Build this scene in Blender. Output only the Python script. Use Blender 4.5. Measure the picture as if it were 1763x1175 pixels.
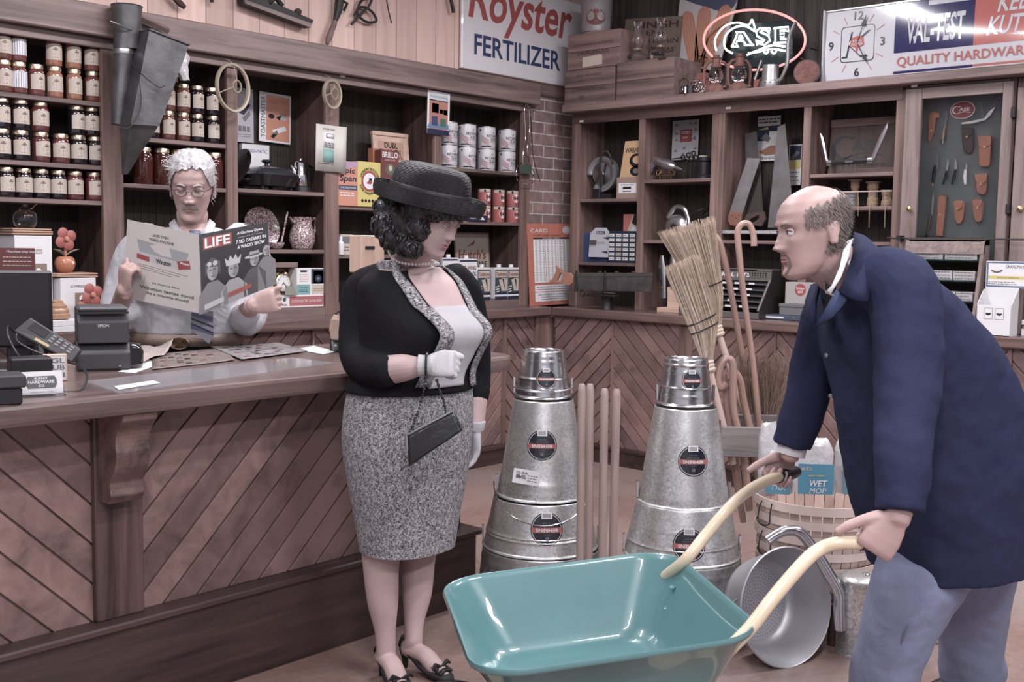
import bpy, bmesh, math, random
from mathutils import Vector, Matrix, Euler, noise
random.seed(7)
S = bpy.context.scene
for o in list(bpy.data.objects): bpy.data.objects.remove(o)
COL = S.collection
PI = math.pi; R = math.radians
V = Vector; MT = Matrix.Translation; MR = Matrix.Rotation
# ---------------------------------------------------------------- camera
CX, CY, FOC, H = 881.5, 587.5, 1911.7, 1.5
YAW, PIT, ROL = R(41.6074), R(5.0834), R(0.8989)
F_ = V((math.cos(YAW)*math.cos(PIT), math.sin(YAW)*math.cos(PIT), -math.sin(PIT)))
r0 = V((math.sin(YAW), -math.cos(YAW), 0)); u0 = r0.cross(F_)
RT = r0*math.cos(ROL)+u0*math.sin(ROL); UP = -r0*math.sin(ROL)+u0*math.cos(ROL)
cam = bpy.data.cameras.new('camera'); cam.sensor_width = 36; cam.lens = FOC/1763*36
cam.clip_start = .05
co = bpy.data.objects.new('camera', cam); COL.objects.link(co)
co.matrix_world = Matrix(((RT.x, UP.x, -F_.x, 0), (RT.y, UP.y, -F_.y, 0), (RT.z, UP.z, -F_.z, H), (0, 0, 0, 1)))
S.camera = co
# ---------------------------------------------------------------- world, lamps, exposure
S.view_settings.view_transform = 'Standard'; S.view_settings.look = 'None'
S.view_settings.gamma = 1; S.view_settings.use_curve_mapping = False
S.view_settings.exposure = 0.45
wd = bpy.data.worlds.new('shop_ambient'); S.world = wd; wd.use_nodes = True
wd.node_tree.nodes['Background'].inputs[0].default_value = (.80, .77, .86, 1)
wd.node_tree.nodes['Background'].inputs[1].default_value = .50
CEIL = 3.5
def area(x, y, sx, sy, e, col=(.985, .965, 1)):
	l = bpy.data.lights.new('ceiling_tube_light', 'AREA'); l.shape = 'RECTANGLE'; l.size = sx; l.size_y = sy; l.energy = e; l.color = col
	o = bpy.data.objects.new('ceiling_tube_light', l); COL.objects.link(o); o.location = (x, y, CEIL-.1)
LAMPS = [(1.1, 3.5, 40), (3.1, 3.5, 40), (4.9, 3.3, 40), (4.9, .9, 45), (2.6, .8, 38), (.3, .2, 55), (-1.2, -1.4, 80), (2.2, -1.6, 70)]  # last three, on the camera side, are added to light fronts and people
for x, y, e in LAMPS: area(x, y, 1.2, .16, e)
# ---------------------------------------------------------------- pixel helpers: a pixel's ray met with a real plane
def ray(px, py):
	return RT*((px-CX)/FOC)+UP*((CY-py)/FOC)+F_
def onz(px, py, z): d = ray(px, py); return d*((z-H)/d.z)+V((0, 0, H))
def onx(px, py, x): d = ray(px, py); return d*(x/d.x)+V((0, 0, H))
def ony(px, py, y): d = ray(px, py); return d*(y/d.y)+V((0, 0, H))
def ond(px, py, dep): return ray(px, py)*dep+V((0, 0, H))
def dep(p): return (V(p)-V((0, 0, H))).dot(F_)
YL, XR = 5.2, 6.27             # faces of the left and the right wall units
def pl(side, px, py, d=0): return ony(px, py, YL+d) if side == 'L' else onx(px, py, XR+d)
RZ = {'L': 0, 'R': -PI/2}
def fit(side, x0, x1, yb, yt, d=.03, z=None):
	a, b, t = pl(side, x0, yb, d), pl(side, x1, yb, d), pl(side, (x0+x1)/2, yt, d)
	c = (a+b)/2
	if z is not None: c.z = z
	return c, (b-a).length, t.z-c.z
# ---------------------------------------------------------------- materials
MATS = {}
def nodes(m): m.use_nodes = True; return m.node_tree.nodes, m.node_tree.links, m.node_tree.nodes['Principled BSDF']
def mat(name, c, rough=.5, metal=0, coat=0, trans=0, emit=0, spec=.5, bump=0, bscale=200, var=0, vscale=8, ior=1.45, alpha=1):
	if name in MATS: return MATS[name]
	m = bpy.data.materials.new(name); MATS[name] = m
	n, l, b = nodes(m)
	c = tuple(c)+(1,)
	b.inputs['Base Color'].default_value = c; b.inputs['Roughness'].default_value = rough; b.inputs['Metallic'].default_value = metal
	b.inputs['Coat Weight'].default_value = coat; b.inputs['Transmission Weight'].default_value = trans
	b.inputs['Specular IOR Level'].default_value = spec; b.inputs['IOR'].default_value = ior; b.inputs['Alpha'].default_value = alpha
	if emit: b.inputs['Emission Color'].default_value = c; b.inputs['Emission Strength'].default_value = emit
	if bump or var:
		t = n.new('ShaderNodeTexCoord')
		if bump:
			x = n.new('ShaderNodeTexNoise'); x.inputs['Scale'].default_value = bscale; x.inputs['Detail'].default_value = 3
			l.new(t.outputs['Object'], x.inputs['Vector'])
			bp = n.new('ShaderNodeBump'); bp.inputs['Strength'].default_value = bump; bp.inputs['Distance'].default_value = .01
			l.new(x.outputs['Fac'], bp.inputs['Height']); l.new(bp.outputs['Normal'], b.inputs['Normal'])
		if var:
			x = n.new('ShaderNodeTexNoise'); x.inputs['Scale'].default_value = vscale; x.inputs['Detail'].default_value = 5
			l.new(t.outputs['Object'], x.inputs['Vector'])
			ramp(n, l, x.outputs['Fac'], [(.3, [q*(1-var) for q in c[:3]]), (.7, [min(1, q*(1+var)) for q in c[:3]])], b.inputs['Base Color'])
	return m
def ramp(n, l, src, stops, dst=None, interp='LINEAR'):
	r = n.new('ShaderNodeValToRGB'); r.color_ramp.interpolation = interp
	e = r.color_ramp.elements
	while len(e) < len(stops): e.new(.5)
	for i, (p, c) in enumerate(stops):
		e[i].position = p; c = (c,)*3 if isinstance(c, (int, float)) else c
		e[i].color = tuple(c)+(1,)
	l.new(src, r.inputs['Fac'])
	if dst is not None: l.new(r.outputs['Color'], dst)
	return r
def mth(n, l, op, a, b=None, c=None):
	m = n.new('ShaderNodeMath'); m.operation = op
	for i, q in enumerate((a, b, c)):
		if q is None: continue
		if isinstance(q, (int, float)): m.inputs[i].default_value = q
		else: l.new(q, m.inputs[i])
	return m.outputs[0]
def mix(n, l, f, a, b, typ='MIX'):
	m = n.new('ShaderNodeMix'); m.data_type = 'RGBA'; m.blend_type = typ
	for i, q in ((0, f), (6, a), (7, b)):
		if isinstance(q, (int, float)): m.inputs[i].default_value = q
		elif isinstance(q, (tuple, list)): m.inputs[i].default_value = tuple(q)+(1,)
		else: l.new(q, m.inputs[i])
	return m.outputs[2]
def coords(n, l, scale, kind='Object', rot=(0, 0, 0)):
	t = n.new('ShaderNodeTexCoord'); mp = n.new('ShaderNodeMapping')
	mp.inputs['Scale'].default_value = scale; mp.inputs['Rotation'].default_value = rot
	l.new(t.outputs[kind], mp.inputs['Vector']); return mp.outputs[0]
def tex(n, l, kind, vec, **kw):
	t = n.new('ShaderNodeTex'+kind)
	for k, v in kw.items(): t.inputs[k].default_value = v
	if vec is not None: l.new(vec, t.inputs['Vector'])
	return t
def greyed(c, k):
	g = .3*c[0]+.55*c[1]+.15*c[2]; return tuple(lerp(q, g*t, k) for q, t in zip(c, (1.06, .97, 1.03)))
def lerp(a, b, t): return a+(b-a)*t
def wood(name, dark, light, axis='x', rough=.55, scale=1, coat=0, knots=.5, planks=None, bump=.25):
	dark, light = [greyed(q, .34) for q in (dark, light)]
	"""grain runs along axis; planks=(axis, width): board joints as grooves with a tone per board"""
	if name in MATS: return MATS[name]
	m = bpy.data.materials.new(name); MATS[name] = m
	n, l, b = nodes(m)
	sc = {'x': (1.2, 22, 22), 'y': (22, 1.2, 22), 'z': (22, 22, 1.2), 'd': (8, 8, 8)}[axis]
	v = coords(n, l, [q*scale for q in sc])
	a = n.new('ShaderNodeAttribute'); a.attribute_name = 'tone'   # a tone and grain offset per board, where the mesh has one
	off = n.new('ShaderNodeVectorMath'); off.operation = 'ADD'; l.new(v, off.inputs[0])
	s2 = n.new('ShaderNodeVectorMath'); s2.operation = 'SCALE'; l.new(a.outputs['Color'], s2.inputs[0]); s2.inputs['Scale'].default_value = 40
	l.new(s2.outputs[0], off.inputs[1]); v = off.outputs[0]
	g = tex(n, l, 'Noise', v, Scale=1.0, Detail=6.0, Roughness=.65, Distortion=.6)
	v2 = coords(n, l, [max(.8, q/6)*scale for q in sc]); k = tex(n, l, 'Noise', v2, Scale=1.3, Detail=2.0, Distortion=1.2)
	f = mth(n, l, 'ADD', mth(n, l, 'MULTIPLY', g.outputs['Fac'], .75), mth(n, l, 'MULTIPLY', k.outputs['Fac'], .35*knots*2))
	c = ramp(n, l, f, [(.38, dark), (.55, [(p+q)/2 for p, q in zip(dark, light)]), (.74, light)])
	tone = mth(n, l, 'ADD', mth(n, l, 'MULTIPLY', a.outputs['Fac'], .5), .75)
	hasa = mth(n, l, 'GREATER_THAN', a.outputs['Fac'], .001)
	tone = mth(n, l, 'ADD', mth(n, l, 'MULTIPLY', tone, hasa), mth(n, l, 'SUBTRACT', 1, hasa))
	cc = mix(n, l, 1.0, c.outputs[0], tone, 'MULTIPLY')
	h = g.outputs['Fac']
	if planks:
		ax, w = planks; t = n.new('ShaderNodeTexCoord'); sx = n.new('ShaderNodeSeparateXYZ'); l.new(t.outputs['Object'], sx.inputs[0])
		q = mth(n, l, 'DIVIDE', sx.outputs['XYZ'.index(ax.upper())], w)
		fr = mth(n, l, 'FRACT', q); fl = mth(n, l, 'FLOOR', q)
		edge = mth(n, l, 'MINIMUM', fr, mth(n, l, 'SUBTRACT', 1, fr))
		gr = mth(n, l, 'MINIMUM', mth(n, l, 'MULTIPLY', edge, w/.004), 1)
		wn = n.new('ShaderNodeTexWhiteNoise'); wn.noise_dimensions = '1D'; l.new(fl, wn.inputs['W'])
		tn = mth(n, l, 'ADD', mth(n, l, 'MULTIPLY', wn.outputs['Value'], .35), .8)
		cc = mix(n, l, 1.0, cc, mth(n, l, 'MULTIPLY', tn, mth(n, l, 'ADD', mth(n, l, 'MULTIPLY', gr, .75), .25)), 'MULTIPLY')
		h = mth(n, l, 'ADD', mth(n, l, 'MULTIPLY', h, .25), mth(n, l, 'MULTIPLY', gr, 1.0))
	l.new(cc, b.inputs['Base Color']); b.inputs['Roughness'].default_value = rough; b.inputs['Coat Weight'].default_value = coat
	b.inputs['Coat Roughness'].default_value = .25
	bp = n.new('ShaderNodeBump'); bp.inputs['Strength'].default_value = bump; bp.inputs['Distance'].default_value = .004
	l.new(h, bp.inputs['Height']); l.new(bp.outputs['Normal'], b.inputs['Normal'])
	return m
# ---------------------------------------------------------------- objects
def prop(o, label=None, cat=None, group=None, kind=None):
	if label: o['label'] = label
	if cat: o['category'] = cat
	if group: o['group'] = group
	if kind: o['kind'] = kind
	return o
def thing(name, label, cat, loc=(0, 0, 0), rz=0, group=None, rot=None):
	o = bpy.data.objects.new(name, None); COL.objects.link(o); o.empty_display_size = .05
	o.location = loc; o.rotation_euler = rot if rot else (0, 0, rz)
	return prop(o, label, cat, group)
_txt = {}
def txt(s, bold=0.0):
	bold = 0 if 'M' in s else min(bold, .02); k = (s, bold)
	if k not in _txt:
		cu = bpy.data.curves.new('t', 'FONT'); cu.body = s; cu.offset = bold; cu.resolution_u = 3; cu.align_x = 'LEFT'
		o = bpy.data.objects.new('t', cu); COL.objects.link(o)
		me = o.to_mesh()
		vs = [(v.co.x, v.co.y) for v in me.vertices]; fs = [tuple(p.vertices) for p in me.polygons]
		o.to_mesh_clear(); bpy.data.objects.remove(o); bpy.data.curves.remove(cu)
		if vs:
			x0 = min(v[0] for v in vs); x1 = max(v[0] for v in vs); y0 = min(v[1] for v in vs); y1 = max(v[1] for v in vs)
		else: x0 = x1 = y0 = y1 = 0
		_txt[k] = (vs, fs, x0, x1, y0, y1)
	return _txt[k]
class MB:
	"""collects shapes and links them as ONE mesh object"""
	def __init__(s, m=None): s.v = []; s.f = []; s.mi = []; s.mats = []; s.cur = m; s.tone = []; s.t = 0; s.sm = []
	def slot(s, m):
		m = m or s.cur
		if m not in s.mats: s.mats.append(m)
		return s.mats.index(m)
	def add(s, vs, fs, m=None, M=None, sm=True):
		k = len(s.v); i = s.slot(m)
		if M is not None: vs = [M @ V(v) for v in vs]
		s.v += [tuple(v) for v in vs]; s.f += [tuple(k+j for j in f) for f in fs]; s.mi += [i]*len(fs); s.tone += [s.t]*len(fs); s.sm += [sm]*len(fs)
		return s
	def box(s, c, d, m=None, rot=None, b=0, M=None):
		"""c centre, d full size, b chamfer"""
		x, y, z = [q/2 for q in d]
		T = MT(c)
		if rot: T = T @ Euler(rot).to_matrix().to_4x4()
		if M is not None: T = M @ T
		b = min(b, x*.9, y*.9, z*.9)
		if b <= 0:
			vs = [(i*x, j*y, k*z) for i in (-1, 1) for j in (-1, 1) for k in (-1, 1)]
			fs = [(0, 1, 3, 2), (4, 6, 7, 5), (0, 4, 5, 1), (2, 3, 7, 6), (0, 2, 6, 4), (1, 5, 7, 3)]
			return s.add(vs, fs, m, T, False)
		vs = []; idx = {}
		for i in (-1, 1):
			for j in (-1, 1):
				for k in (-1, 1):
					for a in range(3):
						p = [i*(x-b), j*(y-b), k*(z-b)]; p[a] = (i, j, k)[a]*(x, y, z)[a]
						idx[i, j, k, a] = len(vs); vs.append(tuple(p))
		fs = []
		def q(l, out):
			p = [V(vs[t]) for t in l]; nn = (p[1]-p[0]).cross(p[2]-p[0])
			fs.append(tuple(l) if nn.dot(out) > 0 else tuple(reversed(l)))
		for a in range(3):
			o1, o2 = [t for t in range(3) if t != a]
			for sg in (-1, 1):
				l = []
				for e1, e2 in ((-1, -1), (1, -1), (1, 1), (-1, 1)):
					t = [0, 0, 0]; t[a] = sg; t[o1] = e1; t[o2] = e2; l.append(idx[t[0], t[1], t[2], a])
				o = V((0, 0, 0)); o[a] = sg; q(l, o)
			for e1 in (-1, 1):
				for e2 in (-1, 1):
					l = []
					for sg, w in ((-1, o1), (-1, o2), (1, o2), (1, o1)):
						t = [0, 0, 0]; t[a] = sg; t[o1] = e1; t[o2] = e2; l.append(idx[t[0], t[1], t[2], w])
					o = V((0, 0, 0)); o[o1] = e1; o[o2] = e2; q(l, o)
		for i in (-1, 1):
			for j in (-1, 1):
				for k in (-1, 1): q([idx[i, j, k, 0], idx[i, j, k, 1], idx[i, j, k, 2]], V((i, j, k)))
		return s.add(vs, fs, m, T, False)
	def bb(s, x0, x1, y0, y1, z0, z1, m=None, b=0): return s.box(((x0+x1)/2, (y0+y1)/2, (z0+z1)/2), (abs(x1-x0), abs(y1-y0), abs(z1-z0)), m, b=b)
	def rings(s, rs, m=None, cap0=True, cap1=True, closed=True, M=None, sm=True):
		"""loft through equal-length rings"""
		n = len(rs[0]); vs = [p for r in rs for p in r]; fs = []
		e = n if closed else n-1
		for i in range(len(rs)-1):
			for j in range(e):
				fs.append((i*n+j, i*n+(j+1) % n, (i+1)*n+(j+1) % n, (i+1)*n+j))
		if cap0 and closed: fs.append(tuple(reversed(range(n))))
		if cap1 and closed: fs.append(tuple((len(rs)-1)*n+j for j in range(n)))
		return s.add(vs, fs, m, M, sm)
	def lathe(s, prof, n=20, c=(0, 0, 0), m=None, M=None, sx=1, sy=1, cap=True, a0=0, a1=2*PI):
		"""prof: list of (radius, z), bottom to top"""
		full = abs(a1-a0-2*PI) < 1e-6
		k = n if full else n+1
		rs = [[(c[0]+sx*r*math.cos(a0+(a1-a0)*j/n), c[1]+sy*r*math.sin(a0+(a1-a0)*j/n), c[2]+z) for j in range(k)] for r, z in prof]
		return s.rings(rs, m, cap and prof[0][0] > 1e-5 and abs(prof[1][1]-prof[0][1]) > 1e-6, cap and prof[-1][0] > 1e-5 and abs(prof[-2][1]-prof[-1][1]) > 1e-6, full, M)
	def cyl(s, c, r, h, n=16, m=None, M=None, r2=None, b=0):
		r2 = r if r2 is None else r2
		p = [(r-b, 0), (r, b), (r2, h-b), (r2-b, h)] if b else [(r, 0), (r2, h)]
		return s.lathe(p, n, c, m, M)
	def tube(s, pts, r, n=8, m=None, cap=True, flat=None, up=None):
		"""tube along points; r number or list; flat=(a,b) elliptical"""
		pts = [V(p) for p in pts]; rs = []
		rr = r if isinstance(r, (list, tuple)) else [r]*len(pts)
		d0 = (pts[1]-pts[0]).normalized()
		nn = V(up) if up else (V((0, 0, 1)) if abs(d0.z) < .9 else V((1, 0, 0)))
		nn = (nn-d0*nn.dot(d0)).normalized()
		for i, p in enumerate(pts):
			d = (pts[min(i+1, len(pts)-1)]-pts[max(i-1, 0)]).normalized()
			nn = nn-d*nn.dot(d)
			nn = nn.normalized() if nn.length > 1e-6 else d.orthogonal().normalized()
			bn = d.cross(nn)
			fa, fb = flat if flat else (1, 1)
			rs.append([p+nn*(rr[i]*fa*math.cos(2*PI*j/n))+bn*(rr[i]*fb*math.sin(2*PI*j/n)) for j in range(n)])
		return s.rings(rs, m, cap, cap)
	def prism(s, poly, y0, y1, m=None, M=None, sm=False):
		"""poly in x,z extruded between y0 (front) and y1"""
		n = len(poly)
		a = sum(poly[i][0]*poly[(i+1) % n][1]-poly[(i+1) % n][0]*poly[i][1] for i in range(n))
		if a < 0: poly = poly[::-1]
		vs = [(x, y0, z) for x, z in poly]+[(x, y1, z) for x, z in poly]
		fs = [tuple(range(n)), tuple(reversed(range(n, 2*n)))]+[((i+1) % n, i, n+i, n+(i+1) % n) for i in range(n)]
		return s.add(vs, fs, m, M, sm)
	def quad(s, pts, m=None): return s.add(pts, [tuple(range(len(pts)))], m, None, False)
	def text(s, t, o, h, w=None, m=None, rt=(1, 0, 0), up=(0, 0, 1), bold=0.003, al='c', cylr=None, shear=0, warp=None):
		"""flat lettering centred on o (al c/l); cylr=(axis_x, axis_y, r, a0): wrapped round an upright cylinder"""
		vs, fs, x0, x1, y0, y1 = txt(t, bold)
		if not vs: return s
		k = h/max(1e-6, (y1-y0)); kx = k if w is None else w/max(1e-6, (x1-x0))
		W = (x1-x0)*kx; o = V(o); rt = V(rt); up = V(up)
		out = []
		for x, y in vs:
			a = (x-x0)*kx-(W/2 if al == 'c' else 0); c = (y-y0)*k-h/2
			a += shear*c
			if warp: a, c = warp(a/(W/2), c/h, a, c)
			if cylr:
				ax, ay, r, a0 = cylr; an = a0+a/r
				out.append((ax+r*math.sin(an), ay-r*math.cos(an), o.z+c*up.z))
			else: out.append(o+rt*a+up*c)
		return s.add(out, fs, m, None, False)
	def build(s, name, par=None, loc=None, rz=0, rot=None, bev=0, sm=35, label=None, cat=None, group=None, kind=None, solid=0):
		me = bpy.data.meshes.new(name)
		me.from_pydata(s.v, [], s.f); me.validate(clean_customdata=False)
		for m in s.mats: me.materials.append(m)
		if len(me.polygons) == len(s.mi):
			me.polygons.foreach_set('material_index', s.mi)
			me.polygons.foreach_set('use_smooth', s.sm)
		if any(s.tone):
			at = me.attributes.new('tone', 'FLOAT_COLOR', 'FACE')
			for i, t in enumerate(s.tone): at.data[i].color = (t, t, t, 1)
		if any(s.sm): me.set_sharp_from_angle(angle=R(sm))
		me.update()
		o = bpy.data.objects.new(name, me); COL.objects.link(o)
		if par: o.parent = par
		if loc is not None: o.location = loc
		o.rotation_euler = rot if rot else (0, 0, rz)
		if solid:
			md = o.modifiers.new('thick', 'SOLIDIFY'); md.thickness = solid; md.offset = 0
		if bev:
			md = o.modifiers.new('bevel', 'BEVEL'); md.width = bev; md.segments = 2; md.limit_method = 'ANGLE'
		return prop(o, label, cat, group, kind)
def dup(root, loc, rz=None, label=None, group=None, rot=None):
	r = root.copy(); COL.objects.link(r); r.location = loc
	if rz is not None: r.rotation_euler = (0, 0, rz)
	if rot is not None: r.rotation_euler = rot
	if label: r['label'] = label
	if group: r['group'] = group
	for ch in list(root.children):
		c = ch.copy(); COL.objects.link(c); c.parent = r
		for g in list(ch.children):
			d = g.copy(); COL.objects.link(d); d.parent = c
	return r
def struct(b, name, **k): o = b.build(name, **k); o['kind'] = 'structure'; return o
def clip(poly, x0, x1, z0, z1):
	for ax, lim, sg in ((0, x0, 1), (0, x1, -1), (1, z0, 1), (1, z1, -1)):
		out = []
		for i in range(len(poly)):
			a, b = poly[i], poly[(i+1) % len(poly)]
			da, db = sg*(a[ax]-lim), sg*(b[ax]-lim)
			if da >= 0: out.append(a)
			if (da >= 0) != (db >= 0):
				t = da/(da-db); out.append((a[0]+t*(b[0]-a[0]), a[1]+t*(b[1]-a[1])))
		poly = out
		if len(poly) < 3: return []
	return poly
def diag(mb, x0, x1, z0, z1, w, sg, th, m, y=0, gap=.007):
	"""panel of slanting boards between x0..x1, z0..z1, front at y; sg +1 leans up to the right"""
	L = (x1-x0)+(z1-z0); k = math.sqrt(2)
	n = int(L/(w*k))+2
	rnd = random.Random(int(x0*1000+z0*100+sg))
	for i in range(-1, n):
		c0 = i*w*k+gap*k/2; c1 = (i+1)*w*k-gap*k/2
		if sg > 0: p = [(x0+c0-(z1-z0)-1, z0-1), (x0+c1-(z1-z0)-1, z0-1), (x0+c1+1, z1+1), (x0+c0+1, z1+1)]
		else: p = [(x0+c0+1, z0-1), (x0+c1+1, z0-1), (x0+c1-(z1-z0)-1, z1+1), (x0+c0-(z1-z0)-1, z1+1)]
		q = clip(p, x0, x1, z0, z1)
		if len(q) < 3: continue
		mb.t = rnd.uniform(.05, 1); mb.prism(q, y, y+th, m)
	mb.t = 0
	mb.bb(x0, x1, y+th*.6, y+th*1.2, z0, z1, m)
def cml(pts, n=6):
	pts = [V(p) for p in pts]; out = []
	for i in range(len(pts)-1):
		p0 = pts[max(0, i-1)]; p1 = pts[i]; p2 = pts[i+1]; p3 = pts[min(len(pts)-1, i+2)]
		for j in range(n):
			t = j/n; out.append(.5*((2*p1)+(p2-p0)*t+(2*p0-5*p1+4*p2-p3)*t*t+(3*p1-p0-3*p2+p3)*t**3))
	out.append(pts[-1]); return out
def lerp(a, b, t): return a+(b-a)*t
# ---------------------------------------------------------------- materials of the shop
W_DARK = wood('dark_walnut_stain', (.020, .010, .009), (.085, .042, .036), 'x', .45, bump=.2)
W_DARKZ = wood('dark_walnut_stain_upright', (.034, .018, .015), (.150, .078, .062), 'z', .45, bump=.2)
W_MED = wood('brown_shelf_wood', (.075, .046, .040), (.27, .175, .15), 'x', .5, bump=.2)
W_MEDZ = wood('brown_post_wood', (.075, .040, .031), (.32, .175, .138), 'z', .5, scale=.7, bump=.2)
W_MEDY = wood('brown_shelf_wood_depth', (.075, .044, .037), (.29, .175, .15), 'y', .5, bump=.2)
W_TOP = wood('counter_top_wood', (.075, .042, .036), (.22, .128, .108), 'x', .28, coat=.5, bump=.12)
W_TOPY = wood('counter_top_wood_depth', (.070, .040, .033), (.24, .135, .11), 'y', .3, coat=.4, bump=.12)
W_PAN = wood('diagonal_board_wood', (.045, .024, .020), (.25, .135, .115), 'd', .45, knots=.9, bump=.25)
W_BACK = wood('dark_beadboard', (.014, .009, .008), (.050, .032, .028), 'z', .6, planks=('x', .045), bump=.4)  # tone lowered to put the shade of the open bays into the colour
W_BACKY = wood('dark_beadboard_right', (.024, .014, .012), (.095, .053, .044), 'z', .6, planks=('x', .045), bump=.4)
W_SIDING = wood('pine_siding', (.50, .30, .235), (.70, .45, .36), 'z', .6, scale=.5, planks=('x', .17), bump=.3)
W_OLD = wood('old_barn_board', (.030, .022, .020), (.10, .075, .068), 'z', .7, planks=('y', .11), bump=.5)
W_CRATE = wood('old_crate_wood', (.07, .04, .033), (.24, .14, .115), 'x', .75, bump=.35)
W_LIGHT = wood('pale_pine', (.52, .32, .20), (.72, .48, .32), 'x', .5, bump=.15)
def brick_mat():
	m = bpy.data.materials.new('painted_brick'); n, l, b = nodes(m)
	v = coords(n, l, (1, 1, 1))
	s = n.new('ShaderNodeSeparateXYZ'); l.new(v, s.inputs[0]); c = n.new('ShaderNodeCombineXYZ'); l.new(s.outputs[0], c.inputs[0]); l.new(s.outputs[2], c.inputs[1])
	wob = tex(n, l, 'Noise', v, Scale=40.0, Detail=2.0)
	vv = n.new('ShaderNodeVectorMath'); vv.operation = 'MULTIPLY_ADD'; l.new(wob.outputs['Color'], vv.inputs[0]); vv.inputs[1].default_value = (.008, .008, 0); l.new(c.outputs[0], vv.inputs[2])
	br = n.new('ShaderNodeTexBrick'); l.new(vv.outputs[0], br.inputs['Vector'])
	for k, q in (('Scale', 1), ('Mortar Size', .006), ('Brick Width', .225), ('Row Height', .0815), ('Mortar Smooth', .3), ('Bias', 0)): br.inputs[k].default_value = q
	br.inputs['Color1'].default_value = (.29, .19, .185, 1); br.inputs['Color2'].default_value = (.18, .125, .122, 1); br.inputs['Mortar'].default_value = (.50, .43, .43, 1)
	nz = tex(n, l, 'Noise', v, Scale=18.0, Detail=5.0); r = ramp(n, l, nz.outputs['Fac'], [(.3, .72), (.7, 1.2)])
	l.new(mix(n, l, 1.0, br.outputs['Color'], r.outputs[0], 'MULTIPLY'), b.inputs['Base Color'])
	bp = n.new('ShaderNodeBump'); bp.inputs['Strength'].default_value = .8; bp.inputs['Distance'].default_value = .012
	h = mth(n, l, 'SUBTRACT', mth(n, l, 'MULTIPLY', nz.outputs['Fac'], .3), br.outputs['Fac']); l.new(h, bp.inputs['Height']); l.new(bp.outputs['Normal'], b.inputs['Normal'])
	b.inputs['Roughness'].default_value = .75; return m
def floor_mat():
	m = bpy.data.materials.new('stained_concrete'); n, l, b = nodes(m)
	v = coords(n, l, (1, 1, 1)); a = tex(n, l, 'Noise', v, Scale=1.1, Detail=6.0, Roughness=.6, Distortion=.5); f = tex(n, l, 'Noise', v, Scale=35.0, Detail=4.0)
	c = ramp(n, l, a.outputs['Fac'], [(.32, (.25, .16, .138)), (.5, (.29, .21, .188)), (.68, (.285, .235, .225))])
	r = ramp(n, l, f.outputs['Fac'], [(.3, .88), (.7, 1.1)])
	l.new(mix(n, l, 1.0, c.outputs[0], r.outputs[0], 'MULTIPLY'), b.inputs['Base Color'])
	rr = ramp(n, l, a.outputs['Fac'], [(.3, .22), (.7, .38)], b.inputs['Roughness']); b.inputs['Coat Weight'].default_value = .15
	bp = n.new('ShaderNodeBump'); bp.inputs['Strength'].default_value = .06; bp.inputs['Distance'].default_value = .01; l.new(f.outputs['Fac'], bp.inputs['Height']); l.new(bp.outputs['Normal'], b.inputs['Normal'])
	return m
BRICK = brick_mat(); FLOOR = floor_mat()
M_CEIL = mat('ceiling_tile', (.62, .60, .60), .9)
M_BLK = mat('black_plastic', (.014, .014, .017), .42)
MWH = mat('white_card', (.68, .67, .69), .55)
M_TAGW = mat('white_tag', (.72, .71, .72), .6)
# ---------------------------------------------------------------- shell
struct(MB(FLOOR).bb(-3, 7.2, -4, 6.2, -.06, 0), 'floor')
struct(MB(M_CEIL).bb(-3, 7.2, -4, 6.2, CEIL, CEIL+.06), 'ceiling')
struct(MB(W_SIDING).bb(-3, 6.9, 5.225, 5.27, 2.6, CEIL).bb(-3, 6.9, 5.56, 5.60, 0, 2.6, W_BACK), 'wall_left')
struct(MB(BRICK).bb(6.025, 6.9, 5.215, 5.5, 0, 2.545), 'wall_corner')
struct(MB(W_CRATE).bb(6.02, 6.9, 5.19, 5.22, 2.545, 2.63, b=.006), 'trim_1')
struct(MB(W_OLD).bb(6.78, 6.84, -4, 5.3, 0, CEIL), 'wall_right')
# lamps on the ceiling, the added camera-side ones included
M_TUBE = mat('fluorescent_tube', (1, .97, .97), .4, emit=6)
M_HOUS = mat('white_enamel_metal', (.75, .75, .75), .35)
for i, (x, y, e) in enumerate(LAMPS):
	t = thing('ceiling_light', 'long fluorescent light fixture on the shop ceiling', 'ceiling light', (x, y, CEIL-.1), group='fluorescent ceiling lights')
	MB(M_HOUS).bb(-.62, .62, -.09, .09, .04, .0995).build('housing', t)
	for s in (-1, 1): MB(M_TUBE).lathe([(.016, -.6), (.016, .6)], 10, M=MT((0, s*.04, .028)) @ MR(PI/2, 4, 'Y')).build('tube', t)
# ---------------------------------------------------------------- front counter
t = thing('service_counter', 'long front sales counter base clad in slanting dark boards', 'counter', (2.2, 3.4, 0))
def W(mb, name, par, **k):
	"""link mesh given in world coordinates under an unrotated empty"""
	p = par.location; mb.v = [(x-p.x, y-p.y, z-p.z) for x, y, z in mb.v]; return mb.build(name, par, **k)
MX0 = .4
W(MB(W_DARK).bb(MX0, 3.3, 3.114, 3.80, 0, .285).bb(MX0, 3.33, 3.098, 3.82, .285, .31, b=.006), 'plinth', t)
pm = MB(W_PAN); diag(pm, MX0, 1.65, .31, .975, .088, -1, .02, W_PAN, 3.18); W(pm, 'board_panel', t, bev=.004)
pm = MB(W_PAN); diag(pm, 1.81, 3.17, .31, .975, .088, 1, .02, W_PAN, 3.18); W(pm, 'board_panel', t, bev=.004)
for x0, x1 in ((1.65, 1.81), (3.17, 3.25)): W(MB(W_DARKZ).bb(x0, x1, 3.155, 3.22, .31, .975, b=.004), 'post', t)
W(MB(W_DARKZ).bb(3.205, 3.25, 3.225, 3.78, .31, .975), 'end_panel', t)
W(MB(W_DARK).bb(MX0, 3.20, 3.76, 3.79, .31, .975), 'back_panel', t)
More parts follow.
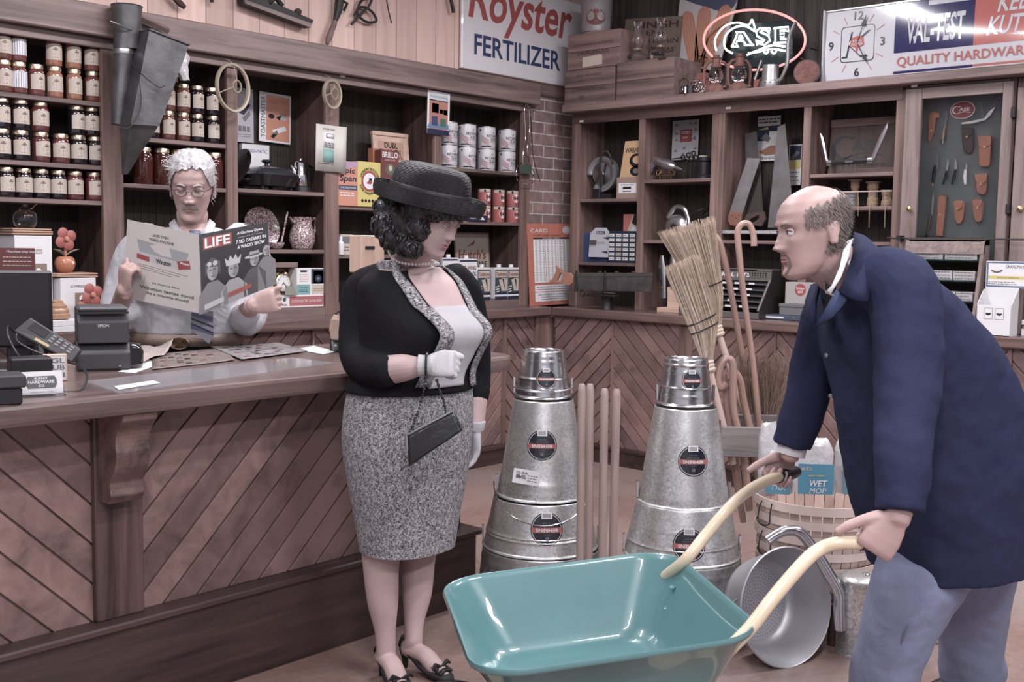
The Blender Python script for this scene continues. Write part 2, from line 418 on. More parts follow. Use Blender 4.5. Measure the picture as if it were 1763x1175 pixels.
W_CORB = wood('corbel_wood', (.040, .020, .016), (.22, .115, .092), 'd', .4, scale=1.6, coat=.2, bump=.35)
cp = []
for i in range(17):                                       # S-shaped bracket profile: (depth from post, height)
	u = i/16; cp.append((.155-.085*(u*u*(3-2*u))-.028*math.sin(2*PI*u)*(1 if u < .5 else .7), .955-.20*u))
prof = [(0, .975), (.158, .975)]+cp+[(.072, .735), (.078, .715), (.060, .690), (0, .690)]
def corbel(x0, x1, y, flip=False):
	m = MB(W_CORB)
	m.prism([(d, z) for d, z in prof], x0, x1, W_CORB)
	if not flip: m.v = [(q[1], y-q[0], q[2]) for q in m.v]; m.f = [tuple(reversed(f)) for f in m.f]
	else: m.v = [(3.25+q[0], q[1], q[2]) for q in m.v]
	return m
W(corbel(1.66, 1.772, 3.155), 'corbel', t, bev=.004)
W(corbel(3.30, 3.40, 0, True), 'corbel', t, bev=.004)
c = thing('countertop', 'thick worn brown wood countertop with rounded edge on the front counter', 'countertop', (2, 3.4, .975))
poly = [(MX0, 3.87), (MX0, 2.98)]+[(3.36-.05+.11*math.sin(a), 3.09-.11*math.cos(a)) for a in [i*PI/12 for i in range(7)]]+[(3.42, 3.87)]
m = MB(W_TOP); m.prism([(x, y) for x, y in poly], .975, 1.04, W_TOP); m.v = [(x-2, z-3.4, y-.975) for x, y, z in m.v]; m.f = [tuple(reversed(f)) for f in m.f]
m.build('top_board', c, bev=.014)
# ---------------------------------------------------------------- wall unit on the left: base, ledge, shelves
t = thing('base_cabinet', 'low back counter base of slanting boards along the left wall', 'cabinet', (4, 5.3, 0))
W(MB(W_DARK).bb(1.2, 6.05, 4.995, 5.5, 0, .10).bb(1.2, 6.05, 4.985, 5.5, .10, .125, b=.004), 'plinth', t)
xs = [1.2, 2.7, 3.55, 4.4, 5.26, 5.47, 5.93]
seg = [(1.25, 2.75, -1), (2.85, 3.95, 1), (3.96, 4.9, -1), (4.98, 5.575, 1), (5.60, 5.905, -1)]
for x0, x1, sg in seg: pm = MB(W_PAN); diag(pm, x0, x1, .125, .99, .075, sg, .02, W_PAN, 5.04); W(pm, 'board_panel', t, bev=.004)
for x0, x1 in ((2.75, 2.85), (3.95, 3.96), (4.9, 4.98), (5.575, 5.60), (5.905, 6.10)): W(MB(W_MEDZ).bb(x0, x1, 5.02, 5.07, .125, .99), 'post', t)
prop(MB(W_TOP).bb(1.2, 6.03, 4.975, 5.54, .99, 1.05, b=.008).build('back_countertop'), 'narrow brown wood ledge counter running below the left wall shelves', 'countertop')
t = thing('wall_shelf_unit', 'tall dark wood wall shelving with cornice behind the old shopkeeper', 'shelf', (4, 5.35, 1.05))
BK = 5.535
W(MB(W_BACK).bb(1.2, 6.02, BK, 5.555, 1.05, 2.6), 'back_panel', t)
W(MB(W_MED).bb(1.2, 6.055, 5.14, 5.22, 2.465, 2.615, b=.006), 'cornice', t)
W(MB(W_MED).bb(1.2, 6.02, 5.19, 5.215, 2.415, 2.465, b=.003).bb(1.2, 6.02, 5.2, BK, 2.44, 2.465), 'top_rail', t)
W(MB(W_MED).bb(1.2, 5.93, 5.207, 5.225, 1.05, 1.105), 'kick_rail', t)
LP = [(2.79, 2.90), (3.511, 3.578), (4.186, 4.286), (5.075, 5.138), (5.93, 6.02)]
for i, (x0, x1) in enumerate(LP):
	W(MB(W_MEDZ).bb(x0, x1, 5.2, 5.225, 1.05, 2.42, b=.002).bb((x0+x1)/2-.012, (x0+x1)/2+.012, 5.225, BK, 1.05, 2.44, W_DARKZ), 'post', t)
SH = {0: (2.155, 1.845, 1.672), 1: (2.004, 1.767), 2: (1.773, 1.437), 3: (1.702, 1.408), 4: (1.987, 1.638)}
xe = [(1.2, 2.79), (2.90, 3.511), (3.578, 4.186), (4.286, 5.075), (5.138, 5.93)]
for b_, zs in SH.items():
	x0, x1 = xe[b_]
	for z in zs+(1.105,): W(MB(W_MED).bb(x0-(.02 if b_ else 0), x1+.02, 5.212, BK, z-.022, z, b=.002), 'shelf', t)
# ---------------------------------------------------------------- wall unit on the right
def WR(mb, name, par, **k):
	"""mesh written as (along, out, z) with along = world y; turned to world (x,y)"""
	p = par.location if par else V((0, 0, 0))
	mb.v = [(o-p.x, a-p.y, z-p.z) for a, o, z in mb.v]; mb.f = [tuple(reversed(f)) for f in mb.f]; return mb.build(name, par, **k)
t = thing('base_cabinet', 'low counter base of slanting boards below the right wall tools', 'cabinet', (6.3, 3, 0))
WR(MB(W_DARK).bb(-.5, 4.98, 6.03, 6.6, 0, .10).bb(-.5, 4.98, 6.015, 6.6, .10, .125, b=.004), 'plinth', t)
segs = [(4.47, 4.97, -1), (3.93, 4.455, 1), (3.25, 3.83, -1), (2.6, 3.24, 1), (1.9, 2.58, -1), (1.1, 1.88, 1)]
for y0, y1, sg in segs: pm = MB(W_PAN); diag(pm, y0, y1, .125, .99, .075, sg, .02, W_PAN, 6.055); WR(pm, 'board_panel', t, bev=.004)
for y0, y1 in ((4.455, 4.47), (3.83, 3.93), (3.24, 3.25), (2.58, 2.6), (1.88, 1.9)): WR(MB(W_MEDZ).bb(y0, y1, 6.045, 6.08, .125, .99), 'post', t)
prop(WR(MB(W_TOPY).bb(-.5, 4.972, 6.01, 6.73, .99, 1.05, b=.008), 'back_countertop', None), 'brown wood countertop below the tool shelves on the right wall', 'countertop')
t = thing('wall_shelf_unit', 'dark wood wall shelving with open bays holding tools at right', 'shelf', (6.5, 3.5, 1.05))
BR = 6.60
WR(MB(W_DARKZ).bb(2.62, 5.03, BR, BR+.02, 1.05, 2.45, m=wood('dark_beadboard_y', (.016, .010, .009), (.058, .036, .031), 'z', .6, planks=('y', .045), bump=.4)), 'back_panel', t)  # beadboard colour lowered here too, carrying the shade inside the bays
WR(MB(W_MEDY).bb(-.5, 5.03, 6.15, 6.77, 2.415, 2.47, b=.006), 'top_board', t)
WR(MB(W_TOPY).bb(2.62, 5.01, 6.265, 6.29, 2.345, 2.415), 'top_rail', t)
RP = [(4.955, 5.018), (4.398, 4.446), (3.83, 3.873), (3.778, 3.828), (3.18, 3.23), (2.60, 2.655)]
for y0, y1 in RP: WR(MB(W_MEDZ).bb(y0, y1, 6.27, 6.295, 1.05, 2.40, b=.002).bb((y0+y1)/2-.011, (y0+y1)/2+.011, 6.295, BR, 1.05, 2.415), 'post', t)
WR(MB(W_MEDZ).bb(5.005, 5.03, 6.275, BR, 1.05, 2.415), 'side_panel', t)
RS = [(4.446, 4.955, (1.814, 1.368)), (3.873, 4.398, (1.936, 1.53)), (3.23, 3.778, (1.60,)), (2.655, 3.18, (1.94, 1.742))]
for y0, y1, zs in RS:
	for z in zs: WR(MB(W_MEDY).bb(y0-.02, y1+.02, 6.282, BR, z-.022, z, b=.002), 'shelf', t)
WR(MB(W_MEDY).bb(2.66, 3.78, 6.285, 6.30, 1.515, 1.535), 'rail', t)
# ---------------------------------------------------------------- small helpers for goods
def C(r, g, b):
	g_ = .3*r+.6*g+.1*b; r, g, b = [(q+(g_-q)*.36)*.93 for q in (r, g, b)]
	return tuple(((q/255)/12.92 if q/255 <= .04045 else ((q/255+.055)/1.055)**2.4) for q in (r, g, b))
def col(name, r, g, b, rough=.55, **k): return mat(name, C(r, g, b), rough, **k)
MKI = col('black_ink', 26, 26, 32, .6); M_REDI = col('red_ink', 190, 70, 66, .6); M_BLUEI = col('blue_ink', 44, 62, 120, .6)
MGI = col('grey_ink', 120, 118, 122, .6); M_CREAM = col('cream_paper', 205, 186, 168, .65); M_ORG = col('orange_print', 226, 138, 104, .55)
M_TEALI = col('teal_print', 110, 178, 172, .55); M_YEL = col('yellow_print', 222, 200, 92, .5); M_NAVYI = col('navy_print', 38, 46, 88, .5)
MCH = mat('chrome', (.62, .62, .64), .12, 1); MST = mat('dull_steel', (.36, .36, .37), .38, 1, bump=.05); M_BRASS = mat('brass', (.62, .48, .24), .28, 1)
M_GALV0 = mat('dark_zinc', (.10, .10, .105), .45, .6, bump=.15, bscale=30, var=.35, vscale=9)
M_IRON = mat('black_iron', (.022, .021, .022), .5, .3, bump=.2, bscale=120)
M_LID = mat('gold_lid', (.58, .47, .36), .3, .9)
def fr(mb, x0, x1, z0, z1, m, y=-.0006): return mb.quad([(x0, y, z0), (x1, y, z0), (x1, y, z1), (x0, y, z1)], m)
def fd(mb, x, z, rx, rz, m, y=-.0008, n=24): return mb.quad([(x+rx*math.cos(2*PI*i/n), y, z+rz*math.sin(2*PI*i/n)) for i in range(n)], m)
def fp(mb, pts, m, y=-.0008):
	a = sum(pts[i][0]*pts[(i+1) % len(pts)][1]-pts[(i+1) % len(pts)][0]*pts[i][1] for i in range(len(pts)))
	if a < 0: pts = pts[::-1]
	return mb.quad([(x, y, z) for x, z in pts], m)
def ft(mb, s, x, z, h, m, w=None, y=-.0012, bold=.004, **k): return mb.text(s, (x, y, z), h, w, m, bold=bold, **k)
def lines(mb, x0, x1, zs, h, m, seed=1):
	rn = random.Random(seed)
	for z in zs:
		x = x0
		while x < x1-h*2:
			w = rn.uniform(h*1.5, h*5); fr(mb, x, min(x1, x+w), z, z+h, m, -.001); x += w+h*.9
def carton(name, label, cat, side, px, d, depth, z, m, dec=None, group=None, turn=0, tilt=0, b=.0015):
	c, w, h = fit(side, *px, d, z)
	mb = MB(m).bb(-w/2, w/2, 0, depth, 0, h, b=b)
	if dec: dec(mb, w, h)
	return mb.build(name, None, c, rot=(tilt, 0, RZ[side]+turn), label=label, cat=cat, group=group)
ORD = ['first', 'second', 'third', 'fourth', 'fifth', 'sixth', 'seventh', 'eighth', 'ninth']
# ---------------------------------------------------------------- jars
JM = {}
def jam(c):
	d = {'black': (30, 20, 28), 'red': (112, 44, 44), 'peach': (178, 104, 74), 'amber': (120, 62, 50), 'salsa': (124, 58, 50)}
	return mat(c+'_preserve', C(*d[c]), .12, coat=1, var=.25, vscale=60, spec=.6)
GLASSY = mat('clear_glass', (.95, .95, .97), .03, trans=1, ior=1.45)
HONEY = mat('dark_honey', C(126, 48, 36), .05, trans=.55, coat=1, ior=1.36)
def jar(c, r, h, style):
	t = thing('jam_jar', 'x', 'jar')
	m = jam(c)
	MB(m).lathe([(r*.8, 0), (r*.96, .004), (r, .012), (r, h*.70), (r*.93, h*.78), (r*.80, h*.83), (r*.78, h*.86)], 18).build('glass_body', t, sm=60)
	MB(M_LID).lathe([(r*.80, h*.855), (r*.85, h*.86), (r*.86, h*.975), (r*.82, h), (0, h)], 18).build('lid', t, sm=40)
	if style:
		a0 = -PI/2; lb = MB(M_CREAM if style != 'gingham' else MWH)
		n = 14; A = 1.25; r2 = r*1.012; rs = []
		for k in range(5):
			row = []
			for i in range(n+1):
				u = i/n*2-1; top = h*.66+h*.05*math.cos(u*PI/2) if style == 'cream' else h*.70
				row.append((r2*math.cos(a0+A*u), r2*math.sin(a0+A*u), lerp(h*.20, top, k/4)))
			rs.append(row)
		lb.rings(rs, None, False, False, False)
		def q(u, z, w, hh, mm):
			p = [(r2*1.008*math.cos(a0+s), r2*1.008*math.sin(a0+s), zz) for s, zz in ((u-w, z), (u, z), (u+w, z), (u+w, z+hh), (u, z+hh), (u-w, z+hh))]; lb.quad(p, mm)
		if style == 'cream':
			q(0, h*.50, .28, h*.055, M_BROWNI); q(0, h*.565, .14, h*.03, M_BROWNI)
			for z, w in ((.44, .5), (.38, .42), (.30, .6), (.26, .35)): q(0, h*z, w, h*.022, M_BROWNI)
		else:
			for i in range(9): q(-1.1+i*.275, h*.20, .035, h*.49, M_BLUEI2)
			for z in (.25, .37, .49, .6): q(0, h*z, 1.2, h*.022, M_BLUEI2)
		lb.build('label', t)
	return t
M_BROWNI = col('brown_ink', 120, 92, 80, .7); M_BLUEI2 = col('pale_blue_ink', 112, 122, 170, .7)
protos = {}
def put_jar(c, r, h, style, px, py, z, lab, side='L', d=.06, group='jam jars on the left wall shelves'):
	k = (c, r, h, style); p = pl(side, px, py, d); loc = (p.x, p.y, z)
	cn = {'black': 'near black', 'red': 'dark red', 'peach': 'peach coloured', 'amber': 'amber', 'salsa': 'brick red'}[c]
	label = '%s jam jar%s, %s' % (cn if style != 'gingham' else 'gingham labelled', '', lab)
	if k not in protos: o = protos[k] = jar(c, r, h, style); o.location = loc; prop(o, label, 'jar', group)
	else: o = dup(protos[k], loc, None, label, group)
	o.rotation_euler = (0, 0, random.uniform(-.25, .35))
	return o
def jar_row(items, r, h, py, z, where):
	n = 0
	for it in items:
		if it is None: continue
		px, c = it[0], it[1]; st = it[2] if len(it) > 2 else 'cream'
		put_jar(c, r, h, st, px, py, z+.0005, '%s from left in %s' % (ORD[n], where)); n += 1
zz = 2.155
jar_row([(7, 'salsa'), (33, 'salsa', 'gingham'), (63, 'salsa'), (94.5, 'peach'), (127.7, 'peach'), (159, 'salsa')], .0375, .148, 160, zz, 'bottom row of top left shelf')
jar_row([(6, 'salsa'), (31.5, 'salsa', 'gingham'), (92.8, 'peach'), (126, 'peach'), (157.5, 'salsa')], .0375, .148, 110, zz+.149, 'stacked row of top left shelf')
zz = 1.845
jar_row([(3, 'black'), (36, 'black'), (71, 'red'), (105, 'red'), (135, 'black'), (163, 'black')], .041, .142, 275, zz, 'bottom row of second left shelf')
jar_row([(2, 'black'), (35, 'black'), (69, 'red'), (131, 'black'), (157, 'black')], .041, .142, 215, zz+.143, 'stacked row of second left shelf')
zz = 1.672
jar_row([(10, 'black'), (41, 'black'), (71, 'black'), (100, 'black'), (129, 'red'), (161, 'red')], .0405, .140, 336, zz, 'single row of third left shelf')
zz = 2.004
jar_row([(262, 'black'), (289, 'amber'), (315, 'amber'), (339, 'black'), (366, 'black')], .0375, .148, 235, zz, 'bottom row behind the metal seeder')
jar_row([(267, 'amber'), (289, 'amber'), (315, 'amber'), (339, 'black'), (364, 'black')], .0375, .148, 185, zz+.1495, 'middle row behind the metal seeder')
jar_row([(272, 'amber'), (294, 'amber')], .0375, .148, 135, zz+.298, 'uppermost row behind the metal seeder')
zz = 1.767
def honey():
	t = thing('honey_jar', 'x', 'jar'); r, h = .049, .19
	MB(HONEY).lathe([(0, 0), (r*.85, 0), (r, .01), (r, h*.68), (r*.9, h*.8), (r*.72, h*.87), (r*.72, h*.88), (0, h*.88)], 20).build('glass_body', t, sm=60)
	MB(M_LID).lathe([(r*.72, h*.88), (r*.8, h*.885), (r*.8, h*.98), (r*.76, h), (0, h)], 20).build('lid', t)
	return t
hp = honey()
for i, px in enumerate((247, 279, 308, 338, 369)):
	p = pl('L', px, 315, .065); lb = 'tall dark honey jar without label, %s from left above old shopkeeper' % ORD[i]
	if i == 0: hp.location = (p.x, p.y, zz+.0005); prop(hp, lb, 'jar', 'honey jars above the shopkeeper')
	else: dup(hp, (p.x, p.y, zz+.0005), None, lb, 'honey jars above the shopkeeper')
# ---------------------------------------------------------------- low left: boxes, flower toys, glass pot on the ledge counter
ZC = 1.05
def cyp(mb, w, h):
	ft(mb, 'CYPRESS', 0, h*.82, h*.05, M_BROWNI, w*.45)
	fr(mb, -w*.1, w*.35, h*.28, h*.68, col('photo_tan', 150, 122, 104)); fd(mb, w*.12, h*.42, w*.13, h*.12, M_ORG); fd(mb, w*.12, h*.56, w*.1, h*.07, MWH)
b1 = carton('gift_box', 'white gift box under an orange folded towel on the back ledge', 'box', 'L', (28, 92, 545, 406), .02, .2, ZC+.03, MWH, cyp)
b2 = carton('gift_box', 'lower white gift box between the two flower toys', 'box', 'L', (105, 166, 546, 479), -.03, .2, ZC+.02, MWH, cyp)
def towel(name, label, p, w, dp, n):
	mb = MB(col('orange_towel', 204, 150, 118, .9, bump=.4, bscale=300))
	for i in range(n):
		sec = []
		for k in range(13):
			a = PI*k/12; sec.append(k)
		z = .002+i*.011
		mb.box((random.uniform(-.004, .004), dp/2, z+.005), (w-.004*i, dp, .0095), None, (0, random.uniform(-.02, .02), 0), b=.004)
	return mb.build(name, None, p, label=label, cat='towel', bev=.002)
p = pl('L', 60, 405, .02); towel('folded_towel', 'orange folded towel lying on the taller white gift box', (b1.location.x, p.y, b1.location.z+b1.dimensions.z+.0005), .20, .16, 3)
towel('folded_towel', 'thin orange cloth lying on the lower white gift box', (b2.location.x, b2.location.y, b2.location.z+b2.dimensions.z+.0005), .21, .17, 2)
def flower_toy(label, loc):
	t = thing('flower_toy', label, 'toy', loc, rz=.1); r = .047
	MB(col('orange_pot_plastic', 222, 120, 78, .35, coat=.5)).lathe([(r*.6, 0), (r*.95, r*.5), (r*1.05, r*1.0), (r*.9, r*1.5), (r*.6, r*1.7), (0, r*1.68)], 20).build('pot', t, sm=60)
	mb = MB(col('toy_stem', 196, 120, 92, .5)); mb.tube([(0, 0, r*1.6), (.004, 0, r*2.3), (0, 0, r*3.0)], .008, 8); mb.build('stem', t)
	fm = MB(col('toy_petal', 196, 92, 84, .5))
	for k in range(4):
		a = k*PI/2+.5; fm.lathe([(0, -.006), (.024, -.004), (.029, 0), (.024, .004), (0, .006)], 14, M=MT((.031*math.cos(a), -.012, r*3.5+.031*math.sin(a))) @ MR(PI/2, 4, 'X'))
	fm.build('flower_head', t); MB(col('toy_heart', 226, 130, 96)).lathe([(0, 0), (.014, .004), (.010, .012), (0, .014)], 12, M=MT((0, -.016, r*3.5)) @ MR(PI/2, 4, 'X')).build('flower_centre', t)
	for s in (-1, 1):
		l = MB(col('toy_leaf', 150, 146, 116, .5)); l.tube(cml([(0, 0, r*1.7), (s*.03, -.01, r*2.2), (s*.07, -.015, r*2.45)], 4), [.004, .007, .010, .012, .013, .012, .009, .006, .002], 8, flat=(.4, 1)); l.build('leaf', t)
	fdm = MB(MWH); fdm.lathe([(0, .0), (.008, 0)], 12, M=MT((.012, -.0475, r*1.05)) @ MR(PI/2, 4, 'X')); fdm.build('sticker', t)
	return t
p = pl('L', 119, 468, .03); flower_toy('upper orange flower toy in pot, standing on the thin orange cloth', (p.x, p.y+.04, b2.location.z+b2.dimensions.z+.024))
p = pl('L', 157, 543, -.10); flower_toy('lower orange flower toy in pot, in front of the white gift box', (p.x, p.y, ZC+.0005))
t = thing('glass_honey_pot', 'clear glass pot with dipper on top of the tall gift box', 'jar', (b1.location.x, b1.location.y+.08, b1.location.z+b1.dimensions.z+.036))
MB(GLASSY).lathe([(0, 0), (.04, 0), (.052, .02), (.056, .05), (.045, .075), (.036, .08)], 20).build('glass_body', t, sm=60)
MB(GLASSY).lathe([(.04, .081), (.03, .095), (.012, .102), (.012, .112), (0, .115)], 20).build('lid', t, sm=60)
MB(M_BRASS).tube([(.0, 0, .06), (.03, 0, .09), (.07, 0, .13)], .003, 6).build('dipper', t)
p = pl('L', 99, 527, -.13)
MB(col('honey_ceramic', 196, 136, 96, .3, coat=.6)).lathe([(.05, 0), (.055, .008), (.055, .02), (.05, .026), (.052, .034), (.048, .046), (.042, .052), (.043, .06), (.034, .07), (.027, .074), (.026, .082), (.012, .09), (0, .092)], 22).build('beehive_pot', None, (p.x, p.y, ZC+.058), label='ribbed honey coloured beehive pot on white books beside monitor', cat='pot')
for i in range(2): MB(MWH).bb(-.08, .08, -.11, .11, 0, .026, b=.001).bb(-.079, .0805, -.109, .109, .003, .023, M_CREAM).build('book', None, (p.x+.01, p.y+.02, ZC+.001+i*.0275), label=('upper', 'lower')[1-i]+' white book of the pair under the beehive pot', cat='book', group='books under the beehive pot')
# ---------------------------------------------------------------- metal seeder hanging on the first post
def seeder():
	t = thing('seed_planter', 'tall dark zinc seed planter hanging on the shelf post', 'planter', (2.845, 5.08, 2.0))
	f = lambda px, py, d=-.14: pl('L', px, py, d)-t.location
	cup = MB(M_GALV0); c = f(218, 12); k = .074
	cup.lathe([(k*.74, -.20), (k*.78, -.15), (k*.98, 0), (k*1.03, .004), (k*1.0, .006), (k*.93, 0)], 24, c=(c.x, c.y, c.z)); cup.build('funnel_cup', t)
	tb = MB(M_GALV0); a = f(216, 62); b_ = f(212, 90); e = f(202, 215)
	tb.tube([a, b_, (a+e)/2, e], [.056, .046, .040, .03], 16); tb.lathe([(.049, -.012), (.051, 0), (.049, .012)], 16, c=tuple(b_), m=MST); tb.build('drop_tube', t)
	w = MB(M_GALV0); q = [f(*p) for p in ((233, 56), (301, 82), (250, 220), (201, 217))]
	fx = [(v.x, v.z) for v in q]
	w.prism(fx, -.17+.02, -.04, M_GALV0); w.v = [(x, y+(.0 if z > -.2 else .01), z) for x, y, z in w.v]
	rim0, rim1 = q[0], q[1]; w.tube([V((rim0.x, -.155, rim0.z)), V((rim1.x, -.155, rim1.z)), V((rim1.x, -.035, rim1.z)), V((rim0.x, -.035, rim0.z)), V((rim0.x, -.155, rim0.z))], .005, 6)
	w.build('seed_hopper', t)
	n = MB(M_GALV0); tip = f(216, 300); n.rings([[V((q[3].x, -.14, q[3].z)), V((q[2].x, -.14, q[2].z)), V((q[2].x, -.05, q[2].z)), V((q[3].x, -.05, q[3].z))], [tip+V((-.008, -.0, 0)), tip+V((.012, 0, 0)), tip+V((.012, .02, 0)), tip+V((-.008, .02, 0))]], sm=False); n.build('planting_point', t)
	wr = MB(M_IRON)
	wr.tube(cml([f(224, 85, -.29), f(228, 110, -.29), f(250, 133, -.29), f(272, 150, -.29), f(284, 148, -.29)], 6), .0022, 5); wr.tube(cml([f(238, 128, -.28), f(243, 165, -.28), f(240, 195, -.28), f(222, 220, -.28), f(203, 218, -.28)], 6), .0022, 5); wr.build('pull_wire', t)
	bl = MB(MST); bl.tube(cml([f(190, 36, -.2), f(205, 42, -.22), f(226, 52, -.2), f(240, 52, -.16), f(243, 42, -.12), f(238, 36, -.1)], 5), .003, 6); bl.build('bail_wire', t)
	h = MB(W_MED); h.tube([f(237, 28, -.1), f(290, 53, -.1)], .017, 4); h.build('wooden_handle', t)
	b = MB(mat('crumpled_clear_bag', (.72, .70, .72), .15, trans=.35, bump=.8, bscale=40)); rs = []
	a, e = f(300, 78, -.08), f(318, 138, -.08)
	for i in range(8):
		u = i/7; c = a.lerp(e, u); ww = .022+.045*math.sin(PI*min(1, u*1.1+.1))*(1-.3*u); rs.append([c+V((ww*math.cos(2*PI*j/12)*(1+.2*math.sin(3*j+i)), .025*math.sin(2*PI*j/12), 0)) for j in range(12)])
	b.rings(rs); b.build('plastic_bag', t)
seeder()
# ---------------------------------------------------------------- bay three: appliances, posters, clock boxes
def sheet(name, label, cat, side, px, d, m, dec=None, tilt=-.02, turn=0, group=None, roll=0):
	c, w, h = fit(side, *px, d); mb = MB(m).bb(-w/2, w/2, 0, .0018, 0, h)
	if dec: dec(mb, w, h)
	return mb.build(name, None, c, rot=(tilt, roll, RZ[side]+turn), label=label, cat=cat, group=group)
def d_tools(mb, w, h):
	fp(mb, [(-w*.3, h*.55), (w*.1, h*.78), (w*.35, h*.7), (0, h*.5)], M_NAVYI); fp(mb, [(-.1*w, h*.45), (.3*w, h*.6), (.35*w, h*.52), (.05*w, h*.38)], MGI)
	for x in (-.3, -.08, .14): fr(mb, w*x, w*(x+.17), h*.2, h*.3, MGI)
	lines(mb, -w*.35, w*.35, [h*.1, h*.14, h*.9], h*.012, MGI, 3)
sheet('poster', 'grey tool advertisement sheet partly behind the big brass ring', 'poster', 'L', (404, 437, 245, 152), .31, col('poster_pale', 186, 180, 190), d_tools)
def d_toast(mb, w, h):
	fr(mb, -w*.28, w*.46, h*.04, h*.95, M_ORG); mb.text('TOASTMASTER', (-w*.38, -.0012, h*.5), w*.13, h*.82, MKI, rt=(0, 0, 1), up=(-1, 0, 0), bold=.03)
	fr(mb, w*.12, w*.36, h*.48, h*.62, MWH); fp(mb, [(-.1*w, h*.25), (.3*w, h*.36), (.38*w, h*.28), (0, h*.17)], MWH); fp(mb, [(-.15*w, h*.12), (.05*w, h*.26), (.1*w, h*.2), (-.05*w, h*.08)], MKI); fd(mb, -.12*w, h*.53, w*.1, h*.05, MKI); fp(mb, [(w*.02, h*.52), (w*.2, h*.58), (w*.14, h*.46)], MKI)
	lines(mb, -w*.2, w*.35, [h*.80, h*.84], h*.008, M_REDI, 4)
sheet('poster', 'orange and white toaster poster pinned above the electric skillet', 'poster', 'L', (446, 500, 246, 161), .31, MWH, d_toast, roll=.03)
c, w, h = fit('L', 412, 504, 322, 272, .13, 1.773)
t = thing('electric_skillet', 'black electric skillet with domed lid on the third bay shelf', 'skillet', (c.x, c.y, 1.7735), rz=.15)
def sq(r, z, n=28, e=4, sy=.8): return [(r*abs(math.cos(a))**(2/e)*(1 if math.cos(a) > 0 else -1), sy*r*abs(math.sin(a))**(2/e)*(1 if math.sin(a) > 0 else -1), z) for a in [2*PI*i/n for i in range(n)]]
M_SKIL = mat('black_enamel', (.012, .012, .015), .15, coat=1)
MB(M_SKIL).rings([sq(.12, .02), sq(.15, .024), sq(.165, .07), sq(.172, .085)]).build('pan', t)
MB(mat('skillet_lid', (.10, .11, .13), .12, .7, coat=1)).rings([sq(.172, .086), sq(.165, .095), sq(.12, .125), sq(.05, .14), sq(.01, .142)]).build('lid', t, sm=60)
MB(M_BLK).lathe([(.012, .14), (.012, .155), (.028, .162), (.03, .17), (.02, .176), (0, .177)], 12).build('lid_knob', t)
for s in (-1, 1):
	MB(M_BLK).bb(s*.165-.03, s*.165+.03, -.05, .05, .045, .062, b=.006).build('handle', t)
for sx in (-1, 1):
	for sy in (-1, 1): MB(M_BLK).cyl((sx*.11, sy*.08, 0), .012, .025, 8).build('foot', t)
c, w, h = fit('L', 508, 546, 328, 270, .10, 1.773)
t = thing('percolator', 'chrome coffee percolator standing right of the black skillet', 'coffee pot', (c.x, c.y+.05, 1.7735))
MB(MCH).lathe([(.055, .035), (.058, .04), (.05, .12), (.042, .17), (.043, .175)], 22).build('body', t, sm=60)
MB(M_BLK).lathe([(.06, 0), (.064, .004), (.06, .034), (.0, .035)], 22).build('base', t); MB(MCH).lathe([(.043, .176), (.03, .186), (.01, .188), (.008, .2), (0, .2)], 18).build('lid', t, sm=60)
MB(M_BLK).tube(cml([(.045, 0, .16), (.085, 0, .15), (.082, 0, .09), (.055, 0, .07)], 5), .008, 8).build('handle', t); MB(MCH).tube([(-.045, 0, .1), (-.065, 0, .145), (-.078, 0, .155)], [.014, .009, .006], 8).build('spout', t)
c, w, h = fit('L', 404, 421, 300, 236, .12, 1.773)
MB(MCH).lathe([(.115, 0), (.12, .004), (.1, .012), (.09, .014), (0, .016)], 28, M=MT((0, .0, .118)) @ MR(-1.15, 4, 'Y')).build('chrome_tray', None, (c.x+.02, c.y+.05, 1.775), label='round chrome tray leaning behind post at skillet shelf', cat='tray')
carton('flat_box', 'flat pale box with blue writing behind the black skillet', 'box', 'L', (417, 464, 322, 249), .295, .03, 1.773, MWH, lambda mb, w, h: ft(mb, 'MIRRO-MATIC', 0, h*.86, h*.07, M_BLUEI, w*.85))
# enamel ware
def enamel_mat():
	m = bpy.data.materials.new('red_speckled_enamel'); MATS['red_speckled_enamel'] = m; n, l, b = nodes(m)
	v = coords(n, l, (1, 1, 1)); x = tex(n, l, 'Noise', v, Scale=130.0, Detail=2.5, Roughness=.7)
	ramp(n, l, x.outputs['Fac'], [(.46, C(128, 44, 48)), (.53, C(214, 196, 204))], b.inputs['Base Color']); b.inputs['Roughness'].default_value = .15; b.inputs['Coat Weight'].default_value = .6
	return m
M_EN = enamel_mat(); zs = 1.4375
c, w, h = fit('L', 425, 492, 428, 346, .2, zs); R0 = .125
MB(M_EN).lathe([(R0*.55, 0), (R0*.6, .006), (R0*.95, .016), (R0, .02), (R0*.98, .022), (R0*.6, .011), (0, .010)], 36, M=MT((0, 0, R0*.98)) @ MR(PI/2-.22, 4, 'X')).build('enamel_plate', None, (c.x, c.y+.06, zs), label='round red speckled enamel plate leaning upright on the shelf', cat='plate')
c, w, h = fit('L', 501, 552, 428, 362, .12, zs)
t = thing('enamel_pitcher', 'red speckled enamel pitcher with looped handle beside the plate', 'pitcher', (c.x-.005, c.y+.03, zs+.0005))
MB(M_EN).lathe([(.055, 0), (.062, .01), (.078, .05), (.076, .09), (.062, .13), (.056, .155), (.062, .185), (.066, .192), (.063, .192), (.052, .155), (.05, .13)], 26).build('body', t, sm=60)
MB(M_EN).tube(cml([(.058, 0, .17), (.10, 0, .185), (.098, 0, .12), (.07, 0, .08)], 6), .009, 8).build('handle', t)
MB(M_EN).rings([[(-.058-.035*i/3, -.03*(1-i/4), .15+.014*i), (-.06-.037*i/3, 0, .145+.015*i), (-.058-.035*i/3, .03*(1-i/4), .15+.014*i)] for i in range(4)], closed=False).build('spout', t, solid=.003)
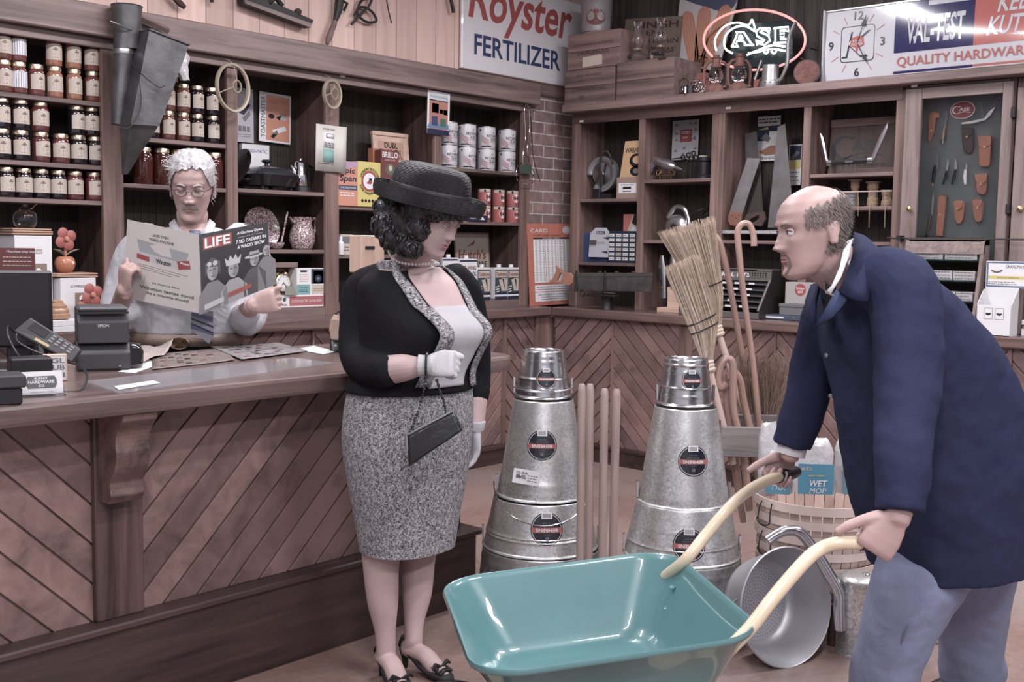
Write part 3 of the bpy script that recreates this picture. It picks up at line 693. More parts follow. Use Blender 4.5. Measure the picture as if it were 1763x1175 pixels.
c, w, h = fit('L', 476, 505, 425, 358, .10, zs)
t = thing('enamel_ladle', 'red speckled enamel ladle leaning against the pitcher', 'ladle', (c.x, c.y, zs))
MB(M_EN).lathe([(0, .0), (.03, .006), (.045, .028), (.047, .04), (.043, .04), (.028, .01)], 20, c=(-.06, 0, .001)).build('bowl', t, sm=60); MB(M_EN).tube([(-.025, 0, .04), (.0, .01, .11), (.042, .03, .22)], .0055, 6).build('handle', t)
c, w, h = fit('L', 407, 452, 428, 378, .09, zs)
t = thing('enamel_cup', 'red speckled enamel mug behind the open magazine corner', 'mug', (c.x, c.y+.04, zs+.0005))
MB(M_EN).lathe([(.05, 0), (.054, .006), (.056, .1), (.058, .103), (.054, .103), (.05, .02)], 22).build('body', t, sm=50); MB(M_EN).tube([(-.01+.03*math.cos(a), -.0, .115+.03*math.sin(a)) for a in [i*2*PI/14 for i in range(15)]], .004, 6).build('handle', t)
# clock in its case, boxes below
zs = 1.105
c, w, h = fit('L', 481, 557, 530, 508, .01, zs)
def d_ge(mb, w, h):
	fr(mb, -w*.28, w*.49, h*.12, h*.88, col('box_red', 204, 96, 98)); ft(mb, 'CUSTOM ELECTRIC SLICING KNIFE', w*.11, h*.5, h*.22, MWH, w*.68); fd(mb, -w*.39, h*.65, h*.17, h*.17, col('ge_green', 60, 92, 84)); lines(mb, -w*.45, -w*.32, [h*.15, h*.25], h*.05, M_REDI, 5)
red = MB(MWH).bb(-w/2, w/2, 0, .10, 0, h, b=.001); d_ge(red, w, h); red.build('appliance_box', None, c, label='long white and red appliance box below the clock box', cat='box')
z2 = zs+h+.0008
c, w, h = fit('L', 511, 560, 507, 462, .02, z2)
def d_gb(mb, w, h):
	fr(mb, -w*.5, -w*.04, 0, h*.38, M_TEALI); fr(mb, w*.0, w*.48, h*.4, h*.97, col('box_slate', 60, 76, 86)); fr(mb, w*.08, w*.42, h*.42, h*.9, M_TEALI); fd(mb, w*.25, h*.6, w*.12, h*.15, M_NAVYI); fd(mb, w*.25, h*.6, w*.05, h*.06, MGI, -.0012)
	fr(mb, w*.0, w*.5, 0, h*.36, M_CREAM); lines(mb, -w*.4, -w*.1, [h*.5, h*.58, h*.66, h*.74], h*.02, M_REDI, 6); lines(mb, w*.06, w*.42, [h*.12, h*.2], h*.02, M_REDI, 7); fr(mb, -w*.38, -w*.15, h*.85, h*.92, MKI); lines(mb, -w*.42, -w*.12, [h*.1, h*.16, h*.24], h*.025, M_NAVYI, 8)
mb = MB(MWH).bb(-w/2, w/2, 0, .08, 0, h, b=.001); d_gb(mb, w, h); mb.build('appliance_box', None, c, label='white and turquoise appliance box beside the alarm clock', cat='box')
c, w, h = fit('L', 466, 513, 508, 452, .03, z2)
t = thing('display_case', 'small wooden display case open at front around the alarm clock', 'case', c)
MB(W_MED).bb(-w/2, w/2, 0, .1, h-.03, h, b=.002).build('top', t); MB(W_MED).bb(-w/2, w/2, .09, .1, 0, h-.03).build('back', t); MB(W_MED).bb(-w/2, w/2, 0, .09, 0, .008).build('base', t); MB(W_MED).bb(-w/2, -w/2+.012, 0, .09, .008, h-.03).build('side', t)
t = thing('alarm_clock', 'brass twin bell alarm clock inside the wooden case', 'clock', (c.x+.005, c.y+.02, c.z+.009))
k = .052; Mx = MT((0, .02, k+.008)) @ MR(PI/2, 4, 'X')
MB(M_BRASS).lathe([(k*.9, -.04), (k, -.035), (k*1.02, 0), (k*1.02, .022), (k*.92, .026), (k*.9, .02)], 28, M=Mx).build('case', t)
fc = MB(MWH); fc.lathe([(0, .0225), (k*.9, .0225)], 28, M=Mx)
for i in range(12): a = i*PI/6; fc.text(str(12 if i == 0 else i), (k*.72*math.sin(a), -.0035, k+.008+k*.72*math.cos(a)), .009, None, MKI, bold=.02)
fc.build('dial', t); hm = MB(MKI); hm.box((.008, -.0045, k+.002), (.003, .001, .026), rot=(0, 2.2, 0)); hm.box((-.008, -.005, k-.0), (.0022, .001, .034), rot=(0, .7, 0)); hm.build('hands', t)
for s in (-1, 1): MB(M_BRASS).lathe([(.022, 0), (.02, .012), (.01, .018), (0, .019)], 14, M=MT((s*.028, .025, k*2+.003)) @ MR(s*.5, 4, 'Y')).build('bell', t); MB(M_BRASS).tube([(s*.02, .02, .012), (s*.03, .02, 0)], .004, 6).build('foot', t)
MB(M_BRASS).tube(cml([(-.025, .025, k*2+.018), (0, .025, k*2+.034), (.025, .025, k*2+.018)], 4), .0025, 6).build('handle', t)
c, w, h = fit('L', 490, 512, 508, 496, .0, z2)
MB(col('sage_card', 132, 130, 116)).prism([(-.045, 0), (.045, 0), (.03, .045), (-.03, .06)], 0, .002).build('price_card', None, (c.x, c.y-.004, z2+.0005), rot=(-.3, 0, 0), label='small sage green card leaning before the alarm clock', cat='card')
# ---------------------------------------------------------------- lamp shade rings hanging on the cornice
def ring(px, py, Rr, label, thick, rb, tilt):
	p = pl('L', px, py, -.08); t = thing('lampshade_ring', label, 'ring', (p.x, p.y, p.z), rot=(0, tilt, .25))
	m = mat('pale_brass', (.55, .48, .38), .35, .5)
	o = MB(m); o.lathe([(Rr-thick, -.008), (Rr, -.010), (Rr+.002, 0), (Rr, .010), (Rr-thick, .008), (Rr-thick, -.008)], 44, M=MR(PI/2, 4, 'X'), cap=False); o.build('outer_ring', t)
	i = MB(m); cx, cz = (.25*Rr, .08*Rr); i.lathe([(rb-.004, -.005), (rb, -.005), (rb, .005), (rb-.004, .005), (rb-.004, -.005)], 24, M=MT((cx, 0, cz)) @ MR(PI/2, 4, 'X'), cap=False); i.build('inner_ring', t)
	for a, b in (((cx, cz+rb), (.05*Rr, .95*Rr)), ((cx-rb, cz-.2*rb), (-.93*Rr, -.35*Rr))): MB(m).tube([(a[0], 0, a[1]), (b[0], 0, b[1])], .0025, 6).build('spoke', t)
	MB(m).tube([(0, 0, Rr), (0, .03, Rr+.02), (0, .07, Rr+.03)], .002, 5).build('hook', t)
ring(401, 151, .128, 'large brass lampshade ring hanging from the cornice near old man', .012, .034, 0)
ring(572, 162, .083, 'smaller brass lampshade ring hanging before the fourth post', .011, .034, .1)
# price tags stuck on the top rail
for side, px, py, d in (('L', 590, 131, -.012), ('R', 1001, 209, -.008), ('R', 1254, 186, -.008), ('R', 1574, 148, -.045)):
	p = pl(side, px, py, d); MB(M_TAGW).bb(-.018, .018, 0, .002, -.007, .007).build('shelf_tag', None, p, RZ[side], label={590: 'white shelf tag right of the smaller brass ring', 1001: 'white shelf tag above the circular saw bay', 1254: 'white shelf tag above the hand saws', 1574: 'white shelf tag above the glass knife cabinet'}[px], cat='tag')
# poster on the fourth post
def d_am(mb, w, h):
	ft(mb, 'americana', -.02*w, h*.92, h*.05, MGI, w*.5); fr(mb, -w*.25, w*.28, h*.2, h*.48, M_TEALI); fr(mb, -w*.25, w*.28, h*.5, h*.84, MWH, -.0004); fr(mb, -w*.15, w*.15, h*.72, h*.82, MGI); fr(mb, -w*.12, w*.12, h*.735, h*.805, MWH, -.001)
	lines(mb, -w*.2, w*.22, [h*.52, h*.56, h*.6], h*.025, MGI, 11); fr(mb, -w*.42, w*.3, h*.165, h*.178, MKI); lines(mb, w*.34, w*.46, [h*.3, h*.34, h*.38], h*.02, MGI, 12); fr(mb, w*.33, w*.46, h*.6, h*.66, M_TEALI)
c, w, h = fit('L', 543, 592, 296, 216, -.012)
mb = MB(col('cream_sheet', 208, 202, 192)); rs = [[(-w/2+w*i/8, (.0 if i < 6 else -.006*(i-5)), h*k) for i in range(9)] for k in (0, 1)]
mb.rings(rs, None, False, False, False); d_am(mb, w, h); mb.build('poster', None, c, rot=(0, .02, 0), label='cream kitchen range leaflet pinned to the fourth shelf post', cat='poster', solid=.0008)
# ---------------------------------------------------------------- bay four: soap boxes, iron, washboard
zs = 1.7025
def d_spic(mb, w, h):
	ft(mb, 'Spic', 0, h*.78, h*.17, M_NAVYI, w*.72, shear=.15, bold=.03); ft(mb, 'Span', 0, h*.6, h*.18, M_NAVYI, w*.85, shear=.15, bold=.03); ft(mb, 'and', -w*.3, h*.7, h*.05, M_NAVYI)
	fr(mb, -w*.46, w*.46, h*.36, h*.46, M_BLUEI); ft(mb, 'FLOOR STRENGTH POWDER', 0, h*.41, h*.045, MWH, w*.8, y=-.0016); lines(mb, -w*.4, w*.3, [h*.22, h*.28], h*.025, MWH, 13); fp(mb, [(-w*.5, h), (w*.5, h), (w*.5, h*.9), (-w*.5, h*.8)], col('lilac', 190, 150, 190), -.0004)
carton('soap_box', 'orange floor soap box with blue lettering beside yellow box', 'box', 'L', (582, 616, 349, 278), .0, .07, zs, M_ORG, d_spic)
def d_arm(mb, w, h):
	fd(mb, 0, h*.57, w*.35, w*.35, M_REDI); fd(mb, 0, h*.57, w*.27, w*.27, MWH, -.0012); fp(mb, [(-.14*w, h*.52), (.02*w, h*.62), (.14*w, h*.54), (.05*w, h*.5)], M_REDI, -.0016); fr(mb, -.02*w, .1*w, h*.58, h*.64, M_NAVYI, -.002)
	n = 22
	for s, up in (('LAUNDRY BOOSTER', 1), ('SUPER WASHING SODA', -1)):
		wp = (lambda u, v, a, c, up=up: ((w*.41+(c if up > 0 else -c))*math.sin(u*1.25), (w*.41+(c if up > 0 else -c))*math.cos(u*1.25)*up))
		mb.text(s, (0, -.0014, h*.57), h*.06, w*.9, MKI, warp=wp, bold=.02)
	for i in range(5): fd(mb, (-.3+.15*i)*w, h*.13, w*.055, w*.055, MKI)
carton('soap_box', 'yellow washing soda box with round red emblem', 'box', 'L', (616, 655, 351, 279), .0, .065, zs, M_YEL, d_arm)
def d_bri(mb, w, h):
	for z0 in (0, .5):
		ft(mb, 'BRILLO', 0, h*(z0+.42), h*.10, MWH, w*.88, bold=.03); ft(mb, 'soap pads', 0, h*(z0+.33), h*.045, M_CREAM, w*.6); fd(mb, 0, h*(z0+.17), w*.26, h*.10, col('tin_green', 96, 110, 92)); fd(mb, w*.02, h*(z0+.19), w*.1, h*.05, M_CREAM, -.0013)
carton('soap_box', 'tall dark red soap pad box right of the yellow box', 'box', 'L', (656, 686, 353, 259), .02, .06, zs, col('box_maroon', 134, 58, 56), d_bri)
carton('soap_box', 'orange and purple box peeking between yellow and red boxes', 'box', 'L', (642, 668, 352, 256), .085, .05, zs, col('tide_orange', 206, 112, 74), lambda mb, w, h: (fd(mb, w*.1, h*.75, w*.35, h*.13, M_YEL), fd(mb, w*.1, h*.75, w*.25, h*.09, M_NAVYI, -.0012), fr(mb, -w*.1, w*.15, h*.86, h, col('tide_purple', 88, 62, 110))))
c, w, h = fit('L', 652, 708, 353, 227, .15, zs)
t = thing('washboard', 'pale wooden washboard with ribbed metal panel leaning on shelf', 'washboard', (c.x, c.y, zs+.001), rot=(-.1, 0, 0))
for s in (-1, 1): MB(W_LIGHT).bb(s*w/2-.012, s*w/2+.012, 0, .02, 0, h-.01, b=.002).build('side_rail', t)
MB(W_LIGHT).bb(-w/2-.014, w/2+.014, -.004, .024, h-.025, h, b=.003).build('top_rail', t)
mb = MB(W_LIGHT).bb(-w/2+.012, w/2-.012, .006, .014, h*.62, h-.025); fr(mb, -w*.38, w*.38, h*.64, h*.88, col('wb_orange', 204, 150, 124), .004); ft(mb, 'DUBL', 0, h*.83, h*.075, MKI, w*.4, y=.002, bold=.03); ft(mb, 'HANDI', 0, h*.74, h*.075, MKI, w*.55, y=.002, bold=.03); lines(mb, -w*.34, w*.34, [h*.66, h*.685], h*.012, M_REDI, 14); mb.build('header_panel', t)
mb = MB(MST); rs = [[(-w/2+.012, .008+.006*(i % 2), h*.1+h*.5*i/25), (w/2-.012, .008+.006*(i % 2), h*.1+h*.5*i/25)] for i in range(26)]; mb.rings(rs, None, False, False, False); mb.build('ribbed_panel', t, solid=.001)
carton('flat_box', 'small white carton in front of the washboard base', 'box', 'L', (688, 708, 353, 286), .10, .05, zs, MWH, lambda mb, w, h: ft(mb, 'M', 0, h*.7, h*.14, MGI, w*.5))
c, w, h = fit('L', 604, 640, 278, 210, .17, zs)
t = thing('flat_iron', 'chrome electric iron with black handle standing on its heel', 'iron', (c.x, c.y+.01, zs+.0005), rz=-.35)
z0 = .0
mb = MB(MCH); rs = []
for i in range(12):
	u = i/11; hw = .056*math.sqrt(max(.002, 1-u**2.4)); th = .045*(1-.55*u); rs.append([(-.01, -hw, .21*u), (-.006-.2*th, -hw*.95, .21*u), (-.01-th, 0, .21*u), (-.006-.2*th, hw*.95, .21*u), (-.01, hw, .21*u)])
mb.rings(rs); mb.v = [(-x+.0, y, z) for x, y, z in mb.v]; mb.f = [tuple(reversed(f)) for f in mb.f]; mb.build('body', t, sm=60)
MB(M_BLK).tube(cml([(.05, 0, .02), (.085, 0, .03), (.10, 0, .07), (.095, 0, .13), (.07, 0, .16), (.045, 0, .155)], 5), .011, 8).build('handle', t)
# small jars and cartons below
zs = 1.4085
carton('small_carton', 'pale patterned carton on the shelf right of fourth post', 'box', 'L', (586, 607, 437, 404), .03, .05, zs, M_CREAM, lambda mb, w, h: (fr(mb, -w*.4, w*.4, h*.55, h*.9, MGI), lines(mb, -w*.4, w*.4, [h*.2, h*.35], h*.06, M_BROWNI, 15)))
carton('small_carton', 'cream and green carton beside the patterned carton', 'box', 'L', (607, 622, 438, 412), .02, .05, zs, MWH, lambda mb, w, h: (fr(mb, -w*.45, w*.45, h*.6, h*.85, col('dark_green', 60, 84, 76)), fr(mb, -w*.45, w*.45, h*.1, h*.35, MGI)))
p = pl('L', 585, 437, .02); t = thing('shampoo_bottle', 'small white bottle half hidden by the fourth post', 'bottle', (p.x+.006, p.y-.0, zs+.0005)); MB(MWH).lathe([(.02, 0), (.022, .004), (.022, .07), (.01, .085), (.009, .09)], 14).build('body', t); MB(MWH).lathe([(.011, .09), (.011, .11), (0, .11)], 12).build('cap', t)
# ---------------------------------------------------------------- bay five: paint cans, tins, shop sign
M_CANTOP = mat('tin_lid', (.50, .50, .52), .25, .9)
def rcan(h, r):
	t = thing('paint_can', 'x', 'paint can')
	b = MB(col('can_white', 206, 200, 208, .3, coat=.4)).lathe([(r*.97, 0), (r, .004), (r, h-.008), (r*.98, h-.004)], 26)
	ca = (0, 0, r*1.004, 0)
	b.text('RETARDO', (0, 0, h*.58), h*.12, r*1.75, MKI, cylr=ca, bold=.04); b.text('220', (0, 0, h*.43), h*.12, r*.9, MKI, cylr=ca, bold=.04)
	for z, w in ((.34, .8), (.29, 1.2)): b.text('FIRE RETARDANT PAINT', (0, 0, h*z), h*.03, r*w, MKI, cylr=ca)
	b.text('A', (0, 0, h*.74), h*.13, r*.4, MGI, cylr=ca, bold=0)
	def band(f, m, a0, a1, n=16, rr=1.003):
		rs = [[], []]
		for i in range(n+1):
			a = lerp(a0, a1, i/n); z0, z1 = f((a-a0)/(a1-a0))
			for k, z in ((0, z0), (1, z1)): rs[k].append((r*rr*math.sin(a), -r*rr*math.cos(a), z))
		b.rings(rs, m, False, False, False)
	band(lambda u: (h*.06, h*(.10+.03*math.sin(u*9))), MKI, -1.5, 1.5)
	pk = col('flame_pink', 182, 128, 138)
	for s in (-1, 1):
		for j in range(3): band(lambda u, j=j: (h*(.12+.1*j)+h*.30*u**1.5, h*(.19+.1*j)+h*.30*u**1.2-h*.05*u), pk, s*.62, s*1.55, 10)
	b.build('can_body', t)
	MB(M_CANTOP).lathe([(r*.98, h-.0045), (r*1.03, h-.002), (r*1.03, h+.002), (r*.96, h+.003), (r*.93, h-.003), (0, h-.003)], 26).build('lid', t)
	w = MB(MCH); w.tube([(r*1.03*math.cos(a), -abs(r*.25*math.sin(a))-.0, h*.86-r*1.0*math.sin(a)*.5) for a in [PI*i/12 for i in range(13)]], .0016, 5); w.build('wire_handle', t);
	for s in (-1, 1): MB(MCH).lathe([(.006, 0), (.006, .004), (0, .005)], 8, M=MT((s*r, 0, h*.86)) @ MR(s*PI/2, 4, 'Y')).build('ear', t)
	return t
pc = None
for row, (py, dz) in enumerate(((285, 0), (240, 1))):
	for i, px in enumerate((771, 802, 836, 872)):
		c, w, h = fit('L', px-17.5, px+17.5, 291, 240, .075, 1.987); hc = .145
		r = .0625; loc = (c.x+(.0, .006, .003, 0)[i], c.y, 1.9875+dz*(hc+.004))
		lb = 'white paint can with black lettering, %s from left in %s row' % (ORD[i], ('lower', 'upper')[row])
		if pc is None: pc = rcan(hc, r); pc.location = loc; prop(pc, lb, 'paint can', 'white paint cans on top shelf')
		else: dup(pc, loc, random.uniform(-.1, .3), lb, 'white paint cans on top shelf')
def pcan(h, r):
	t = thing('paint_can', 'x', 'paint can'); red = col('can_red', 196, 92, 88, .3, coat=.4)
	b = MB(red).lathe([(r*.97, 0), (r, .004), (r, h-.006)], 22); ca = (0, 0, r*1.006, 0)
	rs = [[(r*1.003*math.sin(a), -r*1.003*math.cos(a), z) for a in [(-1.5+3*i/14) for i in range(15)]] for z in (h*.8, h*.97)]; b.rings(rs, M_CREAM, False, False, False)
	for a0, hw, z0, hz, m, rr in ((0.05, .68, .5, .26, MWH, 1.003), (-.62, .2, .86, .09, MKI, 1.007), (.75, .2, .86, .09, MKI, 1.007), (0.05, .12, .12, .03, MKI, 1.004)):
		n = 20; b.rings([[(r*rr*math.sin(a0), -r*rr*math.cos(a0), h*z0)]*n, [(r*rr*math.sin(a0+hw*math.cos(2*PI*i/n)), -r*rr*math.cos(a0+hw*math.cos(2*PI*i/n)), h*(z0+hz*math.sin(2*PI*i/n))) for i in range(n)]], m, False, False)
	b.text('PAINT', (0, 0, h*.5), h*.16, r*1.05, MKI, cylr=(0, 0, r*1.012, .05), bold=.03)
	b.build('can_body', t); MB(M_CANTOP).lathe([(r, h-.006), (r*1.02, h-.002), (r*.97, h), (r*.93, h-.004), (0, h-.004)], 22).build('lid', t)
	return t
pc2 = None
for row in range(2):
	for i, px in enumerate((833, 857, 881)):
		c, w, h = fit('L', px-12, px+12, 383, 350, .06, 1.638); hc = .112; loc = (c.x, c.y+.0, 1.6385+row*(hc+.001))
		lb = 'small red paint can, %s from left in %s row' % (ORD[i], ('lower', 'upper')[row])
		if pc2 is None: pc2 = pcan(hc, .0455); pc2.location = loc; prop(pc2, lb, 'paint can', 'red paint cans on middle shelf')
		else: dup(pc2, loc, random.uniform(-.3, .1), lb, 'red paint cans on middle shelf')
carton('flat_box', 'small navy box lying before the red paint cans', 'box', 'L', (806, 840, 382, 371), -.0, .02, 1.638, M_NAVYI, lambda mb, w, h: (ft(mb, 'Ajax', -w*.25, h*.5, h*.45, MWH, w*.3), fp(mb, [(w*.1, h*.25), (w*.22, h*.8), (w*.34, h*.25)], MWH)))
zs = 1.1055
def d_hut(mb, w, h):
	fr(mb, -w*.46, w*.46, h*.04, h*.97, col('sign_sand', 172, 156, 140), -.0004); ft(mb, "Hutch's", 0, h*.64, h*.16, M_MAROON, w*.78, shear=.2, bold=.03); ft(mb, 'HARDWARE', 0, h*.48, h*.09, MKI, w*.8, bold=.03); fp(mb, [(-.15*w, h*.76), (.05*w, h*.8), (.1*w, h*.88), (-.02*w, h*.82)], M_MAROON)
M_MAROON = col('maroon_ink', 140, 58, 52)
sheet('shop_sign', 'sand coloured hardware shop sign with maroon lettering behind tins', 'sign', 'L', (786, 846, 505, 400), .2, col('sign_edge', 128, 108, 94), d_hut, tilt=-.08)
def d_red(mb, w, h):
	fr(mb, -w*.5, w*.5, h*.93, h*.97, M_NAVYI); ft(mb, 'RED WING', 0, h*.78, h*.1, M_MAROON, w*.85, bold=.02); ft(mb, 'LINSEED OIL', 0, h*.64, h*.1, M_NAVYI, w*.95, bold=.02)
	fp(mb, [(-.42*w, h*.56), (-.1*w, h*.5), (0, h*.55), (.1*w, h*.5), (.42*w, h*.56), (.3*w, h*.44), (0, h*.38), (-.3*w, h*.44)], M_MAROON); lines(mb, -w*.35, w*.35, [h*.1, h*.2, h*.27], h*.02, MGI, 16)
def tin(label, px, d, m, dec, cap, z=zs, dp=.05):
	c, w, h = fit('L', *px, d, z); t = thing('oil_tin', label, 'tin', c)
	mb = MB(m).bb(-w/2, w/2, 0, dp, 0, h, b=.003); dec(mb, w, h); mb.build('tin_body', t); MB(MWH).cyl((0, dp/2, h), .016, .022, 14, b=.002).build('screw_cap', t)
tin('tall white linseed oil tin with red wings printed', (791, 821, 505, 446), .0, MWH, d_red, 1)
tin('white linseed oil tin half hidden behind the tall one', (762, 789, 505, 444), .02, MWH, d_red, 1)
def d_tan(mb, w, h):
	fr(mb, -w*.5, w*.5, 0, h*.94, M_NAVYI, -.0004); fr(mb, -w*.45, w*.45, h*.68, h*.9, M_CREAM); ft(mb, 'Tandrotine', 0, h*.79, h*.12, M_MAROON, w*.82, bold=.02); fr(mb, -w*.47, w*.47, h*.2, h*.66, col('tin_teal', 58, 74, 80)); fr(mb, w*.02, w*.47, h*.25, h*.66, M_CREAM, -.0009)
	fp(mb, [(-.2*w, h*.62), (.02*w, h*.62), (.2*w, h*.25), (.05*w, h*.25)], M_CREAM, -.0013); fp(mb, [(.08*w, h*.64), (.22*w, h*.64), (.3*w, h*.28)], MKI, -.0016); fr(mb, -w*.5, w*.5, h*.08, h*.14, MWH, -.0008)
	for k in range(3): fp(mb, [(-.45*w, h*(.2+.08*k)), (-.15*w, h*(.24+.08*k)), (-.15*w, h*(.27+.08*k)), (-.45*w, h*(.23+.08*k))], MWH, -.0014)
for i, px in enumerate(((822, 844), (852, 873), (874, 893))): tin('small teal and cream solvent tin, %s from left in its row' % ORD[i], (px[0], px[1], 505, 461), .0, MWH, d_tan, 1)
def d_wf(mb, w, h):
	fr(mb, -w*.42, w*.42, h*.1, h*.8, col('poster_orange', 196, 116, 96)); fr(mb, -w*.42, w*.42, h*.78, h*.95, col('poster_sky', 190, 206, 210)); ft(mb, 'Wood Finishing', 0, h*.87, h*.06, MGI, w*.8); fr(mb, -w*.3, w*.0, h*.5, h*.72, M_TEALI); fr(mb, w*.05, w*.2, h*.5, h*.6, M_NAVYI); fr(mb, w*.22, w*.4, h*.48, h*.6, MKI)
	fp(mb, [(-.5*w, h*.14), (.5*w, h*.14), (.45*w, h*.26), (-.4*w, h*.26)], col('poster_blue', 96, 130, 176), -.001); fr(mb, -.3*w, -.04*w, h*.2, h*.42, col('can_blue', 58, 72, 130), -.0014); fr(mb, .08*w, .34*w, h*.2, h*.38, col('can_green', 62, 116, 92), -.0014); fr(mb, -.5*w, .5*w, 0, h*.12, M_NAVYI, -.0012); lines(mb, -w*.4, w*.4, [h*.03, h*.07], h*.022, MWH, 17)
sheet('poster', 'colourful wood finish leaflet pinned left of the white cans', 'poster', 'L', (735, 773, 232, 158), -.015, MWH, d_wf, tilt=0, roll=.02)
# packaged tongs hanging on the last post
p = pl('L', 905, 250, -.035)
t = thing('wire_tongs', 'long chrome wire tongs on green card hanging by the bricks', 'tongs', p)
f = lambda px, py, d=-.04: pl('L', px, py, d)-p
MB(MCH).tube(cml([f(900, 290), f(901, 262), f(905, 235), f(903, 190), f(906, 180), f(911, 190), f(912, 225), f(908, 262), f(916, 300)], 5), .003, 6).build('wire_frame', t)
MB(MCH).tube(cml([f(899, 280), f(890, 290), f(892, 312), f(915, 316), f(918, 300), f(908, 282)], 5), .0035, 6).build('wire_head', t)
a, b = f(897, 283, -.045), f(915, 300, -.045); MB(col('green_card', 62, 88, 72)).bb(a.x, b.x, a.y, a.y+.002, b.z, a.z).build('card', t)
MB(M_IRON).tube(cml([f(914, 200), f(918, 270), f(930, 313)], 5), .003, 5).build('cord', t)
# ---------------------------------------------------------------- orange drill chart leaning on the bricks, sign and tools on the siding
a = V((5.97, 5.0, 1.051));
def d_card(mb, w, h):
	fr(mb, -w*.38, w*.40, h*.28, h*.82, MWH); fr(mb, -w*.38, w*.40, h*.81, h*.83, MKI, -.001)
	ft(mb, 'CARD', -w*.25, h*.915, h*.045, MWH, w*.36, bold=-.005); ft(mb, 'TAPS DIES GAGES', -w*.08, h*.855, h*.018, M_MAROON, w*.6, bold=.03); ft(mb, 'TAP DRILL SIZES', 0, h*.82, h*.010, MWH, w*.36, y=-.0016); fd(mb, w*.36, h*.92, w*.10, h*.052, MWH); fd(mb, w*.36, h*.92, w*.085, h*.044, M_ORG, -.0012); fd(mb, w*.36, h*.92, w*.075, h*.038, MWH, -.0016)
	for x in (-.13, .14): fr(mb, w*x, w*(x+.006), h*.28, h*.81, M_REDI, -.001)
	for i in range(26):
		z = h*(.79-.0195*i)
		for x in (-.34, -.26, -.18, -.09, .0, .08, .18, .26, .34): fr(mb, w*x, w*(x+.035), z, z+h*.007, M_REDI if x in (-.09, .18) else MGI, -.001)
	fr(mb, -w*.38, w*.40, h*.17, h*.25, MWH); lines(mb, -w*.34, w*.36, [h*.19, h*.22], h*.01, MGI, 18); fr(mb, -w*.38, w*.40, h*.05, h*.16, MWH); ft(mb, 'DILLON SUPPLY COMPANY', 0, h*.13, h*.02, MKI, w*.62, bold=.03); lines(mb, -w*.25, w*.3, [h*.07, h*.095], h*.009, MGI, 19)
c, w, h = fit('L', 916.5, 987, 527, 385, -.06, 1.051)
mb = MB(col('chart_orange', 214, 108, 84)).bb(-w/2, w/2, 0, .003, 0, h); d_card(mb, w, h); mb.build('drill_chart', None, (c.x, c.y, 1.0515), rot=(-.06, -.02, -.10), label='orange and white tap drill size chart leaning on the bricks', cat='chart')
# enamel sign
c, w, h = fit('L', 795, 985, 119+3, -48, -.01); c.z = 2.632; a0 = pl('L', 795, 119, -.01).x
t = thing('enamel_sign', 'large white enamel fertilizer sign with red script on siding', 'sign', (a0, 5.19, 2.632)); w = 1.30; h = .62
mb = MB(col('enamel_white', 222, 218, 224, .3, coat=.4)); mb.bb(0, w, 0, .03, 0, h, b=.008)
fr(mb, .02, w-.02, .02, h-.02, col('enamel_white', 200, 196, 202), -.0006)
ft(mb, 'FERTILIZER', .115, .175, .135, M_BLUEI, .90, bold=.04, al='l')
mb.text('Royster', (.07, -.0014, .435), .36, 1.06, M_REDI, bold=.03, al='l', shear=.18)
mb.build('sign_face', t)
MB(col('enamel_rust', 120, 84, 72, .7)).bb(0, w, -.002, .032, -.004, .004).build('rusty_edge', t)
def hung(label, cat, name, px, py): p = ony(px, py, 5.21); return thing(name, label, cat, p), p
t, p = hung('long dark jointer plane hung on the pine siding', 'plane', 'jointer_plane', 470, 20); f = lambda px, py, d=0: ony(px, py, 5.19+d)-p
a, b = f(412, -12), f(531, 40); dz = MR(0, 4, 'Y')
mb = MB(M_IRON); q = [f(411, -18), f(412, 8), f(527, 49), f(533, 36)]; mb.prism([(v.x, v.z) for v in q], -.06, 0, M_IRON); mb.build('plane_body', t, bev=.004)
q = [f(413, 1), f(414, 8), f(527, 49), f(528, 42)]; MB(W_MED).prism([(v.x, v.z) for v in q], -.064, -.003, W_MED).build('sole', t)
c = f(513, 22, -.03); MB(W_DARK).lathe([(.008, -.02), (.02, 0), (.022, .012), (.012, .022), (0, .024)], 12, c=tuple(c)).build('front_knob', t)
c = f(475, 2, -.03); MB(M_IRON).tube([c+V((-.05, 0, -.02)), c+V((0, 0, .02)), c+V((.04, 0, -.02))], .016, 8).build('iron_cap', t)
t, p = hung('iron brace tool with turned wooden grip hung on the siding', 'tool', 'hand_brace', 580, 40); f = lambda px, py, d=0: ony(px, py, 5.18+d)-p
MB(W_CRATE).tube([f(563, 76), f(566, 66), f(575, 42), f(577, 36)], [.010, .018, .016, .013], 10).build('wooden_grip', t)
MB(M_IRON).tube([f(577, 36), f(582, 20), f(586, -6)], [.014, .022, .028], 10).build('iron_shank', t); MB(M_IRON).tube([f(586, 0), f(598, 6), f(592, 18)], .01, 6).build('iron_prong', t)
t, p = hung('knotted iron chain loops hung on the siding', 'chain', 'iron_hardware', 628, 20); f = lambda px, py, d=0: ony(px, py, 5.19+d)-p
MB(M_IRON).tube(cml([f(605, 42), f(618, 28), f(634, 12), f(640, -5), f(622, 2), f(616, 24), f(632, 38), f(648, 36), f(640, 20), f(622, 12), f(610, 26)], 6), .008, 7).build('loop', t)
t, p = hung('wooden tool handle poking down above the seeder', 'tool', 'old_hand_tool', 302, 4); f = lambda px, py, d=0: ony(px, py, 5.18+d)-p
MB(W_DARK).tube([f(290, -14), f(310, 6), f(318, 13)], [.012, .018, .012], 8).build('handle', t)
t, p = hung('small dark peg at the top of siding above skillet', 'tool', 'iron_peg', 365, 2); f = lambda px, py, d=0: ony(px, py, 5.18+d)-p
MB(M_IRON).tube([f(364, -10), f(365, 4)], [.014, .010], 8).build('peg', t)
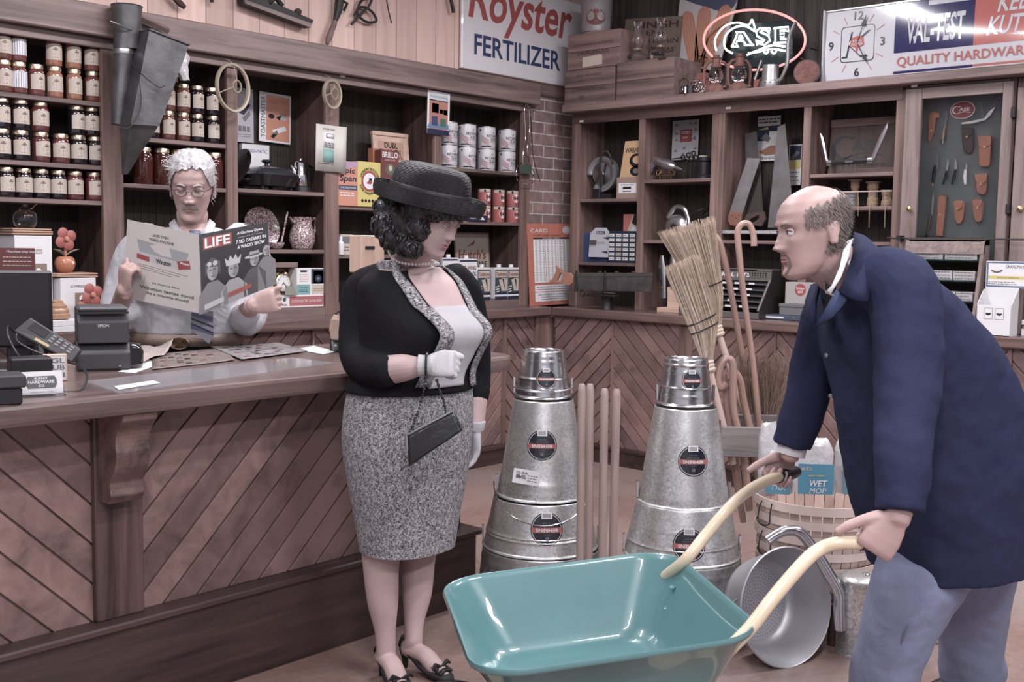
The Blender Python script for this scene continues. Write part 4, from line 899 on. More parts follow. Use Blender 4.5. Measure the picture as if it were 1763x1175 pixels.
t, p = hung('thin iron rod hanging left of the fertilizer sign', 'tool', 'iron_rod', 780, 8); f = lambda px, py, d=0: ony(px, py, 5.18+d)-p
MB(M_IRON).tube([f(774, -12), f(781, 22)], .012, 8).build('rod', t)
t, p = hung('slim wire hook hanging right of the chain loops', 'tool', 'wire_hook', 668, 20); f = lambda px, py, d=0: ony(px, py, 5.18+d)-p
MB(M_IRON).tube(cml([f(664, -10), f(668, 14), f(674, 40)], 4), .004, 6).build('wire', t)
# ---------------------------------------------------------------- right wall goods
ZR = 1.0505; ZT = 2.4705
def tR(name, label, cat, px, py, d, z=None, group=None, turn=0):
	p = pl('R', px, py, d)
	if z is not None: p.z = z
	t = thing(name, label, cat, p, RZ['R']+turn, group)
	def f(x, y, dd=d):
		w = pl('R', x, y, dd)-p; return V((-w.y, w.x, w.z))
	return t, f
M_RUST = mat('rust', C(128, 76, 68), .8, .2, bump=.5, bscale=80, var=.3, vscale=25); M_RED = col('faded_red_paint', 150, 74, 66, .5)
M_LEATH = col('tan_leather', 172, 96, 70, .5, bump=.2, bscale=150); M_LEATHD = col('dark_leather', 62, 48, 46, .6, bump=.2, bscale=150)
M_SAW = mat('aged_saw_steel', (.17, .16, .165), .4, .8, bump=.1, bscale=40, var=.3, vscale=12); M_SAWB = mat('bright_saw_steel', (.42, .42, .44), .35, .8, var=.15, vscale=15); M_BLADE = mat('blade_steel', (.55, .55, .57), .22, 1)
def arcs(cx, cz, rx, rz, a0, a1, n=20): return [(cx+rx*math.cos(lerp(a0, a1, i/n)), cz+rz*math.sin(lerp(a0, a1, i/n))) for i in range(n+1)]
def case_logo(mb, x, z, w, m, y=-.0012):
	s = w
	o = arcs(x-.30*s, z-.02*s, .22*s, .20*s, .9, 5.5); i = arcs(x-.27*s, z-.02*s, .165*s, .165*s, 5.5, .75); fp_strip(mb, o, i[::-1], m, y)
	mb.quad([(x-.17*s, y, z+.10*s), (x-.12*s, y, z+.13*s), (x-.10*s, y, z+.20*s), (x-.17*s, y, z+.15*s)], m)
	mb.text('ASE', (x+.10*s, y, z+.0*s), s*.17, s*.52, m, bold=.04)
	u = [(x-.28*s+.68*s*k/14, z-.20*s+.09*s*math.sin(k/14*PI*.9)) for k in range(15)]; l = [(p[0], p[1]-.028*s) for p in u]; fp_strip(mb, u, l, m, y)
def fp_strip(mb, a, b, m, y):
	n = len(a); mb.add([(p[0], y, p[1]) for p in b]+[(p[0], y, p[1]) for p in a], [(i, i+1, n+i+1, n+i) for i in range(n-1)], m, None, False)
# --- bay one
t, f = tR('circular_saw', 'old grey circular saw standing in first tool bay by bricks', 'saw', 1036, 343, .12, 1.8145)
c = f(1036, 300, .12); Mx = MT(c) @ MR(PI/2, 4, 'X')
k = .115
MB(M_BLADE).lathe([(0, -.004), (k*.72, -.004), (k*.72, 0), (k*.2, .002), (0, .008)], 36, M=Mx).build('blade', t); MB(M_SAW).lathe([(.018, .002), (.018, .014), (0, .016)], 12, M=Mx).build('arbor_nut', t)
g = MB(mat('cast_aluminium', (.40, .40, .42), .4, .7, bump=.1)); g.lathe([(k*.72, .004), (k*1.08, .004), (k*1.1, -.02), (k*1.05, -.05), (k*.5, -.055)], 36, M=Mx, a0=-2.2, a1=3.2, cap=False); g.build('blade_guard', t, solid=.004)
h = MB(M_IRON); h.tube(cml([c+V((.01, -.02, -.10)), c+V((.01, -.035, .05)), c+V((.02, -.03, .14)), c+V((.06, -.01, .15)), c+V((.10, .0, .06))], 6), .009, 8); h.build('handle', t)
mb = MB(M_IRON); mb.bb(-.06, .0, -.03, .03, 0, .075, b=.004); mb.bb(0, .10, -.02, .04, 0, .04); mb.build('motor_foot', t)
MB(M_IRON).tube(cml([c+V((-.06, .01, -.1)), c+V((-.11, .0, .0)), c+V((-.12, .02, .06)), c+V((-.10, .04, .08))], 5), .004, 6).build('cord', t)
bx = carton('cardboard_box', 'small brown cardboard box under the yellow power tool box', 'box', 'R', (1061, 1098, 343, 305), .04, .1, 1.8145, col('kraft', 172, 136, 116), lambda mb, w, h: (fr(mb, -w*.4, w*.42, h*.25, h*.72, MWH), fr(mb, -w*.2, w*.18, h*.32, h*.55, MKI, -.001), fr(mb, -w*.2, w*.18, h*.36, h*.44, MWH, -.0014), lines(mb, -w*.3, w*.3, [h*.62], h*.04, MGI, 21)))
def d_warn(mb, w, h): pass
c, w, h = fit('R', 1067, 1104, 304, 243, .05, 1.8145+bx.dimensions.z+.0008)
mb = MB(col('box_yellow', 222, 168, 110)); mb.prism([(-w/2, 0), (w/2+.02, 0), (w/2+.02, h), (-w*.28, h)], 0, .08); ft(mb, 'WARNER', .024, h*.74, h*.14, MKI, w*.80, bold=.03)
mb.quad([(x, -.001, z) for x, z in arcs(w*.25, h*.16, w*.28, h*.14, 0, 2*PI, 18)], MKI); fd(mb, w*.25, h*.16, w*.14, h*.07, MGI, -.0014)
o = arcs(w*.28, h*.45, w*.34, h*.2, 0, 2*PI, 18); i2 = arcs(w*.28, h*.47, w*.2, h*.11, 0, 2*PI, 18); fp_strip(mb, o, i2, MKI, -.001)
mb.build('power_tool_box', None, c, RZ['R'], label='yellow orange power tool box marked in black, on brown box', cat='box')
zs = 1.3685
carton('hook_box', 'blue cardboard display box behind the white blister card', 'box', 'R', (1001, 1046, 451, 401), .10, .1, zs, col('box_blue', 52, 78, 148))
c, w, h = fit('R', 1013, 1047, 443, 392, .06)
mb = MB(col('blister_white', 188, 190, 204)).prism([(-w/2, 0), (w/2, 0), (w/2, h*.82), (w*.28, h), (-w*.25, h), (-w/2, h*.82)], 0, .002)
fr(mb, -w*.2, w*.25, h*.78, h*.88, M_NAVYI); ft(mb, 'Bolens', .02*w, h*.83, h*.06, MWH, w*.36, y=-.0016, shear=.2); fp(mb, [(w*.12, h*.66), (w*.45, h*.7), (w*.45, h*.6)], M_NAVYI); fp(mb, [(w*.12, h*.18), (w*.45, h*.22), (w*.45, h*.12)], M_NAVYI); lines(mb, -w*.1, w*.3, [h*.5, h*.45], h*.018, MGI, 22)
mb.box((-w*.28, -.006, h*.5), (w*.3, .012, h*.14), MST); mb.build('blister_card', None, c, rot=(-.1, 0, RZ['R']), label='white blister card with steel fitting on the blue box', cat='card')
t, f = tR('parts_organizer', 'dark blue drawer organizer with rows of white labels', 'drawers', 1070, 454, .06, zs); c, w, h = fit('R', 1047, 1094, 452, 398, .06, zs)
MB(col('organizer_blue', 40, 50, 78, .4)).bb(-w/2, w/2, .006, .14, 0, h, b=.002).build('body', t)
dr = None
for r in range(6):
	for q in range(4):
		x = -w/2+w*(q+.5)/4; z = h*(.06+.147*r); m = M_CREAM if (r, q) in ((2, 1), (1, 1)) else MWH
		mb = MB(col('drawer_smoke', 96, 104, 120, .3)).bb(-w*.11, w*.11, 0, .006, 0, h*.125, b=.001); fr(mb, -w*.09, w*.09, h*.025, h*.11, m); lines(mb, -w*.07, w*.07, [h*.06], h*.02, MGI, r*4+q); mb.build('drawer', t, (x, 0, z))
c, w, h = fit('R', 1073, 1097, 400, 369, .12, zs+.185)
mb = MB(M_CREAM).bb(-w/2, w/2, 0, .04, 0, h); fp(mb, [(-w/2, h), (w*.2, h), (-w*.35, 0), (-w/2, 0)], col('salmon', 214, 112, 98)); fp(mb, [(w*.25, h), (w/2, h), (w/2, h*.45), (w*.1, h*.6)], MKI); fd(mb, w*.25, h*.25, w*.2, h*.18, MWH); mb.build('tool_box', None, c, RZ['R'], label='red black and white carton standing behind drawer organizer', cat='box')
MB(W_MED).bb(-.05, .05, 0, .1, 0, .183).build('wooden_riser', None, (c.x, c.y, zs), RZ['R'], label='plain wooden block behind the organizer carrying the red carton', cat='block')
# --- bay two
sheet('poster', 'white leaflet with red square hanging above the electric drill', 'poster', 'R', (1156, 1201, 275, 207), .30, col('leaflet', 190, 190, 198), lambda mb, w, h: (fr(mb, -w*.2, w*.25, h*.45, h*.76, M_REDI), ft(mb, 'NEW', 0, h*.56, h*.05, MWH, w*.2), lines(mb, -w*.15, w*.2, [h*.66, h*.7], h*.02, MWH, 23), [fp(mb, [(w*x, h*z), (w*(x+.1), h*(z+.05)), (w*(x+.13), h*(z-.01)), (w*(x+.05), h*(z-.02))], MGI) for x, z in ((-.42, .88), (.1, .9), (.3, .9), (.32, .74), (-.42, .66), (-.4, .5), (.3, .5), (-.42, .22), (-.1, .28), (.32, .26), (-.12, .14), (.12, .16))], fp(mb, [(w*.05, h*.42), (w*.4, h*.56), (w*.38, h*.58)], MKI)))
t, f = tR('electric_drill', 'polished metal electric drill resting on a brass easel', 'drill', 1150, 307, .10, 1.9365)
a, b = f(1130, 276), f(1156, 286); MB(mat('polished_alloy', (.46, .45, .47), .25, .9, bump=.1, bscale=40)).tube([a+(a-b)*.12, a, a.lerp(b, .5), b, b+(b-a)*.22], [.022, .034, .036, .033, .02], 14).build('motor_housing', t)
c = f(1168, 290); MB(MST).tube([b+(b-a)*.2, c, c+(b-a)*.25], [.015, .012, .009], 10).build('chuck', t); MB(M_BLADE).tube([c, c+(b-a)*.55], .004, 6).build('bit', t)
MB(mat('polished_alloy', (.46, .45, .47), .25, .9)).tube([f(1128, 277), f(1121, 291), f(1114, 303)], [.022, .021, .019], 10, flat=(1, .8)).build('pistol_grip', t); MB(M_IRON).tube([f(1130, 291), f(1127, 297)], .004, 6).build('trigger', t)
t, f = tR('plate_easel', 'small brass scroll easel holding the electric drill', 'easel', 1146, 308, .06, 1.9365)
for x0, x1 in ((1131, 1138), (1160, 1152)): MB(M_BRASS).tube(cml([f(x1, 296), f(x0, 302), f(x0, 294), f(x1, 294), f(x1, 299)], 4), .0024, 6).build('scroll', t)
MB(M_BRASS).tube([f(1131, 302), f(1160, 301)], .0024, 6).build('cross_bar', t)
for x in (1136, 1155): q = f(x, 302); MB(M_BRASS).tube([q, V((q.x, q.y, .001))], .0024, 6).build('leg', t)
t, f = tR('cast_gears', 'cluster of black cast rings on a stem beside drill', 'tool', 1192, 309, .17, 1.9365)
for x, y in ((1190, 274), (1194, 265), (1185, 268), (1180, 278), (1198, 272), (1176, 272)): q = f(x, y); MB(M_IRON).tube([(q.x+.013*math.cos(a), q.y+.006*math.sin(2*a), q.z+.016*math.sin(a)) for a in [i*2*PI/12 for i in range(13)]], .005, 6).build('ring', t)
MB(M_IRON).tube([f(1157, 274), f(1186, 270)], .004, 6).build('rod', t); q = f(1189, 280); MB(M_IRON).tube([q, V((q.x, q.y, .004))], .008, 8).build('stem', t); MB(M_IRON).cyl((q.x, q.y, 0), .03, .006, 14).build('base', t)
t, f = tR('router_motor', 'black cylindrical motor with pale cap beside post', 'motor', 1212, 306, .12, 1.9365)
MB(M_BLK).lathe([(.055, 0), (.055, .02), (.042, .03), (.042, .11), (.05, .12), (.05, .14), (.03, .148)], 22).build('housing', t); MB(M_CREAM).cyl((-.01, 0, .148), .03, .006, 16).build('cap', t)
t, f = tR('circular_saw', 'round chrome circular saw half hidden behind broom bristles', 'saw', 1166, 414, .13, 1.5305)
c = f(1164, 398, .13); Mx = MT(c+V((0, 0, .02))) @ MR(PI/2, 4, 'X')
MB(mat('polished_alloy', (.46, .45, .47), .25, .9)).lathe([(0, .03), (.05, .03), (.09, .012), (.095, -.02)], 30, M=Mx).build('blade_guard', t, sm=60); MB(M_IRON).lathe([(0, .034), (.028, .034), (.03, .028)], 20, M=Mx).build('hub', t)
MB(mat('polished_alloy', (.46, .45, .47), .25, .9)).tube(cml([f(1150, 375), f(1163, 357), f(1178, 360), f(1185, 376), f(1186, 392)], 5), .017, 10).build('handle', t)
MB(M_IRON).bb(-.12, .12, -.02, .07, 0, .012).build('base_plate', t); MB(M_IRON).tube(cml([f(1186, 374), f(1205, 362), f(1222, 358, .2), f(1210, 368, .25)], 5), .005, 6).build('cord', t)
# --- bay three: hand saws
zs = 1.6005
def handsaw(label, tip0, tip1, heel0, heel1, m, d, handle=None, hm=None):
	p = pl('R', (heel0[0]+heel1[0])/2, (heel0[1]+heel1[1])/2, d); t, f = tR('hand_saw', label, 'saw', (heel0[0]+heel1[0])/2, (heel0[1]+heel1[1])/2, d)
	q = [f(*x) for x in (tip0, tip1, heel1, heel0)]; mb = MB(m); a = [(v.x, v.z) for v in q]; mb.prism(a, -.0012, .0012, m); mb.build('blade', t)
	if handle:
		hd = [f(*x) for x in handle]; mb = MB(hm); mb.prism([(v.x, v.z) for v in hd], -.011, .011, hm); mb.build('handle', t, bev=.004)
	return t, f
t, f = handsaw('bright hand saw with red brown wooden handle leaning left', (1287, 272), (1309, 273), (1253, 375), (1278, 369), M_SAWB, .08, [(1257, 366), (1278, 364), (1277, 380), (1272, 390), (1258, 388), (1254, 380)], mat('saw_handle', C(150, 92, 74), .4, coat=.3))
for x, y in ((1262, 372), (1267, 375), (1272, 371)): q = f(x, y, .068); MB(M_BRASS).lathe([(.004, 0), (.004, .002)], 8, M=MT(q) @ MR(PI/2, 4, 'X')).build('rivet', t)
def loop_handle(f, pts, hole, m, t):
	a = [f(*x) for x in pts]; b = [f(*x) for x in hole]; mb = MB(m); n = len(a)
	fr_ = [(v.x, -.011, v.z) for v in a]+[(v.x, -.011, v.z) for v in b]; bk = [(x, .011, z) for x, y, z in fr_]
	F = []
	for i in range(n):
		j = (i+1) % n
		F += [(i, j, n+j, n+i), (2*n+j, 2*n+i, 3*n+i, 3*n+j), (j, i, 2*n+i, 2*n+j), (n+i, n+j, 3*n+j, 3*n+i)]
	mb.add(fr_+bk, F, m, None, False); mb.build('handle', t, bev=.003)
t, f = handsaw('dark rusty hand saw with open dark handle, second from left', (1301, 280), (1309, 276), (1281, 378), (1314, 372), mat('rusty_saw', (.055, .045, .045), .6, .4, bump=.2, bscale=60), .13)
loop_handle(f, [(1284, 370), (1300, 366), (1316, 364), (1319, 378), (1312, 390), (1296, 388), (1288, 388), (1280, 380)], [(1294, 377), (1300, 374), (1307, 370), (1309, 373), (1306, 378), (1300, 382), (1296, 384), (1291, 381)], mat('rusty_saw_handle', C(84, 62, 58), .6), t)
handsaw('tall dark saw blade standing upright at the bay back', (1283, 231), (1303, 226), (1284, 388), (1310, 386), M_SAW, .22)
handsaw('widest pale grey saw blade leaning behind the man\'s forehead', (1339, 219), (1352, 213), (1322, 392), (1368, 392), mat('grey_saw_steel', (.26, .25, .26), .4, .7, var=.2, vscale=10), .14)
def d_saw(mb, w, h):
	fr(mb, -w*.5, w*.5, h*.78, h*.98, MWH); lines(mb, -w*.46, w*.46, [h*.85, h*.92], h*.025, MKI, 24); fr(mb, -w*.5, w*.5, h*.45, h*.78, M_NAVYI, -.0007); fp(mb, [(-w*.4, h*.5), (-w*.1, h*.62), (w*.1, h*.5), (0, h*.42)], MGI, -.001); fp(mb, [(-w*.45, h*.7), (-.05*w, h*.76), (0, h*.7)], M_YEL, -.001)
	fr(mb, w*.02, w*.5, h*.35, h*.66, MWH, -.0009); fp(mb, [(-.4*w, h*.2), (.1*w, h*.34), (.45*w, h*.33), (.45*w, h*.14), (-.1*w, h*.12)], col('saw_photo', 186, 118, 78), -.0012); lines(mb, -w*.3, w*.4, [h*.04, h*.07], h*.02, MGI, 25)
sheet('poster', 'saw advertisement sheet between the tall blades', 'poster', 'R', (1302, 1341, 277, 200), .30, MWH, d_saw)
sheet('poster', 'narrow tool leaflet at right edge behind widest saw', 'poster', 'R', (1356, 1378, 319, 249), .28, MWH, lambda mb, w, h: (fr(mb, -w*.45, w*.45, h*.62, h*.97, M_NAVYI), fp(mb, [(-w*.4, h*.66), (w*.1, h*.85), (w*.35, h*.8), (-.1*w, h*.64)], MGI, -.001), fr(mb, -w*.45, w*.45, h*.4, h*.6, M_YEL), lines(mb, -w*.4, w*.4, [h*.1, h*.2, h*.3], h*.02, MGI, 26)))
c, w, h = fit('R', 1228, 1381, 395, 387, .005); w = .545;
mb = MB(col('strip_grey', 150, 148, 152, .4)).bb(-w/2, w/2, 0, .004, 0, .024, b=.001); ft(mb, 'FOR PRECISION SAWS DO HARD WORK', 0, .012, .009, MWH, w*.9, bold=.03); mb.build('shelf_strip', None, (6.276, 3.504, 1.598-.022), RZ['R'], label='grey lettered strip along the shelf edge under saws', cat='strip')
# --- bay four: big knife, crate end, rope spools
c, w, h = fit('R', 1420, 1552, 291, 203, .22, 1.9405); w = .50
mb = MB(W_CRATE2 := wood('pale_crate_wood', (.20, .12, .095), (.42, .28, .22), 'z', .7, planks=('y', .06), bump=.3)); mb.bb(-w/2, w/2, 0, .016, 0, h); mb.bb(-w/2, w/2, -.008, 0, h*.86, h, m=W_CRATE); mb.bb(-w/2, w/2, -.008, 0, 0, h*.12, m=W_CRATE)
case_logo(mb, -.05, h*.52, .36, col('charcoal_ink', 54, 56, 62)); mb.text('*', (-.01, -.0012, h*.30), .03, None, MKI); mb.text('Tradition & Workmanship', (-.08, -.0012, h*.18), .025, .38, MKI, shear=.3, bold=-.005)
mb.build('crate_end', None, (c.x, 2.915, 1.9405), rot=(-.06, 0, RZ['R']), label='pale crate end board with dark knife brand lettering', cat='board')
t, f = tR('display_knife', 'oversized open pocket knife on clear stand before crate board', 'knife', 1462, 296, .10, 1.9405)
a, b = f(1424, 281), f(1502, 276)
MB(mat('black_bone', (.02, .018, .02), .25, coat=.5)).tube([a.lerp(b, .08), a.lerp(b, .5), a.lerp(b, .92)], [.017, .016, .015], 12, flat=(1, .5)).build('handle', t)
for p_, q_ in ((a, .1), (b, .9)): MB(M_BLADE).tube([p_+(p_-a.lerp(b, .5))*.04, p_, a.lerp(b, q_)], [.009, .018, .0175], 12, flat=(1, .55)).build('bolster', t)
m_ = a.lerp(b, .5); MB(M_BLADE).box(m_+V((0, -.011, 0)), (.05, .003, .012), b=.001).build('shield', t)
def blade(p0, p1, w0, nm='blade'):
	d = (p1-p0).normalized(); n = V((-d.z, 0, d.x)); L = (p1-p0).length; mb = MB(M_BLADE)
	mb.rings([[p0+n*w0*.8, p0+V((0, -.003, 0)), p0-n*w0*.8, p0+V((0, .003, 0))], [p0+d*L*.6+n*w0, p0+d*L*.6+V((0, -.003, 0)), p0+d*L*.6-n*w0, p0+d*L*.6+V((0, .003, 0))], [p0+d*L*.85+n*w0*.6, p0+d*L*.85+V((0, -.002, 0)), p0+d*L*.85-n*w0*.9, p0+d*L*.85+V((0, .002, 0))], [p1+n*.001, p1+V((0, -.0005, 0)), p1-n*.001, p1+V((0, .0005, 0))]], sm=False); return mb.build(nm, t)
blade(a+V((-.004, 0, .01)), f(1412, 229), .013); blade(b+V((0, 0, .01)), f(1529, 210), .013)
st = MB(GLASSY);
for x in (-.05, .05): st.box((m_.x+x*.6, -.0, m_.z/2-.004), (.012, .03, m_.z-.012));
st.box((m_.x, 0, .004), (.10, .05, .006)); st.build('stand', t)
ROPE = mat('jute_twine', C(176, 140, 104), .9, bump=.8, bscale=90, var=.2, vscale=120)
def spool(label, px, py, r, h, core, z, d=.14, rope=ROPE):
	p = pl('R', px, py, d); t = thing('twine_spool', label, 'spool', (p.x, p.y, z), 0, 'twine spools behind the stooping man')
	[MB(mat('spool_card', C(166, 146, 130), .7)).cyl((0, 0, z_), r*1.25, .006, 22).build('flange', t) for z_ in (0, h-.006)]
	pr = []; n = 16
	for i in range(n+1): u = i/n; pr.append((r*(core+.10*math.sin(u*9)+.04*math.sin(u*27)), .006+(h-.012)*u))
	MB(rope).lathe(pr, 20).build('twine', t, sm=60)
spool('tallest twine spool, left of the three behind the man', 1471, 352, .034, .165, .72, 1.7425); spool('middle twine spool of the three behind the man', 1502, 352, .036, .150, .85, 1.7425); spool('short twine spool, rightmost beside the cabinet post', 1528, 352, .036, .10, .95, 1.7425)
WHT = mat('grey_twine', C(150, 148, 158), .9, bump=.8, bscale=90)
p = pl('R', 1469, 352, .10)
spool('grey twine spool in front of the tallest one', 1463, 352, .033, .085, .95, 1.7425, .075, WHT)
t, f = tR('twine_rod', 'thin rod across the bay holding loose twine ends', 'rod', 1490, 330, .02)
MB(M_CREAM).tube([f(1440, 331), f(1536, 329)], .0035, 6).build('rod', t)
for x in (1477, 1496, 1523): MB(ROPE).tube([f(x, 330), f(x+1, 352, .0), f(x, 352+40 if x != 1477 else 372, .0)], .002, 5).build('twine_end', t)
# --- glass knife cabinet
W_FR = wood('weathered_frame_wood', (.10, .065, .055), (.30, .21, .185), 'z', .55, bump=.25); W_FRH = wood('weathered_frame_wood_rail', (.10, .065, .055), (.30, .21, .185), 'y', .55, bump=.25)
t = thing('knife_cabinet', 'wall cabinet with glass door showing knives and sheaths', 'cabinet', (6.27, 2.30, 1.05))
WR(MB(W_DARKZ).bb(1.995, 2.60, 6.42, 6.60, 1.05, 2.412), 'back', t); WR(MB(col('grey_felt', 100, 108, 112, .9, bump=.3, bscale=400)).bb(2.03, 2.56, 6.36, 6.42, 1.07, 2.38), 'felt_board', t)
WR(MB(W_DARKZ).bb(1.995, 2.03, 6.255, 6.42, 1.05, 2.412), 'side', t); WR(MB(W_DARKZ).bb(2.565, 2.598, 6.255, 6.42, 1.05, 2.412), 'side', t); WR(MB(W_FRH).bb(2.03, 2.565, 6.255, 6.42, 2.385, 2.412), 'top', t)
d_ = WR(MB(W_FR).bb(2.003, 2.056, 6.225, 6.252, 1.20, 2.395, b=.003).bb(2.492, 2.585, 6.225, 6.252, 1.20, 2.395, b=.003).bb(2.056, 2.492, 6.225, 6.252, 2.335, 2.395, m=W_FRH, b=.003).bb(2.056, 2.492, 6.225, 6.252, 1.20, 1.28, m=W_FRH, b=.003), 'door', t)
def sub(o): return V(o.location)+V(o.parent.location) if o.parent else V(o.location)
pane_m = mat('door_glass', (1, 1, 1), .02, trans=1, ior=1.2)
g_ = WR(MB(pane_m).bb(2.05, 2.497, 6.236, 6.240, 1.275, 2.34), 'glass_pane', t)
p = pl('R', 1565, 360, -.06); kn = MB(M_BRASS); kn.lathe([(.006, 0), (.006, .012), (.014, .016), (.014, .022), (0, .026)], 14, M=MT(V((6.226, p.y, p.z))-t.location) @ MR(-PI/2, 4, 'Y')); kn.build('knob', t)
for py in (195, 360):
	p = pl('R', 1738, py, -.02); MB(M_IRON).box(V((6.235, 1.998, p.z))-t.location, (.03, .022, .055), b=.003).build('hinge', t)
t = thing('wooden_cabinet', 'closed wooden cabinet door with knob at right edge', 'cabinet', (6.27, 1.6, 1.05))
mb = MB(wood('cabinet_plank_wood', (.06, .036, .03), (.24, .16, .135), 'z', .55, planks=('y', .075), bump=.3)); WR(mb.bb(1.2, 1.99, 6.262, 6.60, 1.05, 2.41), 'body', t)
WR(MB(W_FR).bb(1.90, 1.985, 6.24, 6.262, 1.05, 2.36, b=.003), 'stile', t); p = pl('R', 1757, 360, -.03); MB(M_BRASS).lathe([(.012, 0), (.016, .006), (.016, .014), (0, .018)], 14, M=MT(V((6.24, p.y, p.z))-t.location) @ MR(-PI/2, 4, 'Y')).build('knob', t)
t, f = tR('security_bar', 'thin black bar across the fronts of the cabinets', 'bar', 1640, 411, -.085)
MB(M_IRON).tube([f(1527, 410), f(1775, 413)], .005, 8).build('rod', t); MB(M_IRON).bb(*[f(1548, 410).x+q for q in (-.012, .012)], -.012, .07, -.015, .015).build('bracket', t)
# things on the felt
DK = .083
def onfelt(name, label, cat, px, py): t, f = tR(name, label, cat, px, py, DK-.003); return t, (lambda x, y, dd=DK-.003: f(x, y, dd))
c, w, h = fit('R', 1635, 1678, 205, 174, DK-.006)
mb = MB(col('emblem_cream', 206, 186, 180)); mb.lathe([(w/2, 0), (w/2, .004)], 36, sy=h/w, M=MT((0, .004, h/2)) @ MR(PI/2, 4, 'X')); fd(mb, 0, h/2, w*.46, h*.45, col('emblem_red', 150, 52, 54), -.0005, 36); case_logo(mb, 0, h*.53, w*.8, MWH, -.001); mb.build('oval_emblem', None, c, RZ['R'], label='red oval knife brand emblem at top of felt board', cat='emblem')
def poly_part(t, f, pts, m, nm, th=.012, bev=.003): q = [f(*x) for x in pts]; return MB(m).prism([(v.x, v.z) for v in q], -th, 0, m).build(nm, t, bev=bev)
def knife(label, blade_, grip, bm=M_BLADE, gm=None, tipm=None):
	x, y = grip[0]; t, f = onfelt('knife', label, 'knife', x, y); poly_part(t, f, blade_, bm, 'blade', .003, 0)
	g = [f(*p) for p in grip]; MB(gm or mat('black_bone', (.02, .018, .02), .25, coat=.5)).tube([q+V((0, -.008, 0)) for q in g], [.006]+[.0095]*(len(g)-2)+[.006], 10, flat=(1, .7)).build('handle', t)
	if tipm: MB(tipm).tube([g[-1]+V((0, -.008, 0)), g[-1]+(g[-1]-g[-2]).normalized()*.02+V((0, -.008, 0))], [.009, .006], 8).build('bolster', t)
	return t, f
M_BONE = mat('brown_bone', C(150, 110, 96), .35, coat=.4)
knife('dark skinning knife with long grip at left of felt', [(1612, 292), (1613, 262), (1611, 253), (1616, 268), (1617, 290)], [(1611, 285), (1609, 300), (1607, 315)], M_SAW, None, M_BRASS)
knife('small black folding knife, left of the black pair', [(1629, 294), (1632, 272), (1634, 280), (1632, 294)], [(1631, 294), (1629, 306), (1624, 318)])
knife('small black folding knife, right of the black pair', [(1643, 293), (1645, 272), (1648, 280), (1648, 293)], [(1646, 292), (1643, 306), (1640, 318)])
knife('slender white handled knife beside the glass reflections', [(1662, 292), (1664, 278), (1666, 286), (1664, 294)], [(1663, 292), (1662, 304), (1663, 318)], M_BLADE, MWH)
knife('brown handled folding knife left of the oval emblem', [(1626, 219), (1629, 198), (1632, 192), (1631, 208), (1629, 219)], [(1627, 218), (1625, 230), (1624, 243)], M_SAW, M_BONE, M_BLADE)
knife('long fixed blade hunting knife at lower left of felt', [(1603, 370), (1604, 345), (1608, 328), (1609, 345), (1606, 371)], [(1603, 371), (1600, 388), (1597, 404)], M_BLADE, mat('stacked_leather', C(92, 62, 56), .4), M_BLADE)
t, f = knife('pearl trapper knife opened wide beside the oval emblem', [(1693, 206), (1703, 192), (1714, 184), (1706, 198), (1695, 209)], [(1695, 206), (1675, 211), (1657, 213)], M_BLADE, mat('pearl', C(196, 186, 190), .2, coat=.6)); poly_part(t, f, [(1692, 205), (1689, 178), (1691, 176), (1694, 204)], M_SAW, 'second_blade', .003, 0)
def sheath(label, pts, m, snap, flap=None):
	t, f = onfelt('sheath', label, 'sheath', *snap); poly_part(t, f, pts, m, 'body', .016, .005)
	if flap: q = [f(*x) for x in flap]; MB(m).prism([(v.x, v.z) for v in q], -.022, -.012, m).build('flap', t, bev=.003)
	q = f(*snap); MB(M_BRASS).lathe([(.007, 0), (.006, .003), (0, .004)], 12, M=MT(q+V((0, -.021, 0))) @ MR(PI/2, 4, 'X')).build('snap', t)
sheath('tan leather pistol shaped sheath at top left of felt', [(1600, 200), (1603, 194), (1612, 192), (1620, 196), (1620, 203), (1613, 204), (1611, 222), (1603, 247), (1599, 240), (1600, 222)], M_LEATH, (1605, 226))
sheath('dark brown leather sheath below the trapper knife', [(1658, 222), (1677, 222), (1678, 250), (1676, 262), (1669, 266), (1661, 261), (1658, 245)], M_LEATHD, (1667, 236), [(1657, 220), (1677, 220), (1676, 232), (1667, 239), (1659, 232)])
sheath('large tan leather sheath at right of felt board', [(1686, 236), (1708, 236), (1707, 284), (1702, 288), (1690, 287), (1687, 283)], M_LEATH, (1697, 254), [(1685, 234), (1709, 234), (1708, 250), (1697, 257), (1687, 252)])
sheath('long narrow tan sheath beside the hunting knife', [(1616, 340), (1622, 336), (1631, 338), (1629, 365), (1625, 408), (1612, 406), (1615, 365)], M_LEATH, (1621, 370))
sheath('small tan belt sheath at lower middle of felt', [(1642, 350), (1646, 346), (1659, 346), (1663, 350), (1660, 378), (1656, 386), (1649, 386), (1645, 378)], M_LEATH, (1650, 361), [(1643, 348), (1661, 348), (1659, 358), (1651, 363), (1645, 357)])
sheath('small tan belt sheath at lower right of felt', [(1675, 347), (1679, 343), (1690, 343), (1695, 348), (1693, 376), (1690, 383), (1682, 383), (1678, 376)], M_LEATH, (1685, 358), [(1675, 345), (1694, 345), (1692, 354), (1685, 360), (1678, 354)])
sheath('tan sheath half lost in glare below the large one', [(1681, 302), (1702, 301), (1700, 330), (1696, 336), (1685, 334), (1682, 326)], M_LEATH, (1691, 318), [(1680, 300), (1703, 299), (1701, 312), (1691, 319), (1682, 313)])
